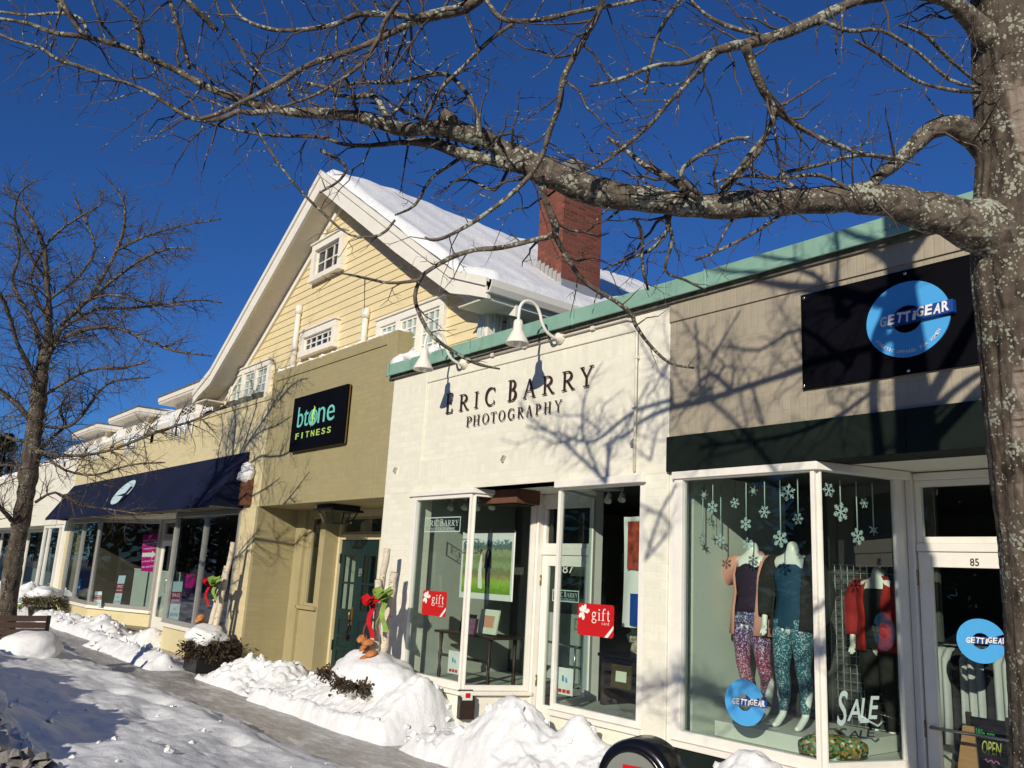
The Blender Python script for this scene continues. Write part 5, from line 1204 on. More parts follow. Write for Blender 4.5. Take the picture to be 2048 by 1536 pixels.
# ---- wedding picture hanging in the left bay
y = .55; a = AY(918, 1196, y); b = AY(1037, 1061, y); x0, x1 = AY(922, 1130, y).x, AY(1028, 1130, y).x; z0, z1 = AY(970, 1199, y).z, AY(980, 1064, y).z; w, h = x1-x0, z1-z0
t = put('picture_banner', 'hanging wedding photograph of a couple in a vineyard', 'picture', (x0, y, z0))
def pict():
    mt, tt, p = nodes('printed_vineyard'); tc = N(tt, 'ShaderNodeTexCoord'); sp = N(tt, 'ShaderNodeSeparateXYZ'); tt.links.new(tc.outputs['Object'], sp.inputs[0])
    v = N(tt, 'ShaderNodeMapRange'); tt.links.new(sp.outputs[2], v.inputs[0]); v.inputs[1].default_value = z0; v.inputs[2].default_value = z1
    n = N(tt, 'ShaderNodeTexNoise', i_Scale=24.0, i_Detail=8.0, i_Roughness=.7); tt.links.new(tc.outputs['Object'], n.inputs['Vector'])
    q = math_(tt, 'ADD', v.outputs[0], math_(tt, 'MULTIPLY', math_(tt, 'SUBTRACT', n.outputs[0], .5), .42))
    c = ramp(tt, q, [(.12, (.14, .30, .02)), (.26, (.30, .48, .07)), (.36, (.30, .20, .11)), (.42, (.16, .22, .08)), (.50, (.30, .36, .18)), (.60, (.17, .24, .09)), (.70, (.32, .36, .20)), (.76, (.08, .13, .11)), (.84, (.14, .22, .24)), (.87, (.72, .75, .72))])
    tt.links.new(c, p.inputs['Base Color']); p.inputs['Roughness'].default_value = .5; return mt
mb = MB(); mb.box(x0, x1, y, y+.004, z0, z1); mb.build('sheet', M['paper'], t)
mb = MB(); mb.box(x0+w*.04, x1-w*.05, y-.003, y-.0005, z0+h*.09, z1-h*.07); mb.build('print', pict(), t)
mb = MB(); mb.box(x0+w*.05, x1, y-.012, y-.0035, z1-.01, z1+.03); mb.build('hanging_rail', M['black'], t)
def flat(parts, name, mat, o):
    mb = MB()
    for k, P in enumerate(parts): mb.prism([(x0+w*p[0], y-.0035-o-.0002*k, z0+h*p[1]) for p in P], (0, -.0008, 0))
    mb.build(name, M[mat], t)
flat([[(.44, .16), (.53, .20), (.42, .15), (.36, .17), (.355, .42), (.375, .60), (.42, .60), (.415, .42)], [(.38, .60), (.415, .60), (.415, .66), (.385, .66)]], 'bride_dress', 'print_white', 0)
flat([[(.395, .66), (.42, .66), (.425, .72), (.40, .73)], [(.50, .74), (.535, .74), (.535, .80), (.505, .81)], [(.42, .60), (.44, .50), (.43, .48), (.41, .58)]], 'faces', 'peach', .001)
flat([[(.385, .64), (.40, .70), (.425, .735), (.395, .745), (.375, .70)], [(.50, .79), (.535, .78), (.54, .82), (.51, .83)]], 'hair', 'dark_wood', .002)
flat([[(.485, .45), (.50, .20), (.525, .20), (.525, .40), (.545, .40), (.55, .17), (.58, .17), (.575, .45), (.60, .46), (.59, .70), (.55, .74), (.50, .73), (.475, .66), (.465, .46)]], 'suit', 'navy_canvas', .003)
flat([[(.525, .60), (.545, .72), (.52, .72)]], 'shirt', 'print_white', .004)
# ---- table with frames
y = .33; tz = AY(935, 1268, y).z; tx0, tx1 = AY(868, 1264, y).x, AY(985, 1272, y).x
t = put('display_table', 'dark turned-leg table inside the left bay', 'table', ((tx0+tx1)/2, .58, .52))
mb = MB(); mb.box(tx0, tx1, y, y+.5, tz-.03, tz); mb.build('tabletop', M['dark_wood'], t, bevel=.006)
for sx in (tx0+.08, tx1-.12):
    for sy in (y+.06, y+.44):
        mb = MB(); L = tz-.031-.525; mb.lathe([(.022, .525), (.026, .53+L*.12), (.014, .53+L*.3), (.028, .53+L*.55), (.016, .53+L*.62), (.026, .53+L*.9), (.026, tz-.031)], (sx, sy, 0), 10); mb.build('leg', M['dark_wood'], t)
mb = MB(); mb.bar((tx0+.08, y+.06, .53+L*.5), (tx1-.12, y+.06, .53+L*.5), .03, .03); mb.build('stretcher', M['dark_wood'], t)
def frame(name, label, cat, px0, py0, px1, py1, y, fm, im, fw=.2, lean=.18, inner=None):
    a, b = AY(px0, (py0+py1)/2, y), AY(px1, (py0+py1)/2, y); zc = (px0+px1)/2; zt, zb = AY(zc, py0, y).z, AY(zc, py1, y).z
    t = put(name, label, cat, ((a.x+b.x)/2, y, zb)); w, h = b.x-a.x, zt-zb; L = lean*h
    def P(u, v, o=0): return Vector((a.x+w*u, y+L*v-o, zb+h*v))
    mb = MB(); f = fw; g = fw*w/h
    for q in ([(0, 0), (1, 0), (1-f, g), (f, g)], [(1, 0), (1, 1), (1-f, 1-g), (1-f, g)], [(1, 1), (0, 1), (f, 1-g), (1-f, 1-g)], [(0, 1), (0, 0), (f, g), (f, 1-g)]): mb.prism([P(*u) for u in q], (0, .018, 0))
    mb.build('frame', M[fm], t); mb = MB(); mb.prism([P(f, g, -.006), P(1-f, g, -.006), P(1-f, 1-g, -.006), P(f, 1-g, -.006)], (0, .004, 0)); mb.build('picture', M[im], t); return t
frame('framed_picture', 'cream picture frame with peach board standing on the dark table', 'picture frame', 955, 1219, 992, 1268, .42, 'cream_frame', 'peach', .2)
frame('framed_picture', 'small dark picture frame at the back of the dark table', 'picture frame', 918, 1228, 946, 1266, .58, 'black', 'alum', .2)
t = put('photo_block', 'little mauve photo block on the dark table beside the cream frame', 'photo block', (-8.6, .38, tz)); a = AY(933, 1268, .36); mb = MB(); mb.obox((a.x+.06, .38, tz+.09), Vector((.07, .02, 0)), Vector((-.01, .03, 0)), Vector((0, .01, .089))); mb.build('block', pm('mauve_print', (.16, .07, .12), .5, .5, 40, 0), t)
def flyer(px0, py0, px1, py1, y, label):
    t = put('flyer', label, 'flyer', (AY(px0, py1, y).x, y, AY(px0, py1, y).z)); mb = MB(); a, b = card(mb, px0, py0, px1, py1, y, .002); mb.build('sheet', M['paper'], t); w, h = b.x-a.x, a.z-b.z
    mb = MB()
    for k in range(3): mb.box(a.x+w*(.14+.25*k), a.x+w*(.34+.25*k), y-.003, y-.0021, b.z+h*.07, b.z+h*.20)
    mb.build('print', M['red'], t); mb = MB(); mb.blob((a.x+w*.42, y-.002, b.z+h*.6), w*.08, 1, .5, (1, .01, 1.8)); mb.blob((a.x+w*.60, y-.002, b.z+h*.57), w*.07, 1, .5, (1, .01, 1.8), 3); mb.build('figure_print', M['sky_blue'], t)
flyer(898, 1300, 918, 1350, .10, 'small white flyer low in the left bay, below the dark table'); flyer(1114, 1333, 1145, 1393, .10, 'white flyer with red squares low on the pane right of door 87')
# ---- cabinet and hangings behind the right pane
y = .75; a = AY(1203, 1305, y); b = AY(1292, 1305, y)
t = put('display_cabinet', 'dark red wood cabinet behind the right pane of the white shop', 'cabinet', ((a.x+b.x)/2, y+.2, .52)); cz = a.z
mb = MB(); mb.box(a.x-.03, b.x+.03, y-.03, y+.45, cz-.035, cz); mb.build('top', M['dark_wood'], t, bevel=.005)
mb = MB(); mb.box(a.x, a.x+.05, y, y+.42, .525, cz-.036); mb.box(b.x-.05, b.x, y, y+.42, .525, cz-.036); mb.box(a.x+.05, b.x-.05, y+.38, y+.42, .525, cz-.036); mb.box(a.x+.05, b.x-.05, y, y+.37, .70, .73); mb.build('carcass', M['dark_wood'], t)
mb = MB(); mb.box(a.x+.05, b.x-.05, y-.012, y+.02, cz-.17, cz-.04); mb.build('drawer', M['dark_wood'], t, bevel=.005)
frame('framed_picture', 'small gilt picture frame hung on the dark red cabinet', 'picture frame', 1221, 1330, 1261, 1377, y-.04, 'gilt', 'cream_frame', .22, .05)
y = .42; a = AY(1248, 1034, y); b = AY(1262, 1255, y); t = put('cloth_banner', 'tall pale banner with a red picture at the right edge of the white shop window', 'banner', (a.x, y, b.z))
x1 = -5.50; mb = MB(); n = 10; vs = []
for j in range(15):
    for i in range(n+1): vs.append((a.x+(x1-a.x)*i/n, y+.02*math.sin(i*1.4+j*.2), a.z+(b.z-a.z)*j/14))
mb.add(vs, [(j*(n+1)+i, j*(n+1)+i+1, (j+1)*(n+1)+i+1, (j+1)*(n+1)+i) for j in range(14) for i in range(n)], True); mb.build('cloth', M['paper'], t)
mb = MB(); mb.box(a.x+.09, x1, y-.034, y-.030, a.z-.52, a.z-.05); mb.build('picture_print', pm('red_floral_print', (.35, .06, .03), .6, .7, 9, 0), t)
mb = MB(); mb.box(a.x+.14, x1, y-.034, y-.030, a.z-1.05, a.z-.75); mb.build('shirt_print', M['royal'], t)
y = .62; a = AY(1247, 1246, y); t = put('card_rack', 'fanned rack of small printed cards on the dark red cabinet', 'card rack', (a.x+.2, y, cz))
mb = MB(); rr = random.Random(8)
for k in range(16): c = Vector((a.x+.10+rr.random()*.28, y+.02*rr.random(), cz+.06+rr.random()*.36)); u = rr.uniform(-.6, .6); mb.obox(c, Vector((math.cos(u), 0, math.sin(u)))*.055, Vector((0, .002, 0)), Vector((-math.sin(u), 0, math.cos(u)))*.04)
mb.build('cards', pm('assorted_prints', (.32, .30, .22), .5, .8, 30, 0), t)
mb = MB(); mb.box(a.x+.08, a.x+.40, y+.03, y+.04, cz+.001, cz+.45); mb.build('backing', M['black'], t)
def spot(px, py, y, label):
    p = AY(px, py, y); t = put('track_spotlight', label, 'spotlight', (p.x, y, 2.79), 'small white track spotlights'); d = Vector((.3, -.5, -.8)).normalized()
    mb = MB(); mb.tube([(p.x, y, 2.795), (p.x, y, p.z+.05)], .009, 6); mb.build('stem', M['print_white'], t); mb = MB(); mb.lathe([(.001, -.05), (.028, -.05), (.034, .0), (.045, .06), (.04, .06), (.001, .01)], (p.x, y, p.z), 12, d); mb.build('head', M['print_white'], t)
spot(903, 1011, .6, 'track spotlight farthest left above the wedding picture'); spot(931, 1010, .6, 'track spotlight second from the left, close behind the white mullion'); spot(956, 1011, .6, 'track spotlight just right of the white mullion'); spot(986, 1009, .6, 'track spotlight farthest right above the wedding picture'); spot(1217, 995, .9, 'track spotlight left of the two above the dark cabinet'); spot(1245, 992, .9, 'track spotlight right of the two above the dark cabinet')

# ---- clothing shop: hanging paper snowflakes
def flake_mesh(c, ux, uz, r, kind, a0):
    c, ux, uz = Vector(c), Vector(ux).normalized(), Vector(uz).normalized(); n = ux.cross(uz); mb = MB(); th = .0025
    def bar(p, q, w, o): 
        P, Q = Vector(p), Vector(q); d = (Q-P).normalized(); s = n.cross(d)*w/2; off = n*(o*.0003); mb.prism([P+s+off, Q+s+off, Q-s+off, P-s+off], n*th)
    for k in range(6):
        a = a0+k*math.pi/3; d = ux*math.cos(a)+uz*math.sin(a); s = ux*-math.sin(a)+uz*math.cos(a); bar(c, c+d*r, r*.14, k)
        if kind == 2: mb.prism([c+s*r*.28+n*.0003*k, c+d*r+n*.0003*k, c-s*r*.28+n*.0003*k], n*th); continue
        for f, l in (((.42, .34), (.68, .28)) if kind == 0 else ((.55, .4),)):
            for sg in (-1, 1): bar(c+d*r*f, c+d*r*(f+l*.7)+s*sg*r*l*.75, r*.11, k+6)
        if kind == 1: disc(mb, c+d*r*.98, d, s, r*.13, r*.13, th, 10)
    return mb
FLK = [(1408, 990, 11, 0, 2, 'star at the upper left corner', 0), (1425, 1015, 15, 958, 0, 'large flake below the corner star', 0), (1470, 1006, 11, 0, 1, 'flake between the first two pairs of strings', 0), (1507, 982, 11, 0, 2, 'star left of the tall middle strings', 0), (1492, 1048, 15, 952, 0, 'large flake over the pink jacket', 0), (1529, 1024, 13, 950, 1, 'flake in the middle with round tips', 0), (1576, 985, 17, 0, 1, 'biggest flake with round tips near the top', 0), (1561, 1078, 19, 948, 0, 'low flake in front of the headless neck', 0), (1596, 1038, 12, 945, 1, 'flake just left of the white mullion', 0), (1441, 1080, 14, 960, 0, 'dull flake at the left, lowest but one', 0), (1405, 1077, 11, 1000, 2, 'thin dull flake at the far left', 0), (1422, 1044, 11, 0, 2, 'small dull star at the left', 0), (1496, 1088, 14, 0, 0, 'dull flake at the neck of the pink jacket', 0),
 (1657, 980, 12, 0, 1, 'flake right of the white mullion', 1), (1681, 1024, 17, 950, 0, 'large flake in the narrow pane', 1), (1715, 1073, 15, 953, 0, 'lowest flake in the narrow pane', 1), (1728, 1006, 9, 0, 1, 'smallest flake in the narrow pane', 1), (1747, 1060, 10, 958, 2, 'dull star at the right of the narrow pane', 1)]
for i, (px, py, r, ytop, kind, lab, sp_) in enumerate(FLK):
    if sp_: p = AP(px, py, (-3.75, .12), (-3.53, .84)); ux = Vector((.22, .72, 0)).normalized()
    else: yy = .10 if i < 9 else .30; p = AY(px, py, yy); ux = Vector((1, 0, 0))
    dist = (p-CAM).dot(_f); rw = r*dist/FPX*(0.92 if not sp_ else 1.15)
    t = put('paper_snowflake', 'pale paper snowflake: '+lab, 'snowflake', tuple(p), 'paper snowflakes in the clothing shop window')
    flake_mesh(p, ux, UZ, rw, kind, i*.4).build('flake', M['frost'], t)
    mb = MB(); mb.tube([p+Vector((0, .004, rw*.5)), Vector((p.x, p.y+.004, 2.66))], .0022 if not ytop else .005, 4); mb.build('string', M['frost'] if ytop else M['black'], t)
# ---- ring logos on the glass
t = put('window_logo', 'sky blue ring logo stuck low on the mannequin window', 'logo', tuple(AY(1490, 1405, .02))); p = AY(1489, 1405, .018)
rx = (AY(1528, 1400, .018).x-AY(1449, 1400, .018).x)/2; rz = (AY(1490, 1359, .018).z-AY(1490, 1452, .018).z)/2
ring_logo(t, p, UX, UZ, rx, rz, .002, box=False)
p = AY(1962, 1282, .945); t = put('window_logo', 'sky blue ring logo on the glass of door 85', 'logo', tuple(p)); rx = (AY(2012, 1280, .945).x-AY(1913, 1280, .945).x)/2; rz = (AY(1960, 1238, .945).z-AY(1960, 1327, .945).z)/2
ring_logo(t, p, UX, UZ, rx, rz, .002, box=False)
# ---- SALE on the narrow pane
PA, PB = (-3.69, .04), (-3.455, .82); t = put('window_lettering', 'large pale SALE lettering low on the narrow pane', 'sign', tuple(AP(1715, 1420, PA, PB))); uxs = Vector((PB[0]-PA[0], PB[1]-PA[1], 0)).normalized()
for s, x0_, x1_, y0_, y1_ in (('S', 1674, 1697, 1452, 1381), ('A', 1694, 1722, 1442, 1398), ('L', 1719, 1738, 1446, 1396), ('E', 1736, 1760, 1438, 1392)):
    a = AP(x0_, y0_, PA, PB); b = AP(x1_, y0_, PA, PB); c = AP((x0_+x1_)/2, y1_, PA, PB); text_mesh(s, 'frost', a, uxs, UZ, (b-a).length, c.z-a.z, .002, shear=.25, bold=.012, parent=t)
mb = MB(); a = AP(1722, 1440, PA, PB); mb.tube([a+uxs*q+Vector((0, 0, z)) for q, z in ((0, .03), (.08, -.01), (.16, -.045), (.2, -.02))], .008, 5); mb.build('swash', M['frost'], t)
# ---- mannequins
def ell(c, rx, ry, n=20, a0=0, a1=360, tilt=0):
    k = n if a1-a0 >= 360 else n+1
    return [Vector((c[0]+rx*math.cos(rad(a0+(a1-a0)*i/n)), c[1]+ry*math.sin(rad(a0+(a1-a0)*i/n)), c[2]+tilt*math.cos(rad(a0+(a1-a0)*i/n)))) for i in range(k)]
def mannequin(X, Y, Z0, H, label, legs, top, jacket, pose, open_=58, hip=0):
    """headless figure: one skinned body; leggings, top and jacket are its clothing"""
    t = put('mannequin', label, 'mannequin', (X, Y, Z0)); s = H/1.5
    def p(x, y, z): return (X+x*s, Y+y*s, Z0+z*s)
    V_ = {'pel': ((0, 0, .86), .135), 'wst': ((hip*.3, 0, 1.04), .105), 'cst': ((hip*.4, -.01, 1.22), .13), 'up': ((hip*.4, 0, 1.34), .10), 'nk': ((hip*.4, .005, 1.42), .052), 'nt': ((hip*.4, .0, 1.52), .05)}
    E = [('pel', 'wst'), ('wst', 'cst'), ('cst', 'up'), ('up', 'nk'), ('nk', 'nt')]
    for sd, kx in ((-1, 'l'), (1, 'r')):
        fx, fy, kn = pose[kx]; V_[kx+'h'] = ((sd*.085, 0, .80), .095); V_[kx+'k'] = ((sd*.08+kn, -.03, .46), .052); V_[kx+'c'] = ((sd*.08+kn*.8+fx*.5, .0, .32), .05); V_[kx+'a'] = ((sd*.07+fx, fy, .10), .030); V_[kx+'t'] = ((sd*.07+fx+.01, fy-.11, .03), .028); V_[kx+'e'] = ((sd*.07+fx+.01, fy-.16, .02), .016)
        E += [('pel', kx+'h'), (kx+'h', kx+'k'), (kx+'k', kx+'c'), (kx+'c', kx+'a'), (kx+'a', kx+'t'), (kx+'t', kx+'e')]
        ex, ey, ez, hx, hy, hz = pose[kx+'arm']; V_[kx+'s'] = ((sd*.17+hip*.4, .01, 1.33), .058); V_[kx+'el'] = ((ex, ey, ez), .038); V_[kx+'w'] = ((hx, hy, hz), .026); dx, dz = (hx-ex)*.0, -.05
        V_[kx+'p'] = ((hx+sd*.0, hy-.01, hz-.05), .030); E += [('up', kx+'s'), (kx+'s', kx+'el'), (kx+'el', kx+'w'), (kx+'w', kx+'p')]
        for f in range(4):
            V_[kx+'f%d' % f] = ((hx+(-.024+.016*f), hy-.012, hz-.10), .0085); V_[kx+'g%d' % f] = ((hx+(-.026+.017*f), hy-.028, hz-(.135, .15, .148, .132)[f]), .007); E += [(kx+'p', kx+'f%d' % f), (kx+'f%d' % f, kx+'g%d' % f)]
        V_[kx+'th'] = ((hx-sd*.035, hy-.03, hz-.07), .009); V_[kx+'ti'] = ((hx-sd*.04, hy-.045, hz-.10), .007); E += [(kx+'p', kx+'th'), (kx+'th', kx+'ti')]
    names = list(V_); me = bpy.data.meshes.new('body'); me.from_pydata([p(*V_[k][0]) for k in names], [(names.index(a), names.index(b)) for a, b in E], []); me.update(); me.materials.append(M['mannequin'])
    o = bpy.data.objects.new('body', me); COL.objects.link(o); adopt(o, t); sk = o.modifiers.new('skin', 'SKIN'); sk.use_smooth_shade = True
    for i, k in enumerate(names): r = V_[k][1]*s; o.data.skin_vertices[0].data[i].radius = (r, r*(.78 if k in ('pel', 'wst', 'cst', 'up') else 1)); o.data.skin_vertices[0].data[i].use_root = (k == 'pel')
    ss_ = o.modifiers.new('sub', 'SUBSURF'); ss_.levels = 2; ss_.render_levels = 2
    mb = MB()                                  # leggings
    mb.loft([ell(p(0, 0, .80), .175*s, .125*s), ell(p(0, 0, .88), .172*s, .122*s), ell(p(hip*.1, 0, .98), .135*s, .105*s)])
    for sd, kx in ((-1, 'l'), (1, 'r')):
        fx, fy, kn = pose[kx]
        mb.loft([ell(p(sd*.085, 0, .86), .095*s, .12*s), ell(p(sd*.085, -.01, .74), .094*s, .108*s), ell(p(sd*.085+kn*.5, -.02, .60), .077*s, .085*s), ell(p(sd*.08+kn, -.03, .46), .06*s, .064*s), ell(p(sd*.08+kn*.9+fx*.25, 0, .34), .059*s, .066*s), ell(p(sd*.075+fx*.7, fy*.6+.01, .22), .043*s, .046*s), ell(p(sd*.07+fx, fy, .13), .036*s, .038*s)])
    mb.build('leggings', M[legs], t)
    c = hip; mb = MB(); zl = .80 if top == 'teal_top' else .90
    mb.loft([ell(p(0, 0, zl), .178*s, .135*s), ell(p(0, 0, .90), .175*s, .13*s), ell(p(c*.3, 0, 1.04), .135*s, .108*s), ell(p(c*.4, -.01, 1.20), .158*s, .128*s), ell(p(c*.4, -.005, 1.28), .14*s, .115*s), ell(p(c*.4, 0, 1.315), .12*s, .10*s)], cap=False); mb.build('top', M[top], t)
    mb = MB(); a0, a1 = -90+open_, 270-open_; zl = .70 if jacket == 'pink' else .78
    mb.loft([ell(p(0, .01, zl), .225*s, .17*s, 28, a0-6, a1+6), ell(p(0, .01, .92), .205*s, .155*s, 28, a0, a1), ell(p(c*.3, .01, 1.06), .185*s, .14*s, 28, a0+3, a1-3), ell(p(c*.4, .01, 1.22), .205*s, .15*s, 28, a0+4, a1-4), ell(p(c*.4, .015, 1.33), .185*s, .115*s, 28, a0+10, a1-10), ell(p(c*.4, .02, 1.395), .11*s, .085*s, 28, a0+22, a1-22), ell(p(c*.4, .02, 1.43), .075*s, .07*s, 28, a0+26, a1-26)], close=False)
    for sd, kx in ((-1, 'l'), (1, 'r')):
        ex, ey, ez, hx, hy, hz = pose[kx+'arm']; mb.tube(smooth_path([Vector(p(sd*.13+c*.4, .01, 1.34)), Vector(p(sd*.19+c*.4, .01, 1.31)), Vector(p((sd*.19+ex)/2+sd*.015, ey*.6, (1.31+ez)/2)), Vector(p(ex, ey, ez)), Vector(p((ex+hx)/2, (ey+hy)/2, (ez+hz)/2)), Vector(p(hx, hy, hz+.02))], 3), [s*q for q in np.interp(np.linspace(0, 5, 16), [0, 1, 2, 3, 4, 5], [.06, .09, .09, .088, .074, .056])], 14)
    o = mb.build('jacket', M[jacket], t); so = o.modifiers.new('solid', 'SOLIDIFY'); so.thickness = .012
    return t
def smooth_path(P, k=4):
    o = []
    for i in range(len(P)-1):
        a, b, c, d = P[max(i-1, 0)], P[i], P[i+1], P[min(i+2, len(P)-1)]
        for q in range(k):
            s = q/k; o.append(.5*((2*b)+(c-a)*s+(2*a-5*b+4*c-d)*s*s+(3*b-a-3*c+d)*s**3))
    return o+[P[-1]]
MY = .72; ft_ = AY(1555, 1452, MY); zf = ft_.z; PLZ = zf+.01
pa_, pb_ = AY(1432, 1440, .38), AY(1622, 1440, .38)
t = put('display_plinth', 'low pale plinth under the two dressed mannequins', 'plinth', ((pa_.x+pb_.x)/2, .7, .53))
mb = MB(); mb.box(pa_.x, -3.80, .36, 1.35, .5335, PLZ); mb.build('block', M['cream_floor'], t, bevel=.004)
top_ = AY(1582, 1080, MY); Hm = (top_.z-PLZ)/1.0
mx = AY(1588, 1280, MY).x; mannequin(mx, MY, PLZ, Hm*.985, 'headless mannequin in dark jacket, teal top and teal sequin leggings', 'leg_teal', 'teal_top', 'charcoal', {'l': (-.03, -.02, -.02), 'r': (.05, -.04, .02), 'larm': (-.27, .03, 1.08, -.25, -.05, .86), 'rarm': (.27, .04, 1.08, .27, -.03, .82)}, 40, .0)
mx = AY(1497, 1270, MY+.02).x; mannequin(mx, MY+.08, PLZ, Hm*.985, 'headless mannequin in dusty pink jacket and plum top with patterned leggings', 'leg_red', 'plum', 'pink', {'l': (.06, -.02, .0), 'r': (.10, -.04, .05), 'larm': (-.40, .05, 1.10, -.36, -.06, .90), 'rarm': (.27, .05, 1.12, .22, .03, .9)}, 33, .02)
mx = AP(1690, 1250, (-3.6, 1.35), (-3.2, 1.5)).x; mannequin(-3.98, 1.42, .54, Hm*.95, 'mannequin in a red fleece coat behind the narrow pane', 'charcoal', 'charcoal', 'red_coat', {'l': (0, 0, 0), 'r': (.02, -.02, 0), 'larm': (-.26, .03, 1.1, -.24, -.03, .88), 'rarm': (.26, .03, 1.1, .25, -.03, .88)}, 20, 0)
# ---- camouflage bag on the floor of the window
p = AP(1715, 1497, (-3.66, .2), (-3.5, .75)); t = put('duffel_bag', 'camouflage duffel bag lying behind the narrow pane', 'bag', (p.x-.1, .5, .54)); mb = MB()
a, b = Vector((-4.02, .22, .62)), Vector((-3.68, .60, .62)); mb.tube([a, a+(b-a)*.15, a+(b-a)*.5, a+(b-a)*.85, b], [.04, .085, .095, .085, .04], 14); mb.build('body', M['camo'], t)
mb = MB(); ribbon_strip(mb, [a+(b-a)*.2+Vector((0, -.05, .06)), a+(b-a)*.35+Vector((0, -.06, .13)), a+(b-a)*.6+Vector((0, -.06, .14)), a+(b-a)*.8+Vector((0, -.05, .05))], .03, (.3, .8, .5)); mb.build('strap', M['evergreen2'], t)
# ---- behind door 85: clothes rail, standing board, ladder
t = put('clothes_rail', 'rail of pale tops hanging behind the glass of door 85', 'clothes rail', (-3.1, 1.7, .13)); yr = 1.75; zr_ = AY(1925, 1290, yr).z
mb = MB(); mb.tube([(-4.4, yr, zr_), (-2.6, yr, zr_)], .014, 8); mb.tube([(-4.35, yr, .13), (-4.35, yr, zr_)], .014, 8); mb.tube([(-2.7, yr, .13), (-2.7, yr, zr_)], .014, 8); mb.build('rail', M['chrome'], t)
for k in range(9):
    x = AY(1885+k*17, 1300, yr).x; mb = MB(); L = .55+.12*(k % 3); n = 12; rings = []
    for z, w_, d_ in ((zr_-.03, .03, .02), (zr_-.06, .09, .03), (zr_-.12, .10, .05), (zr_-.12-L*.6, .09, .05), (zr_-.12-L, .10, .055)): rings.append([Vector((x+w_*.45*math.cos(a)*(1+.15*math.sin(a*5+k)), yr+d_*3.2*math.sin(a), z)) for a in [2*math.pi*i/24 for i in range(24)]])
    mb.loft(rings); mb.build('garment', M['grey_cloth'] if k % 4 != 2 else M['charcoal'], t)
p = AY(1975, 1500, 1.25); t = put('chalkboard_sign', 'black chalkboard reading We are OPEN behind door 85', 'sign', (p.x, 1.25, .13)); x0, x1 = AY(1940, 1500, 1.25).x, AY(2020, 1500, 1.25).x; zt = AY(1970, 1437, 1.25).z
mb = MB(); mb.box(x0, x1, 1.25, 1.275, .2, zt); mb.build('board', M['sign_black'], t); mb = MB(); mb.bar((x0, 1.26, .13), (x0, 1.26, zt+.03), .03, .035); mb.bar((x1, 1.26, .13), (x1, 1.26, zt+.03), .03, .035); mb.build('frame', M['dark_wood'], t)
for s, px0, py0, px1, py1, mt in (('We are', 1953, 1474, 1988, 1456, 'chalk_green'), ('OPEN', 1965, 1506, 2002, 1480, 'chalk_yellow'), ('come', 1968, 1520, 1998, 1508, 'chalk_pink')):
    if s == 'come':
        mb = MB(); a, b = AY(px0, py0, 1.248), AY(px1, py1, 1.248); mb.tube([(a.x+(b.x-a.x)*k/8, 1.248, a.z+.012*math.sin(k*2.2)) for k in range(9)], .005, 4); mb.build('chalk_line', M[mt], t); continue
    a, b = AY(px0, py0, 1.248), AY(px1, py1, 1.248); text_mesh(s, mt, (a.x, 1.2492, a.z), UX, UZ, b.x-a.x, max(.04, AY((px0+px1)/2, py1, 1.248).z-AY((px0+px1)/2, py0, 1.248).z), .002, shear=.2, parent=t)
t = put('easel', 'leaning tan wooden easel board behind door 85', 'easel', (-3.05, 1.15, .13)); a = AY(1935, 1452, 1.15); mb = MB(); mb.prism([(a.x-.04, 1.16, a.z), (a.x+.04, 1.16, a.z), (a.x+.12, 1.05, .13), (a.x-.12, 1.05, .13)], (0, .02, 0)); mb.build('board', M['tan_wood'], t)

# ---- yellow shop window
def strip(px0, py0, px1, py1, y, label, skew=0, W_=None, plane=None):
    F = (lambda x, q: AP(x, q, *plane)) if plane else (lambda x, q: AY(x, q, y))
    tl, tr_, bl, br = F(px0+skew, py0), F(px1+skew, py0), F(px0, py1), F(px1, py1)
    n = (tr_-tl).cross(Vector((0, 0, 1))).normalized(); n = n if n.y < 0 else -n
    t = put('window_poster', label, 'poster', tuple(bl))
    def P(u, v, o=0): return tl*(1-u)*(1-v)+tr_*u*(1-v)+bl*(1-u)*v+br*u*v+n*o
    mb = MB(); mb.prism([P(0, 0), P(1, 0), P(1, 1), P(0, 1)], n*.003); mb.build('sheet', M['pale_poster'], t)
    mb = MB(); mb.prism([P(0, .24, .0035), P(1, .24, .0035), P(1, .52, .0035), P(0, .52, .0035)], n*.001); mb.build('print_block', M['maroon'], t)
    u = (tr_-tl).normalized(); up = (tl-bl).normalized(); w = (tr_-tl).length; h = (tl-bl).length
    text_mesh('SPACE', 'print_white', P(.12, .36, .005), u, up, w*.76, h*.08, .001, bold=.01, parent=t); text_mesh('AVAILABLE', 'print_white', P(.1, .46, .005), u, up, w*.8, h*.05, .001, bold=.01, parent=t)
    text_mesh('CALL', 'maroon', P(.34, .66, .0035), u, up, w*.36, h*.04, .001, bold=.01, parent=t); text_mesh('235-5902', 'maroon', P(.1, .80, .0035), u, up, w*.8, h*.06, .001, bold=.01, parent=t)
SPL = ((-24.5, .10), (-22.35, 1.0))
strip(224, 1151, 238, 1219, 0, 'pale space available poster hanging skewed left of the yellow shop door', 14, plane=SPL)
strip(336, 1163, 356, 1249, .10, 'pale space available poster right of the yellow shop door, the largest', 10)
strip(187, 1183, 202, 1214, .14, 'small faded poster low in the left glazing of the yellow shop', 2)
tl, tr_, bl, br = AP(286, 1070, *SPL), AP(320, 1066, *SPL), AP(282, 1142, *SPL), AP(308, 1144, *SPL); n = (tr_-tl).cross(Vector((0, 0, 1))).normalized(); n = n if n.y < 0 else -n
t = put('magenta_banner', 'magenta arrow banner hanging in the yellow shop', 'banner', tuple(bl))
def P(u, v, o=0): return tl*(1-u)*(1-v)+tr_*u*(1-v)+bl*(1-u)*v+br*u*v+n*o
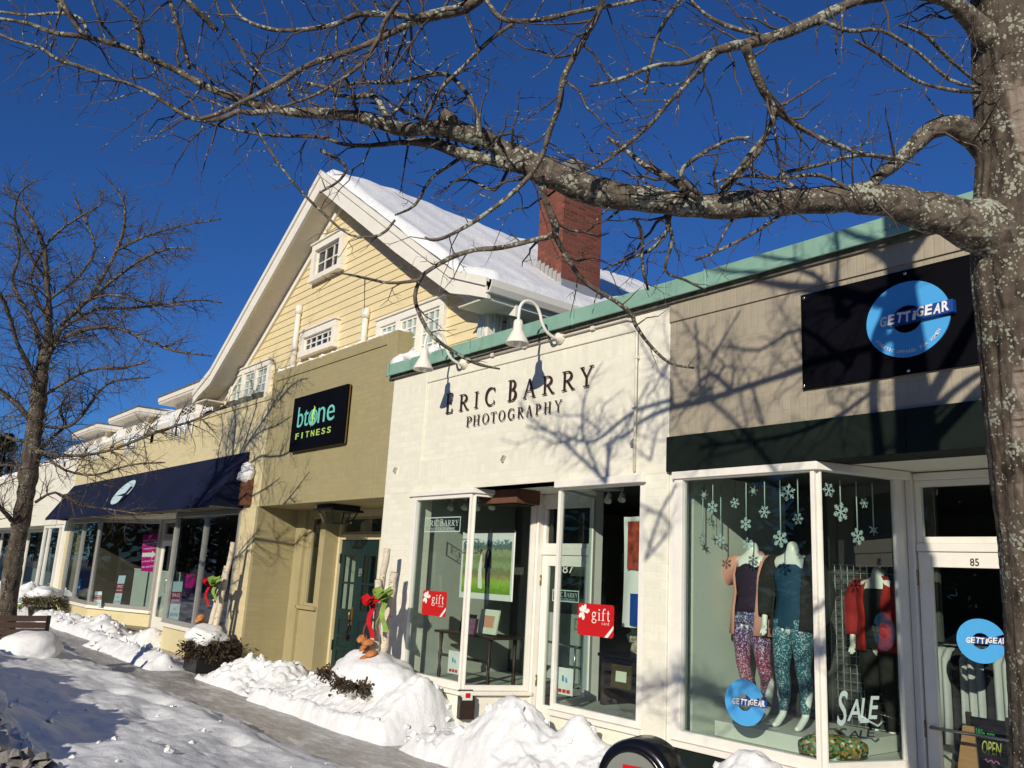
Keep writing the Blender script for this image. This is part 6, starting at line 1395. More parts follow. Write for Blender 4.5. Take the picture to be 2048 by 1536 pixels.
mb = MB(); mb.prism([P(0, 0), P(1, 0), P(1, 1), P(0, 1)], n*.003); mb.build('sheet', M['magenta'], t)
mb = MB(); mb.prism([P(*q, .004) for q in ((.03, .50), (.68, .50), (.68, .45), (.95, .55), (.68, .66), (.68, .61), (.03, .61))], n*.001); mb.build('arrow', M['print_white'], t)
u_, up_ = (tr_-tl).normalized(), (tl-bl).normalized(); w_, h_ = (tr_-tl).length, (tl-bl).length
for s, v, x, ww in (('Visit us', .19, .05, .6), ('two doors down', .27, .05, .85), ('Linden Square', .42, .12, .7), ('in-Court Store', .76, .05, .8), ('781.235.9700', .92, .05, .75)): text_mesh(s, 'print_white', P(x, v, .004), u_, up_, w_*ww, h_*.045, .001, bold=.01, parent=t)
def fish(px, py0, py1, y, hw, label):
    a, b = AY(px, py1, y), AY(px, py0, y); h = b.z-a.z; t = put('fish_cutout', label, 'cutout', tuple(a)); w = AY(px+hw, py1, y).x-a.x
    mb = MB(); pts = [(.0, 0), (.35, .03), (.8, .25), (1, .5), (.85, .72), (.5, .86), (.9, .95), (.6, 1.0), (.0, .93), (-.5, 1.0), (-.85, .95), (-.5, .86), (-.85, .72), (-1, .5), (-.8, .25), (-.35, .03)]
    mb.prism([(a.x+w*p[0], y, a.z+h*p[1]) for p in pts], (0, -.01, 0)); mb.build('shape', M['fish_blue'], t)
    mb = MB(); mb.box(a.x-w*.75, a.x+w*.75, y-.014, y-.011, a.z+h*.40, a.z+h*.55); mb.build('label', M['paper'], t); mb = MB()
    for k in range(4): mb.box(a.x-w*.6+k*w*.32, a.x-w*.42+k*w*.32, y-.016, y-.0145, a.z+h*.44, a.z+h*.51)
    mb.build('print', M['black'], t)
fish(431, 1190, 1236, .12, 10, 'blue fish shaped cutout beside the birch poles'); fish(154, 1158, 1188, .12, 5, 'blue fish shaped cutout in the far left pane of the yellow shop')
p = AY(381, 1168, .45); t = put('heart_ornament', 'magenta heart ornament hanging behind the yellow shop glass', 'ornament', tuple(p)); mb = MB()
H_p = [(.16*math.sin(a)**3*16/16, (13*math.cos(a)-5*math.cos(2*a)-2*math.cos(3*a)-math.cos(4*a))/16*.2) for a in [2*math.pi*i/36 for i in range(36)]]; mb.prism([(p.x+q[0]*2.0, p.y, p.z+q[1]*1.4) for q in H_p], (0, -.05, 0)); mb.build('heart', M['magenta'], t, bevel=.02)
mb = MB(); mb.tube([(p.x, p.y-.02, p.z+.1), (p.x, p.y-.02, 2.74)], .004, 4); mb.build('string', M['black'], t)
for k, (px, py) in enumerate(((150, 1125), (172, 1118), (190, 1128))):
    p = AY(px, py, 1.0); t = put('tinsel_tree', ('white tinsel spray in the left glazing of the yellow shop, leftmost', 'white tinsel spray in the left glazing of the yellow shop, middle', 'white tinsel spray in the left glazing of the yellow shop, rightmost')[k], 'decoration', (p.x, 1.0, .5), 'white tinsel sprays'); mb = MB(); rr = random.Random(k)
    mb.tube([(p.x, 1.0, .135), (p.x, 1.0, p.z)], .02, 6)
    for j in range(70): d = Vector((rr.gauss(0, 1), rr.gauss(0, .6), rr.gauss(.4, .7))).normalized(); b = Vector((p.x, 1.0, p.z-.2+.4*rr.random())); mb.tube([b, b+d*.2, b+d*.38+Vector((0, 0, -.06))], [.008, .006, .003], 3)
    mb.build('spray', M['paper'], t)
# far shop: garments on a rail
for k in range(7):
    x = -33.6+k*.62; t = put('hanging_garment', 'garment on display in the far white shop, %s' % ('leftmost', 'second from left', 'third from left', 'the middle one', 'third from right', 'second from right', 'rightmost')[k], 'garment', (x, 1.6, 1.2), 'garments in the far white shop'); mb = MB(); rings = []
    for z, w_, d_ in ((2.0, .05, .04), (1.93, .2, .08), (1.6, .2, .11), (1.12, .24, .13)): rings.append([Vector((x+w_*math.cos(a), 1.6+d_*math.sin(a), z)) for a in [2*math.pi*i/16 for i in range(16)]])
    mb.loft(rings); mb.build('cloth', M[['paper', 'ribbon_green', 'red_coat', 'charcoal', 'paper', 'red_coat', 'ribbon_green'][k]], t)
    mb = MB(); mb.tube([(x, 1.6, 2.0), (x, 1.6, 2.5)], .01, 5); mb.build('hanger', M['black'], t)
# ---------------------------------------------------------------- bench
q = AZ(103, 1233, .86); bd = Vector((.10, -1, 0)).normalized(); bn = Vector((1, .10, 0)).normalized()
bt_ = thing('bench', 'dark slatted wooden bench beside the smaller tree, snow heaped in front', 'bench', (q.x, q.y, 0)); Lb = 1.9
def BP(s, o, z): return Vector((q.x, q.y, z))+bd*s+bn*o
for k in range(5): 
    z = .83-.092*k; mb = MB(); mb.bar(BP(.05, -.02-.01*k*.0, z), BP(Lb, -.02, z), .03, .078); mb.build('back_slat', M['bench_wood'], bt_, bevel=.006)
for k in range(4): mb = MB(); mb.bar(BP(.05, .10+.10*k-.6, .44), BP(Lb, .10+.10*k-.6, .44), .085, .03); mb.build('seat_slat', M['bench_wood'], bt_, bevel=.006)
for s in (.0, Lb): mb = MB(); mb.bar(BP(s+.02, -.045, .87), BP(s+.02, -.05, .0), .05, .07, (1, 0, 0)); mb.bar(BP(s+.02, -.08, .42), BP(s+.02, -.58, .42), .05, .05); mb.bar(BP(s+.02, -.56, .40), BP(s+.02, -.56, 0), .05, .05, (1, 0, 0)); mb.bar(BP(s+.02, -.08, .62), BP(s+.02, -.56, .62), .05, .04); mb.bar(BP(s+.02, -.56, .595), BP(s+.02, -.56, .445), .05, .05, (1, 0, 0)); mb.build('end_frame', M['black'], bt_, bevel=.006)
sh = MB(); c = AZ(60, 1282, .52); sh.blob((c.x, c.y, .42), .42, 4, .12, (1.1, 1.0, .62), 3); tag(sh.build('snow_pile', M['snow']), 'rounded snow heap in front of the slatted bench', 'snow pile')
# ================================================================ snow
def hash2(ix, iy, s):
    h = (ix.astype(np.int64)*374761393+iy.astype(np.int64)*668265263+s*974711) & 0x7fffffff
    h = ((h ^ (h >> 13))*1274126177) & 0x7fffffff
    return ((h ^ (h >> 16)) & 0xffff)/65535.0
def vnoise(x, y, s=0):
    ix, iy = np.floor(x), np.floor(y); fx, fy = x-ix, y-iy
    fx = fx*fx*fx*(fx*(fx*6-15)+10); fy = fy*fy*fy*(fy*(fy*6-15)+10)
    a, b, c, d = hash2(ix, iy, s), hash2(ix+1, iy, s), hash2(ix, iy+1, s), hash2(ix+1, iy+1, s)
    return (a*(1-fx)+b*fx)*(1-fy)+(c*(1-fx)+d*fx)*fy
def fbm(x, y, s=0, o=4, bill=False):
    t, a, n = 0, 1, 0
    for k in range(o):
        v = vnoise(x*2**k+k*17.3, y*2**k+k*9.1, s+k)
        if bill: v = abs(v*2-1)
        t = t+v*a; n += a; a *= .5
    return t/n
def worley(x, y, s=0):
    ix, iy = np.floor(x), np.floor(y); best = np.full(x.shape, 9.)
    for i in (-1, 0, 1):
        for j in (-1, 0, 1):
            cx, cy = ix+i, iy+j; px, py = cx+hash2(cx, cy, s), cy+hash2(cx, cy, s+7)
            best = np.minimum(best, np.hypot(x-px, y-py))
    return best
def ss(a, b, x): t = np.clip((x-a)/(b-a), 0, 1); return t*t*(3-2*t)
def chunk(mb, c, r, rr):
    """angular lump broken out of packed snow"""
    c = Vector(c); n = rr.choice((5, 6, 7)); a0 = rr.random()*6; tilt = Matrix.Rotation(rr.uniform(-.7, .7), 3, 'X') @ Matrix.Rotation(rr.uniform(-.7, .7), 3, 'Y'); sx = rr.uniform(.8, 1.5)
    lo = [c+tilt @ Vector((math.cos(a0+6.283*i/n)*r*sx*rr.uniform(.75, 1.15), math.sin(a0+6.283*i/n)*r*rr.uniform(.75, 1.15), -r*.6)) for i in range(n)]
    hi = [c+tilt @ Vector((math.cos(a0+6.283*i/n)*r*sx*rr.uniform(.4, .8), math.sin(a0+6.283*i/n)*r*rr.uniform(.4, .8), r*rr.uniform(.35, .7))) for i in range(n)]
    mb.add(lo+hi, [(i, (i+1) % n, n+(i+1) % n, n+i) for i in range(n)]+[tuple(range(n, 2*n))], False)
def field(xs, ys, hf, cut=.004, clods=0, seed=1, crange=(.02, .05)):
    X, Y = np.meshgrid(xs, ys); H = hf(X, Y); ny, nx = X.shape
    mb = MB(); keep = H > cut; idx = -np.ones(X.shape, int); vs = []
    use = np.zeros(X.shape, bool); cells = []
    K = keep[:-1, :-1] | keep[1:, :-1] | keep[:-1, 1:] | keep[1:, 1:]
    for j, i in zip(*np.nonzero(K)): use[j:j+2, i:i+2] = True
    idx[use] = np.arange(use.sum())
    vs = np.stack([X[use], Y[use], np.maximum(H[use], -.03)], 1).tolist()
    fs = [(idx[j, i], idx[j, i+1], idx[j+1, i+1], idx[j+1, i]) for j, i in zip(*np.nonzero(K))]
    mb.add(vs, [tuple(int(q) for q in f) for f in fs], True)
    rr = random.Random(seed)
    jj, ii = np.nonzero(H > .03)
    for k in range(clods):
        q = rr.randrange(len(jj)); j, i = jj[q], ii[q]; r = rr.uniform(*crange)*(1 if rr.random() < .85 else 1.7)
        chunk(mb, (X[j, i], Y[j, i], H[j, i]+r*.25), r, rr)
    return mb
# shovelled-back bank along the kerb, higher and dirtier towards the road
def bank_h(x, y):
    ye = -2.02-.10*(fbm(x*.5, x*0, 3, 3)-.5)*2-.12*(fbm(x*2.2, x*0, 4, 3)-.5)*2+.55*ss(-15, -22, x)
    s = ye-y
    h = .16*ss(0, .16, s)+.20*ss(.1, .9, s)+.10*ss(.9, 2.2, s)
    rh = (.30+.30*ss(-5.6, -7.2, x)+.16*(fbm(x*1.1, x*0, 21, 3)-.5)*2)
    h = h+rh*np.exp(-((y+5.25-.1*np.sin(x*1.3))/.48)**2)*ss(-2.2, -4.6, x)
    h = h+.18*ss(-3.4, -4.6, y)*(fbm(x*.9, y*.9, 8, 3)-.35)
    h = h+.13*(fbm(x*.8, y*1.5, 5, 4)-.5)*ss(.2, .8, s)
    lum = (fbm(x*3.2, y*3.6, 31, 4, True)-.3)
    h = h+.028*lum*ss(.05, .5, s)*(.5+1.2*fbm(x*.6, y*.6, 33, 2))
    h = h+.10*ss(-4.5, -5.0, y)*(.45-worley(x*5, y*5, 41))+.04*ss(-4.3, -4.9, y)*(.5-worley(x*13, y*13, 43))
    h = h+.05*(fbm(x*.45+y*.2, y*3.2-x*.5, 71, 4)-.5)*ss(.2, .6, s)+.016*(.4-fbm(x*8, y*9, 35, 4, True))*ss(.0, .2, s)*(.3+1.2*fbm(x*.8, y*.8, 51, 2))+.010*(fbm(x*30, y*30, 36, 2)-.5)
    h = h+.05*ss(.25, .05, np.abs(s-.35-.15*fbm(x*1.5, y*0, 61, 2)))*(fbm(x*5, y*5, 62, 3)-.35)
    # old footprints and a slide mark
    for fx, fy in ((-9.3, -2.9), (-10.1, -3.1), (-8.4, -3.3), (-7.1, -3.0), (-12, -3.0)): h = h-.07*np.exp(-(((x-fx)/.16)**2+((y-fy)/.09)**2))
    h = h*ss(-6.05, -5.75, y)
    h = h*(1-.0*x)
    h = np.where(s < 0, -.05, h); 
    return h
xs = [-2.0]
while xs[-1] > -30: xs.append(xs[-1]-max(.026, .0036*math.hypot(xs[-1], 2)*(1.0)))
ys = np.arange(-6.1, -1.2, .03)
snow = field(np.array(xs[::-1]), ys, bank_h, clods=0)
rr = random.Random(4)
for k in range(130):
    x = -3.6-rr.random()**1.2*9; y = rr.choice((-4.9, -5.1, -4.6, -4.3))+rr.gauss(0, .22) if rr.random() < .7 else rr.uniform(-4.6, -2.2)
    h = float(bank_h(np.array([x]), np.array([y]))[0])
    if h > .05:
        r = abs(rr.gauss(.012, .012))+.008
        if y < -4.5 and rr.random() < .25: r *= 2.0
        chunk(snow, (x, y, h+r*.2), r, rr)
for k in range(260):                            # broken dirty lumps by the road
    x = rr.uniform(-8.5, -4.2); y = rr.gauss(-5.0, .16); h = float(bank_h(np.array([x]), np.array([y]))[0])
    if h > .05: chunk(snow, (x, y, h+.01), rr.uniform(.015, .05)*(1.8 if rr.random() < .12 else 1), rr)
tag(snow.build('snow_bank', M['snow_dirty']), kind='structure')

def pile(label, x0, x1, y0, y1, f, toe, st=.021, clods=40, seed=1, rough=1.0, crange=(.015, .045)):
    def hf(x, y):
        h = f(x, y)+.06*rough*(.5-worley(x*3.3+.3*fbm(x*3, y*3, 1, 2), y*3.3, seed+20))+.035*rough*(.5-worley(x*8, y*8, seed+21))+.10*rough*(fbm(x*2.6, y*2.6, seed, 4, True)-.38)+.06*rough*(fbm(x*6, y*6, seed+3, 3, True)-.4)+.05*rough*(.4-fbm(x*9, y*9, seed+6, 4, True))+.02*(fbm(x*24, y*24, seed+5, 3)-.5)
        t = y-(toe(x)+.07*(fbm(x*1.3, x*0, seed+9, 3)-.5)*2+.03*(fbm(x*7, y*7, seed+8, 2)-.5))
        h = np.minimum(h, t*2.6+.0*x)
        e = np.minimum(x-x0, x1-x)
        return np.where(t < 0, -.05, h*ss(0, .35, e+.05*(fbm(y*4, x*0, seed+2, 2)-.5))-.02)
    mb = field(np.arange(x0, x1, st), np.arange(y0, y1, st), hf, clods=clods, seed=seed, crange=crange)
    o = mb.build('snow_pile', M['snow']); return tag(o, label, 'snow pile')
def G(x, y, cx, cy, sx, sy, a): return a*np.exp(-(((x-cx)/sx)**2+((y-cy)/sy)**2))
pile('tall lumpy snow pile in front of door 87', -8.0, -5.25, -1.25, .55, lambda x, y: .17+G(x, y, -6.55, -.5, .42, .34, .50)+G(x, y, -5.95, -.28, .16, .22, .30)+G(x, y, -5.6, -.2, .35, .3, .22)+G(x, y, -7.1, -.55, .4, .35, .12), lambda x: -1.02-.05*(x+6.5), clods=60, seed=11, rough=.9)
pile('broad snow pile burying the birch planter beside the white shop', -11.6, -8.0, -1.3, .1, lambda x, y: .235+G(x, y, -9.45, -.30, .55, .42, .30)+G(x, y, -8.5, -.42, .32, .36, .36)+G(x, y, -10.5, -.30, .65, .34, .20)+G(x, y, -8.2, -.2, .3, .3, .16)-.05*ss(-.6, -.95, y), lambda x: -1.06+.0*x, clods=60, seed=12, rough=.75)
pile('rough snow pile between the dark planter and the green door', -13.95, -11.4, -1.1, .25, lambda x, y: .06+G(x, y, -12.8, -.45, .5, .36, .34)+G(x, y, -12.1, -.15, .4, .4, .30)+G(x, y, -13.4, -.5, .3, .3, .12), lambda x: -.95+.0*x, clods=50, seed=13, rough=1.1)
pile('long low windrow of shovelled snow in front of the yellow shop door', -19.3, -14.7, -1.5, -.5, lambda x, y: .04+G(x, y*1, x, -1.0+.0*x, 1, .2, .20), lambda x: -1.30+.0*x, st=.035, clods=50, seed=14, rough=.6)
pile('snow heap below the left glazing of the yellow shop', -27.3, -19.9, -1.0, .05, lambda x, y: .10+G(x, y, -21.6, -.35, 1.0, .4, .34)+G(x, y, -24, -.5, 1.3, .4, .22)+G(x, y, -26.4, -.5, 1, .4, .2), lambda x: -.92+.0*x, st=.045, clods=60, seed=15, rough=1.1, crange=(.03, .07))
pile('small snow drift on the step of the yellow shop door', -20.2, -18.5, -.5, .85, lambda x, y: .12+G(x, y, -18.9, -.1, .5, .4, .22), lambda x: -.4+.0*x, st=.04, clods=20, seed=16)
pile('distant snow heaps along the far white shop', -37, -27.4, -1.6, .1, lambda x, y: .25+G(x, y, -30.2, -.4, 1.0, .5, .55)+G(x, y, -34, -.6, 1.6, .5, .4), lambda x: -1.3+.0*x, st=.07, clods=60, seed=17, rough=1.6, crange=(.05, .12))
pile('snow pile under the window of the dressed mannequins', -5.15, -2.6, -1.2, .0, lambda x, y: .12+G(x, y, -4.05, -.32, .42, .34, .50)+G(x, y, -3.3, -.4, .4, .4, .3)+G(x, y, -4.75, -.55, .3, .3, .18), lambda x: -1.0+.0*x, clods=30, seed=18, rough=.8)
# ================================================================ trees
def smooth_r(r, k=4):
    o = []
    for i in range(len(r)-1):
        for q in range(k): o.append(r[i]+(r[i+1]-r[i])*q/k)
    return o+[r[-1]]
class Tree:
    def __init__(s, seed): s.big = MB(); s.fine = MB(); s.r = random.Random(seed); s.n = 0; s.mn = .0022
    def limb(s, P, rs, n=10, k=4, rough=.0, mb=None):
        P = smooth_path([Vector(p) for p in P], k); rs = smooth_r(rs, k)
        if rough:
            P = [p+Vector((noise.noise(p*9), noise.noise(p*9+Vector((5, 5, 5))), noise.noise(p*9+Vector((9, 1, 3)))))*rough*r for p, r in zip(P, rs)]
            rs = [r*(1+.22*noise.noise(p*14+Vector((2, 7, 1)))) for p, r in zip(P, rs)]
        (mb or s.big).tube(P, rs, n); return P, rs
    def twig(s, p, d, L, r, lev, maxlev, up=.0, den=1.0):
        """zigzag shoot with spurs, recursing into side shoots"""
        rr = s.r; n = max(3, int(L/.04*(1 if L < 1 else .6))); n = min(n, 11); st = L/n; pts = [Vector(p)]; rs = [r]; d = Vector(d).normalized(); sgn = 1
        side = d.orthogonal().normalized(); side = Matrix.Rotation(rr.uniform(0, 6.28), 3, d) @ side
        bend = Vector((rr.gauss(0, .035), rr.gauss(0, .035), rr.gauss(0, .035)+up*.35))
        for i in range(n):
            d = (d+bend+side*sgn*rr.uniform(.2, .62)+Vector((rr.gauss(0, .07), rr.gauss(0, .07), rr.gauss(0, .07)))).normalized(); sgn = -sgn
            pts.append(pts[-1]+d*st*rr.uniform(.8, 1.2)); rs.append(r*(1-.72*(i+1)/n))
        s.fine.tube(pts, rs, 5 if r > .006 else (4 if r > .0035 else 3), False); s.n += 1
        if lev < maxlev:
            for i in range(1, len(pts)-1):
                if rr.random() < .55*den:
                    ax = (pts[i+1]-pts[i]).normalized(); o = Matrix.Rotation(rr.uniform(0, 6.28), 3, ax) @ ax.orthogonal().normalized()
                    dd = ax*rr.uniform(.35, .9)+o*rr.uniform(.5, 1)+Vector((0, 0, up))
                    s.twig(pts[i], dd, L*rr.uniform(.25, .6), rs[i]*rr.uniform(.5, .8), lev+1, maxlev, up, den)
        else:
            for i in range(1, len(pts)):
                if rr.random() < .7*den:
                    ax = (pts[i]-pts[i-1]).normalized(); o = Matrix.Rotation(rr.uniform(0, 6.28), 3, ax) @ ax.orthogonal().normalized()
                    e = pts[i]+(ax*.4+o).normalized()*rr.uniform(.012, .03)*max(1, L*2.2); s.fine.tube([pts[i], e], [rs[i]*1.0, rs[i]*.55], 3, False)
    def dress(s, P, rs, per_m, L, lev, up=0, start=.1, r0=None, den=1.0, view=None):
        """side shoots along a finished limb"""
        rr = s.r; acc = rr.random()*.2; tot = sum((P[i+1]-P[i]).length for i in range(len(P)-1)); run = 0
        for i in range(len(P)-1):
            seg = P[i+1]-P[i]; l = seg.length; run += l
            if run/tot < start: continue
            acc += l*per_m*rr.uniform(.5, 1.5)
            while acc > 1:
                acc -= 1; ax = seg.normalized(); o = Matrix.Rotation(rr.uniform(0, 6.28), 3, ax) @ ax.orthogonal().normalized()
                if view is not None: o = (o-view*o.dot(view)*.7)
                d = ax*rr.uniform(.1, .9)+o.normalized()*rr.uniform(.6, 1)+Vector((0, 0, up*rr.uniform(.3, 1.4)))
                k = rr.uniform(.35, 1.0)*(1-.4*run/tot)
                s.twig(P[i]+o*rs[i]*.6, d, L*k, max(s.mn, min(r0 or 1, rs[i]*.55)*(.5+.5*k)), 1, lev, up*.25, den)
# ---------------------------------------------------------------- near honey locust
nt_ = thing('street_tree', 'near bare tree with lichened trunk at the right edge and a long limb', 'tree', (-1.05, -3.05, 0))
tr = Tree(21); TD = 2.8; V = _f
def px_path(pts, t0, t1, wscale=1.0):
    n = len(pts); P, rs = [], []
    for i, p in enumerate(pts):
        t = t0+(t1-t0)*i/max(1, n-1); P.append(AT(p[0], p[1], t)); rs.append(p[2]*t/FPX*wscale)
    return P, rs
trunk = [(2150, 2500, 92), (2132, 1900, 86), (2118, 1536, 82), (2104, 1300, 80), (2086, 1080, 78), (2070, 900, 80), (2058, 700, 84), (2052, 560, 90), (2052, 440, 94), (2052, 330, 86), (2048, 200, 84), (2042, 60, 84), (2038, -120, 82)]
P, rs = px_path(trunk, TD, TD); mbT = MB()
Pt = smooth_path(P, 24); rt = smooth_r(rs, 24)
rings = []
for i, (p, r) in enumerate(zip(Pt, rt)):
    ring = []
    for j in range(110):
        a = 2*math.pi*j/110; d = Vector((math.cos(a), math.sin(a), 0)); q = p+d*r
        rid = .06*noise.noise(Vector((math.cos(a)*3.2, math.sin(a)*3.2, p.z*.9+2)))+.05*noise.noise(Vector((math.cos(a)*8, math.sin(a)*8, p.z*2.5)))+.02*noise.noise(q*40)-.055*max(0, .25-abs(noise.noise(Vector((math.cos(a)*4.5, math.sin(a)*4.5, p.z*1.1+noise.noise(q*6)*.4)))))*4*.5
        lobe = .05*math.cos(2*(a-1.0)+p.z*.35)
        ring.append(p+d*r*(1+rid+lobe))
    rings.append(ring)
mbT.loft(rings); trunk_o = mbT.build('trunk', M['bark'], nt_)
top = Pt[-1]
# limbs seen in the picture, with their depth along the sight line
LIMB = [(2035, 480, 70), (1985, 462, 62), (1940, 447, 50), (1900, 436, 42), (1860, 426, 39), (1800, 407, 34), (1750, 399, 31), (1700, 397, 29), (1600, 405, 28), (1500, 410, 26), (1420, 412, 25), (1350, 408, 26), (1290, 400, 28), (1230, 390, 27), (1170, 374, 29), (1110, 350, 30), (1065, 330, 27), (1030, 310, 22), (1000, 296, 19), (965, 276, 19), (930, 264, 20), (903, 256, 23), (880, 258, 18), (850, 258, 15), (800, 258, 14), (740, 238, 13), (680, 228, 12), (600, 225, 10.5), (545, 216, 9.5), (480, 199, 8.5), (420, 177, 7.5), (350, 140, 6.5), (290, 114, 6), (240, 91, 5.5), (170, 74, 5), (110, 66, 4.2), (60, 48, 3.6), (-10, 36, 3), (-90, 20, 2)]
P, rs = px_path(LIMB, TD, 2.45); P, rs = tr.limb(P, rs, 16, 5, .25)
tr.dress(P, rs, 14, .42, 2, .10, .28, .007, view=V)
def branch(pts, t0, t1, dens=27, L=.34, lev=2, up=.05, n=8, rough=.12, start=.05, ws=.9, den=1.0):
    P, rs = px_path(pts, t0, t1, ws); P, rs = tr.limb(P, rs, n, 3, rough); tr.dress(P, rs, dens*1.25, L, lev, up, start, .006, den, V); return P, rs
st = AT(903, 250, 2.58); tr.limb([st, st+Vector((-.005, 0, .012)), AT(884, 226, 2.58)], [.030, .026, .020], 10, 2, .2)
branch([(1045, 335, 16), (1000, 324, 14), (930, 309, 14), (880, 290, 13), (845, 284, 10), (800, 285, 6), (740, 291, 5), (690, 289, 4.5), (640, 274, 4), (560, 272, 3), (500, 266, 3), (430, 250, 2.4), (395, 240, 1.5)], 2.62, 2.7)
branch([(545, 222, 7), (500, 226, 7), (480, 222, 6), (440, 238, 6), (400, 240, 5), (370, 230, 5), (330, 205, 5), (290, 180, 4.5), (235, 160, 4), (180, 140, 4), (115, 118, 4), (80, 95, 3.5), (30, 82, 3), (-20, 60, 3)], 2.5, 2.42)
branch([(980, -30, 15), (930, 15, 13), (860, 32, 12), (820, 46, 11), (790, 62, 8), (740, 86, 7), (690, 106, 7), (640, 121, 6), (600, 140, 6), (560, 166, 6), (500, 196, 5.5), (440, 226, 5), (400, 238, 4)], 2.35, 2.45, up=.02)
branch([(840, 36, 8), (780, 30, 7), (720, 28, 6), (680, 45, 5.5), (640, 55, 5), (560, 61, 4.5), (500, 45, 4), (470, 20, 3.5), (452, -20, 3)], 2.36, 2.4)
branch([(815, -20, 5), (770, 42, 5), (757, 78, 5), (720, 130, 4.5), (680, 160, 4), (630, 190, 3.5), (560, 215, 2.5)], 2.3, 2.4)
branch([(2085, 330, 22), (2040, 200, 28), (2000, 115, 30), (1965, 62, 27), (1930, 26, 20), (1890, -2, 14), (1820, -14, 13), (1760, -8, 12), (1700, 6, 11), (1640, 36, 13), (1570, 66, 13), (1500, 86, 12), (1470, 91, 11), (1420, 106, 8), (1370, 126, 6), (1310, 131, 4.5), (1250, 155, 4), (1180, 172, 3)], 2.86, 2.35, 16, n=10, start=.3)
branch([(1490, 90, 11), (1508, 140, 10), (1530, 186, 9.5), (1550, 216, 9), (1580, 241, 7.5), (1620, 266, 6), (1680, 291, 5), (1720, 306, 4.5), (1790, 316, 3.5), (1840, 330, 2)], 2.42, 2.7)
branch([(1550, 216, 6), (1536, 262, 5), (1500, 308, 5), (1468, 350, 4.5), (1440, 378, 4)], 2.5, 2.62)
branch([(1432, 104, 8), (1412, 122, 8), (1400, 142, 6), (1388, 152, 5), (1340, 202, 5), (1300, 250, 5), (1250, 292, 4.5), (1200, 330, 3.5), (1150, 352, 2)], 2.38, 2.5)
P, rs = px_path([(2080, 430, 20), (2030, 365, 30), (1972, 300, 26), (1940, 268, 23), (1900, 250, 21), (1862, 260, 19), (1830, 290, 15), (1790, 326, 13), (1762, 350, 12), (1735, 378, 12), (1715, 398, 10)], 2.88, 2.70); P, rs = tr.limb(P, rs, 12, 4, .22); tr.dress(P, rs, 12, .3, 2, .02, .2, .006, 1, V)
branch([(1212, -20, 7), (1190, 40, 7), (1150, 110, 7), (1126, 160, 7), (1120, 206, 6.5), (1100, 260, 6), (1085, 310, 6), (1060, 350, 5.5), (1018, 392, 5), (960, 436, 5), (898, 471, 4.5), (866, 480, 3.5), (850, 474, 2)], 2.3, 2.42, 18, up=-.02)
branch([(1083, 372, 9), (1094, 410, 8), (1110, 448, 8.5), (1106, 470, 7), (1060, 482, 6), (1000, 496, 5.5), (950, 500, 5), (900, 516, 5), (850, 546, 5), (836, 560, 4.5), (780, 566, 3.5), (730, 556, 3), (680, 546, 2.4), (660, 548, 1.5)], 2.62, 2.9, 9, .22, 2, -.02)
branch([(840, 558, 5), (830, 592, 4.5), (840, 630, 4.5), (860, 666, 4.5), (890, 692, 4.2), (930, 716, 4), (962, 730, 3.5), (1000, 738, 2)], 2.84, 2.9, 9, .16, 2, -.02)
branch([(1108, 466, 7), (1126, 502, 6), (1150, 540, 5.5), (1180, 572, 5), (1230, 602, 5), (1262, 628, 5), (1272, 652, 4.5), (1300, 690, 4), (1340, 726, 3.4), (1388, 736, 2)], 2.66, 2.9, 9, .2, 2, -.05)
branch([(1270, 436, 4), (1284, 470, 4), (1285, 530, 4), (1296, 580, 2.5)], 2.7, 2.8, 12, .2, 2, -.05)
branch([(1340, 430, 5), (1330, 470, 4.5), (1300, 500, 4), (1250, 520, 3), (1205, 540, 2)], 2.72, 2.85, 14, .25)
branch([(1330, 430, 5), (1345, 480, 4), (1330, 540, 3.4), (1370, 560, 3), (1410, 580, 2)], 2.72, 2.85, 14, .25, up=-.06)
branch([(1560, 432, 4), (1500, 470, 4), (1440, 500, 3.5), (1390, 520, 3)], 2.72, 2.8, 14, .25, up=-.02)
branch([(300, -20, 5), (355, -15, 7), (395, 22, 7), (435, 62, 6.5)], 2.35, 2.42, 8); branch([(100, -20, 6), (140, 30, 6), (160, 62, 5.5), (172, 78, 5)], 2.42, 2.5, 10)
branch([(120, -5, 5.5), (150, 48, 5), (172, 72, 5), (165, 40, 3), (120, 26, 3), (60, 30, 3), (0, 24, 3)], 2.4, 2.5, 10)
branch([(176, -20, 4), (200, 40, 3.5), (216, 62, 3), (236, 92, 3)], 2.4, 2.48, 14); branch([(225, -5, 4), (262, 26, 5), (272, 46, 5), (280, 76, 5), (281, 106, 4.5)], 2.4, 2.47, 14)
branch([(335, -15, 5), (355, 50, 5), (370, 100, 4.5), (379, 138, 4.5)], 2.38, 2.46, 14); branch([(425, -15, 3.5), (450, 50, 3), (480, 100, 3), (510, 140, 2.5), (540, 170, 2)], 2.4, 2.5, 14)
branch([(970, -5, 5), (1000, 36, 6), (1050, 42, 6), (1100, 36, 5.5), (1160, 22, 5), (1240, 8, 5), (1310, -8, 4)], 2.3, 2.35, 16)
branch([(1520, 70, 5), (1450, 50, 5), (1400, 20, 4), (1370, -15, 4)], 2.4, 2.35, 14); branch([(1640, 40, 5), (1700, 62, 5), (1760, 60, 4.5), (1830, 100, 4), (1900, 160, 4), (1958, 175, 3)], 2.5, 2.75, 12, .25)
branch([(1360, 0, 4), (1320, 60, 4), (1300, 130, 3.5), (1290, 190, 3)], 2.4, 2.5, 14); branch([(960, 275, 6), (950, 215, 5), (905, 155, 5), (860, 150, 4.5), (790, 165, 4.5), (720, 165, 4), (660, 180, 3)], 2.5, 2.6, 16)
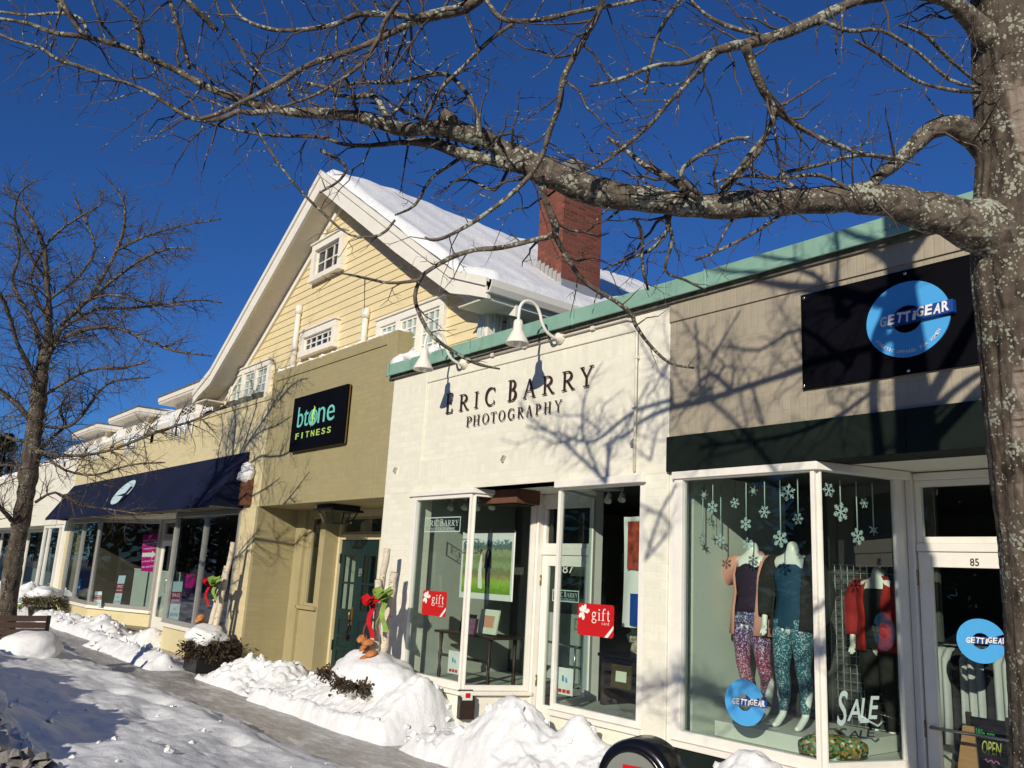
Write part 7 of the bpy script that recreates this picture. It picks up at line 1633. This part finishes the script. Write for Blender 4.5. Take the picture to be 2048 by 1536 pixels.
branch([(780, 250, 8), (760, 205, 8), (735, 190, 7), (700, 195, 5), (650, 175, 4), (610, 165, 3)], 2.5, 2.6, 16); branch([(845, 250, 5), (880, 180, 4.5), (920, 140, 4.5), (980, 80, 4.5), (1030, 45, 4)], 2.5, 2.42, 16)
branch([(1400, 395, 12), (1330, 352, 9), (1290, 330, 7), (1250, 300, 5), (1215, 275, 4)], 2.66, 2.75, 18, .3); branch([(1440, 392, 7), (1480, 345, 6), (1520, 300, 5), (1545, 240, 4), (1555, 222, 4)], 2.65, 2.55, 14)
branch([(1400, 390, 6), (1360, 350, 5), (1400, 310, 5), (1460, 280, 4), (1500, 275, 3)], 2.62, 2.5, 16); branch([(1600, 380, 5), (1560, 350, 5), (1640, 330, 4), (1720, 310, 4), (1790, 320, 3)], 2.7, 2.72, 16)
branch([(1700, 380, 5), (1640, 350, 4.5), (1560, 356, 4), (1480, 352, 4), (1430, 365, 3)], 2.7, 2.6, 18); branch([(1960, 170, 4), (1900, 120, 4), (1850, 70, 4), (1800, 50, 3)], 2.78, 2.6, 14)
branch([(1960, 185, 4), (1900, 180, 4), (1830, 160, 4), (1760, 110, 4), (1710, 80, 3)], 2.78, 2.5, 14)
branch([(790, 440, 3), (760, 470, 3), (700, 470, 2.5), (640, 420, 3), (600, 380, 3), (560, 330, 3), (530, 285, 3), (505, 245, 4)], 2.6, 2.5, 12, .2); branch([(640, 300, 4), (690, 330, 3.5), (680, 360, 3), (640, 385, 2)], 2.55, 2.6, 14, .2)
branch([(960, 290, 4), (900, 330, 4), (860, 360, 3.5), (830, 410, 3), (790, 430, 2)], 2.65, 2.75, 14, .22)
branch([(1020, 330, 4), (990, 380, 3.5), (940, 360, 3), (900, 365, 2)], 2.65, 2.75, 14, .22)
UP = [top-Vector((0, 0, .1)), top+Vector((-.05, 0, .5)), top+Vector((-.1, .05, 1.2)), top+Vector((-.2, .1, 2.2)), top+Vector((-.25, .1, 3.2))]; SHP = smooth_path(UP, 6)
# stems and boughs above the picture; they cast the shade that lies across the shop fronts
def shade(pts, y, t_=None, dens=7, L=.6, lev=2, n=8, ws=.62):
    # the shade on the wall fixes the line of sun through each bough, the bough hangs on it clear of the shop fronts
    def outside(q):
        v = q-CAM; w = v.dot(_f)
        if w < .2: return True
        X, Y = 1024+FPX*v.dot(_r)/w, 768-FPX*v.dot(_u)/w
        return X < -40 or X > 1985 or Y < -40
    y0_ = list(y) if hasattr(y, '__len__') else [y, y]; ok = False
    for sh in (0, -.3, -.6, -.9, -1.2, -1.6, -2.0, -2.4, -2.8, .3):
        y = [max(-6.6, v+sh) for v in y0_]
        ok = all(outside(AY(p[0], p[1], 0)-SUN*(-(y[0]+(y[1]-y[0])*i/(len(pts)-1))/SUN.y)) for i, p in enumerate(pts))
        if ok: break
    if not ok: return
    P, rs = [], []
    for i, p in enumerate(pts):
        w = AY(p[0], p[1], 0); yy = y if not hasattr(y, '__len__') else y[0]+(y[1]-y[0])*i/(len(pts)-1)
        P.append(w-SUN*(-yy/SUN.y)); rs.append(p[2]*w.length*.0+p[2]*((w-CAM).dot(_f))/FPX*ws)
    near = min(SHP, key=lambda q: (q-P[0]).length); g = P[0]-near
    if .05 < g.length < 2.2 and all(outside(near+g*k/6) for k in range(7)):      # grown from the nearest bough
        j_ = near+g*.5+Vector((0, 0, .12*g.length)); tr.limb([near, j_, P[0]], [rs[0]*1.15, rs[0]*1.08, rs[0]], n, 3, .2)
    P, rs = tr.limb(P, rs, n, 3, .2); tr.dress(P, rs, dens*2.0, L, lev, .03, .05, .007); SHP.extend(P)
    return P
shade([(1758, 1100, 19), (1757, 910, 19), (1746, 800, 17), (1760, 700, 16), (1780, 600, 15), (1795, 500, 13), (1810, 430, 11)], -3.05, dens=4)
shade([(1775, 960, 17), (1812, 905, 16), (1852, 838, 15), (1905, 785, 14), (1960, 745, 12)], -3.05, dens=4)
shade([(1745, 700, 13), (1640, 727, 13), (1603, 738, 12.5), (1500, 772, 12), (1400, 804, 11), (1345, 815, 10), (1290, 838, 8), (1250, 868, 6), (1205, 892, 4)], (-3.05, -4.1), dens=9)
shade([(1380, 790, 7), (1420, 802, 7), (1476, 852, 7), (1537, 928, 7), (1575, 985, 6), (1610, 1080, 7)], (-3.9, -3.2), dens=5)
shade([(1405, 800, 5), (1398, 760, 5), (1396, 700, 4), (1390, 640, 3)], -3.8, dens=8, L=.4); shade([(1405, 790, 5), (1425, 720, 4), (1448, 676, 4), (1480, 622, 2.5)], -3.8, dens=8, L=.4)
shade([(1340, 800, 8), (1262, 825, 7), (1222, 856, 7), (1180, 885, 6), (1120, 866, 4), (1050, 850, 3)], (-3.9, -4.6), dens=10)
shade([(1215, 975, 7), (1190, 942, 6.5), (1150, 905, 5.5), (1110, 870, 4), (1060, 835, 3), (1035, 800, 2)], -4.4, dens=9, L=.4); shade([(1200, 950, 5.5), (1178, 900, 5), (1163, 858, 4.5), (1172, 780, 3), (1205, 720, 2)], -4.4, dens=8, L=.4)
shade([(1210, 960, 5), (1225, 890, 4.5), (1262, 832, 4), (1300, 760, 3)], -4.3, dens=8, L=.4)
shade([(1675, 640, 9), (1675, 570, 8), (1674, 500, 7), (1660, 440, 6)], -3.4, dens=5); shade([(1700, 640, 9), (1640, 562, 9), (1590, 541, 8), (1545, 532, 6), (1480, 520, 4)], -3.4, dens=6); shade([(1765, 640, 10), (1785, 560, 10), (1812, 450, 8)], -3.0, dens=5)
shade([(1750, 780, 8), (1650, 850, 8), (1560, 880, 7), (1480, 890, 6), (1400, 900, 5)], (-3.2, -4.0), dens=10); shade([(1700, 740, 7), (1600, 660, 7), (1520, 700, 6), (1440, 690, 4)], (-3.2, -4.0), dens=9)
sr = random.Random(12)
for k in range(24):
    x0 = sr.uniform(1130, 1900); y0 = sr.uniform(690, 930) if x0 > 1330 else sr.uniform(800, 930); a = sr.choice((2.6, 3.4, 3.8, 2.2, 4.4, 1.9))+sr.gauss(0, .25); L = sr.uniform(90, 240); b = sr.uniform(-.5, .5)
    shade([(x0+L*q*math.cos(a+b*q), y0-L*q*math.sin(a+b*q)*.8+10*math.sin(q*9+k), 3.6*(1-.7*q)) for q in (0, .25, .5, .75, 1)], -3.3-sr.random()*.8, dens=11, L=.4, n=6)
if 0: shade([(1310, 1075, 7), (1380, 1130, 8), (1450, 1175, 8), (1540, 1195, 9), (1640, 1225, 10), (1760, 1235, 12)], (-3.6, -3.05), dens=5)
shade([(1290, 1120, 5), (1340, 1050, 5), (1280, 1010, 4), (1230, 1000, 3)], -3.7, dens=9)
for k in range(7):                              # rest of the crown, above and behind the camera's view
    a = k*.9+.4; d = Vector((math.cos(a), math.sin(a), .9)).normalized()
    if k in (2, 3): continue
    b = top+Vector((0, 0, .3+.25*k)); P = [b, b+d*.7, b+d*1.5+Vector((0, 0, -.1)), b+d*2.3+Vector((0, 0, -.2))]
    q = [.05, .04, .028, .012]; P, q = tr.limb(P, q, 8, 3, .2); 
P, rs = tr.limb(UP, [.135, .125, .10, .07, .04], 16, 4, .1)
o = tr.big.build('limb', M['bark_limb'], nt_); o2 = tr.fine.build('twigs', M['twig'], nt_)
o2['kind'] = 'stuff'
print('near tree twigs', tr.n, len(tr.fine.v))

# ---------------------------------------------------------------- tree by the bench
TF = 12.4
ft = thing('street_tree', 'smaller bare tree standing beside the bench at the left', 'tree', tuple(Vector(AT(6, 1300, TF)*1)[:2])+(0,))
tr = Tree(33); tr.mn = .0036
def pp(pts, t0, t1, ws=1.0): return px_path(pts, t0, t1, ws)
b0 = AT(6, 1300, TF)
P, rs = pp([(20, 1180, 21), (30, 1110, 20), (41, 1050, 20), (52, 985, 20), (60, 930, 21), (68, 870, 19), (74, 820, 18), (80, 765, 16), (88, 715, 13), (95, 690, 11), (98, 640, 8), (95, 580, 6.5), (88, 500, 5.5), (70, 450, 4.5), (40, 405, 3.5), (5, 370, 2.5)], TF, TF)
g0 = Vector((b0.x-.08, b0.y, -.1)); P = [g0, Vector((b0.x-.02, b0.y, .3))]+P; rs = [.17, .145]+[r*.84 for r in rs]; P, rs = tr.limb(P, rs, 18, 5, .16)
tr.dress(P, rs, 6, 1.3, 3, .12, .42, .014)
FB = [[(84, 735, 9), (108, 690, 9), (130, 642, 7.5), (175, 600, 7), (210, 546, 6), (238, 490, 5.5), (250, 440, 4.5), (246, 400, 4), (215, 358, 2)], [(80, 760, 8), (105, 696, 7), (160, 662, 6.5), (230, 655, 5.5), (290, 680, 4.5), (350, 702, 4), (424, 712, 2)],
 [(236, 500, 5), (270, 482, 4.5), (300, 470, 4), (360, 452, 3), (442, 438, 2)], [(185, 596, 5), (225, 560, 5), (290, 515, 4), (350, 495, 3), (390, 500, 2)], [(120, 660, 5.5), (190, 620, 5), (270, 616, 4.5), (345, 606, 4), (400, 600, 3), (444, 606, 2)], [(165, 605, 5), (220, 590, 4), (300, 605, 3.5), (370, 610, 2)],
 [(72, 850, 6), (130, 855, 5), (165, 830, 4.5), (200, 780, 4), (240, 760, 3), (300, 755, 2)], [(66, 900, 9), (90, 905, 7), (140, 912, 5.5), (220, 900, 5), (320, 862, 4.5), (400, 836, 4), (470, 800, 2)], [(60, 940, 8), (82, 900, 7), (100, 880, 6), (130, 850, 5), (120, 820, 4), (135, 790, 3)],
 [(78, 785, 9), (62, 740, 8), (40, 700, 7), (20, 640, 6.5), (0, 590, 6), (-30, 560, 4)], [(86, 725, 9), (78, 680, 8.5), (60, 632, 8), (35, 590, 7), (25, 555, 5), (40, 500, 4), (20, 440, 3)], [(70, 850, 10), (40, 815, 9), (0, 780, 8), (-60, 740, 6)], [(96, 640, 6), (60, 560, 5), (100, 480, 4.5), (150, 440, 4), (200, 410, 3), (205, 380, 2)],
 [(92, 560, 5), (60, 510, 4.5), (30, 440, 4), (40, 385, 3), (75, 360, 2)], [(70, 880, 7), (30, 880, 6), (-20, 860, 5), (-80, 870, 4)], [(55, 960, 6), (20, 930, 5), (-30, 940, 4)], [(70, 1005, 5), (110, 985, 4), (160, 1010, 3.5), (230, 1020, 3), (290, 1030, 2)], [(45, 1050, 9), (22, 1040, 8), (5, 1020, 7), (-20, 1000, 6)], [(96, 600, 5), (150, 560, 4.5), (190, 500, 4), (170, 440, 3.5), (150, 400, 3)], [(75, 800, 6), (120, 770, 5), (180, 740, 4.5), (250, 735, 4), (300, 720, 2.5)], [(82, 905, 5), (130, 940, 4), (190, 950, 3.5), (260, 930, 3), (330, 925, 2)]]
for i, b in enumerate(FB):
    tt = TF+(-1)**i*(.3+.12*(i % 5)); P, rs = pp(b, TF, tt, .62); P, rs = tr.limb(P, rs, 7, 3, .45); tr.dress(P, rs, 19, .85, 3, .03, .08, .010, 1.0, None)
tr.big.build('trunk', M['bark_far'], ft); o = tr.fine.build('twigs', M['bark_far'], ft); o['kind'] = 'stuff'
print('far tree twigs', tr.n, len(tr.fine.v))
# ---------------------------------------------------------------- dark conifer beyond the roofs
def conifer(x, y, h, w, seed, label):
    c = thing('conifer_tree', label, 'tree', (x, y, 0)); rr = random.Random(seed)
    mb = MB(); mb.tube([(x, y, 0), (x, y, h*.5), (x, y, h)], [.35, .22, .03], 8); mb.build('trunk', M['bark_far'], c)
    mb = MB()
    for k in range(900):
        z = h*(.12+.88*rr.random()**.8); q = w*(1-z/h)**.8*rr.uniform(.25, 1.05)+.1; a = rr.uniform(0, 6.283)
        p = Vector((x+math.cos(a)*q*.5, y+math.sin(a)*q*.5, z)); d = Vector((math.cos(a), math.sin(a), rr.uniform(-.5, .1))).normalized()
        for j in range(7):
            o = p+d*q*.5*j/6; s = d.cross(Vector((0, 0, 1))).normalized(); L = .28+.25*rr.random()
            for sg in (-1, 1):
                e = o+(d*.7+s*sg*rr.uniform(.4, 1)+Vector((0, 0, rr.uniform(-.5, .2)))).normalized()*L; m2 = (o+e)/2+Vector((0, 0, .05))
                mb.add([o, m2+d*.05, e, m2-d*.05], [(0, 1, 2, 3)])
    mb.build('crown', M['conifer'], c)
q = AT(10, 900, 62); conifer(q.x, q.y, q.z+1.2, 4.0, 3, 'dark conifer behind the grey boarded building at the left edge')
q = AT(-40, 900, 75); conifer(q.x, q.y, q.z+2.2, 5, 4, 'second dark conifer, further left and farther away')

# ---------------------------------------------------------------- woods over the road, seen only in the shop glass
wd = MB(); rr = random.Random(77)
for k in range(92):
    x = (-118+k*2.1 if k < 64 else -120-(k-64)*5.5)+rr.uniform(-.8, .8); y = -33+rr.uniform(-3, 3); h = rr.uniform(16, 24) if x < -100 else rr.uniform(11, 17) if x < -30 else rr.uniform(9, 11.5)
    wd.tube([(x, y, -.2), (x, y, h*.5), (x, y, h)], [.3, .2, .03], 6)
    for j in range(520):
        z = h*(.05+.95*rr.random()**.8); Q = (1-z/h)**.7*3.0*rr.uniform(.2, 1)+.15; a = rr.uniform(0, 6.283); q = rr.uniform(.5, 1.3); d = Vector((math.cos(a), math.sin(a), rr.uniform(-.9, .5))); s_v = Vector((-d.y, d.x, rr.uniform(-.6, .6))); o = Vector((x+math.cos(a)*Q, y+math.sin(a)*Q, z))
        wd.add([o, o+d*q*.6+s_v*q*.35, o+d*q, o+d*q*.6-s_v*q*.35], [(0, 1, 2, 3)])
tag(wd.build('woods', M['conifer']), 'dark woods across the road', None, None, 'stuff')
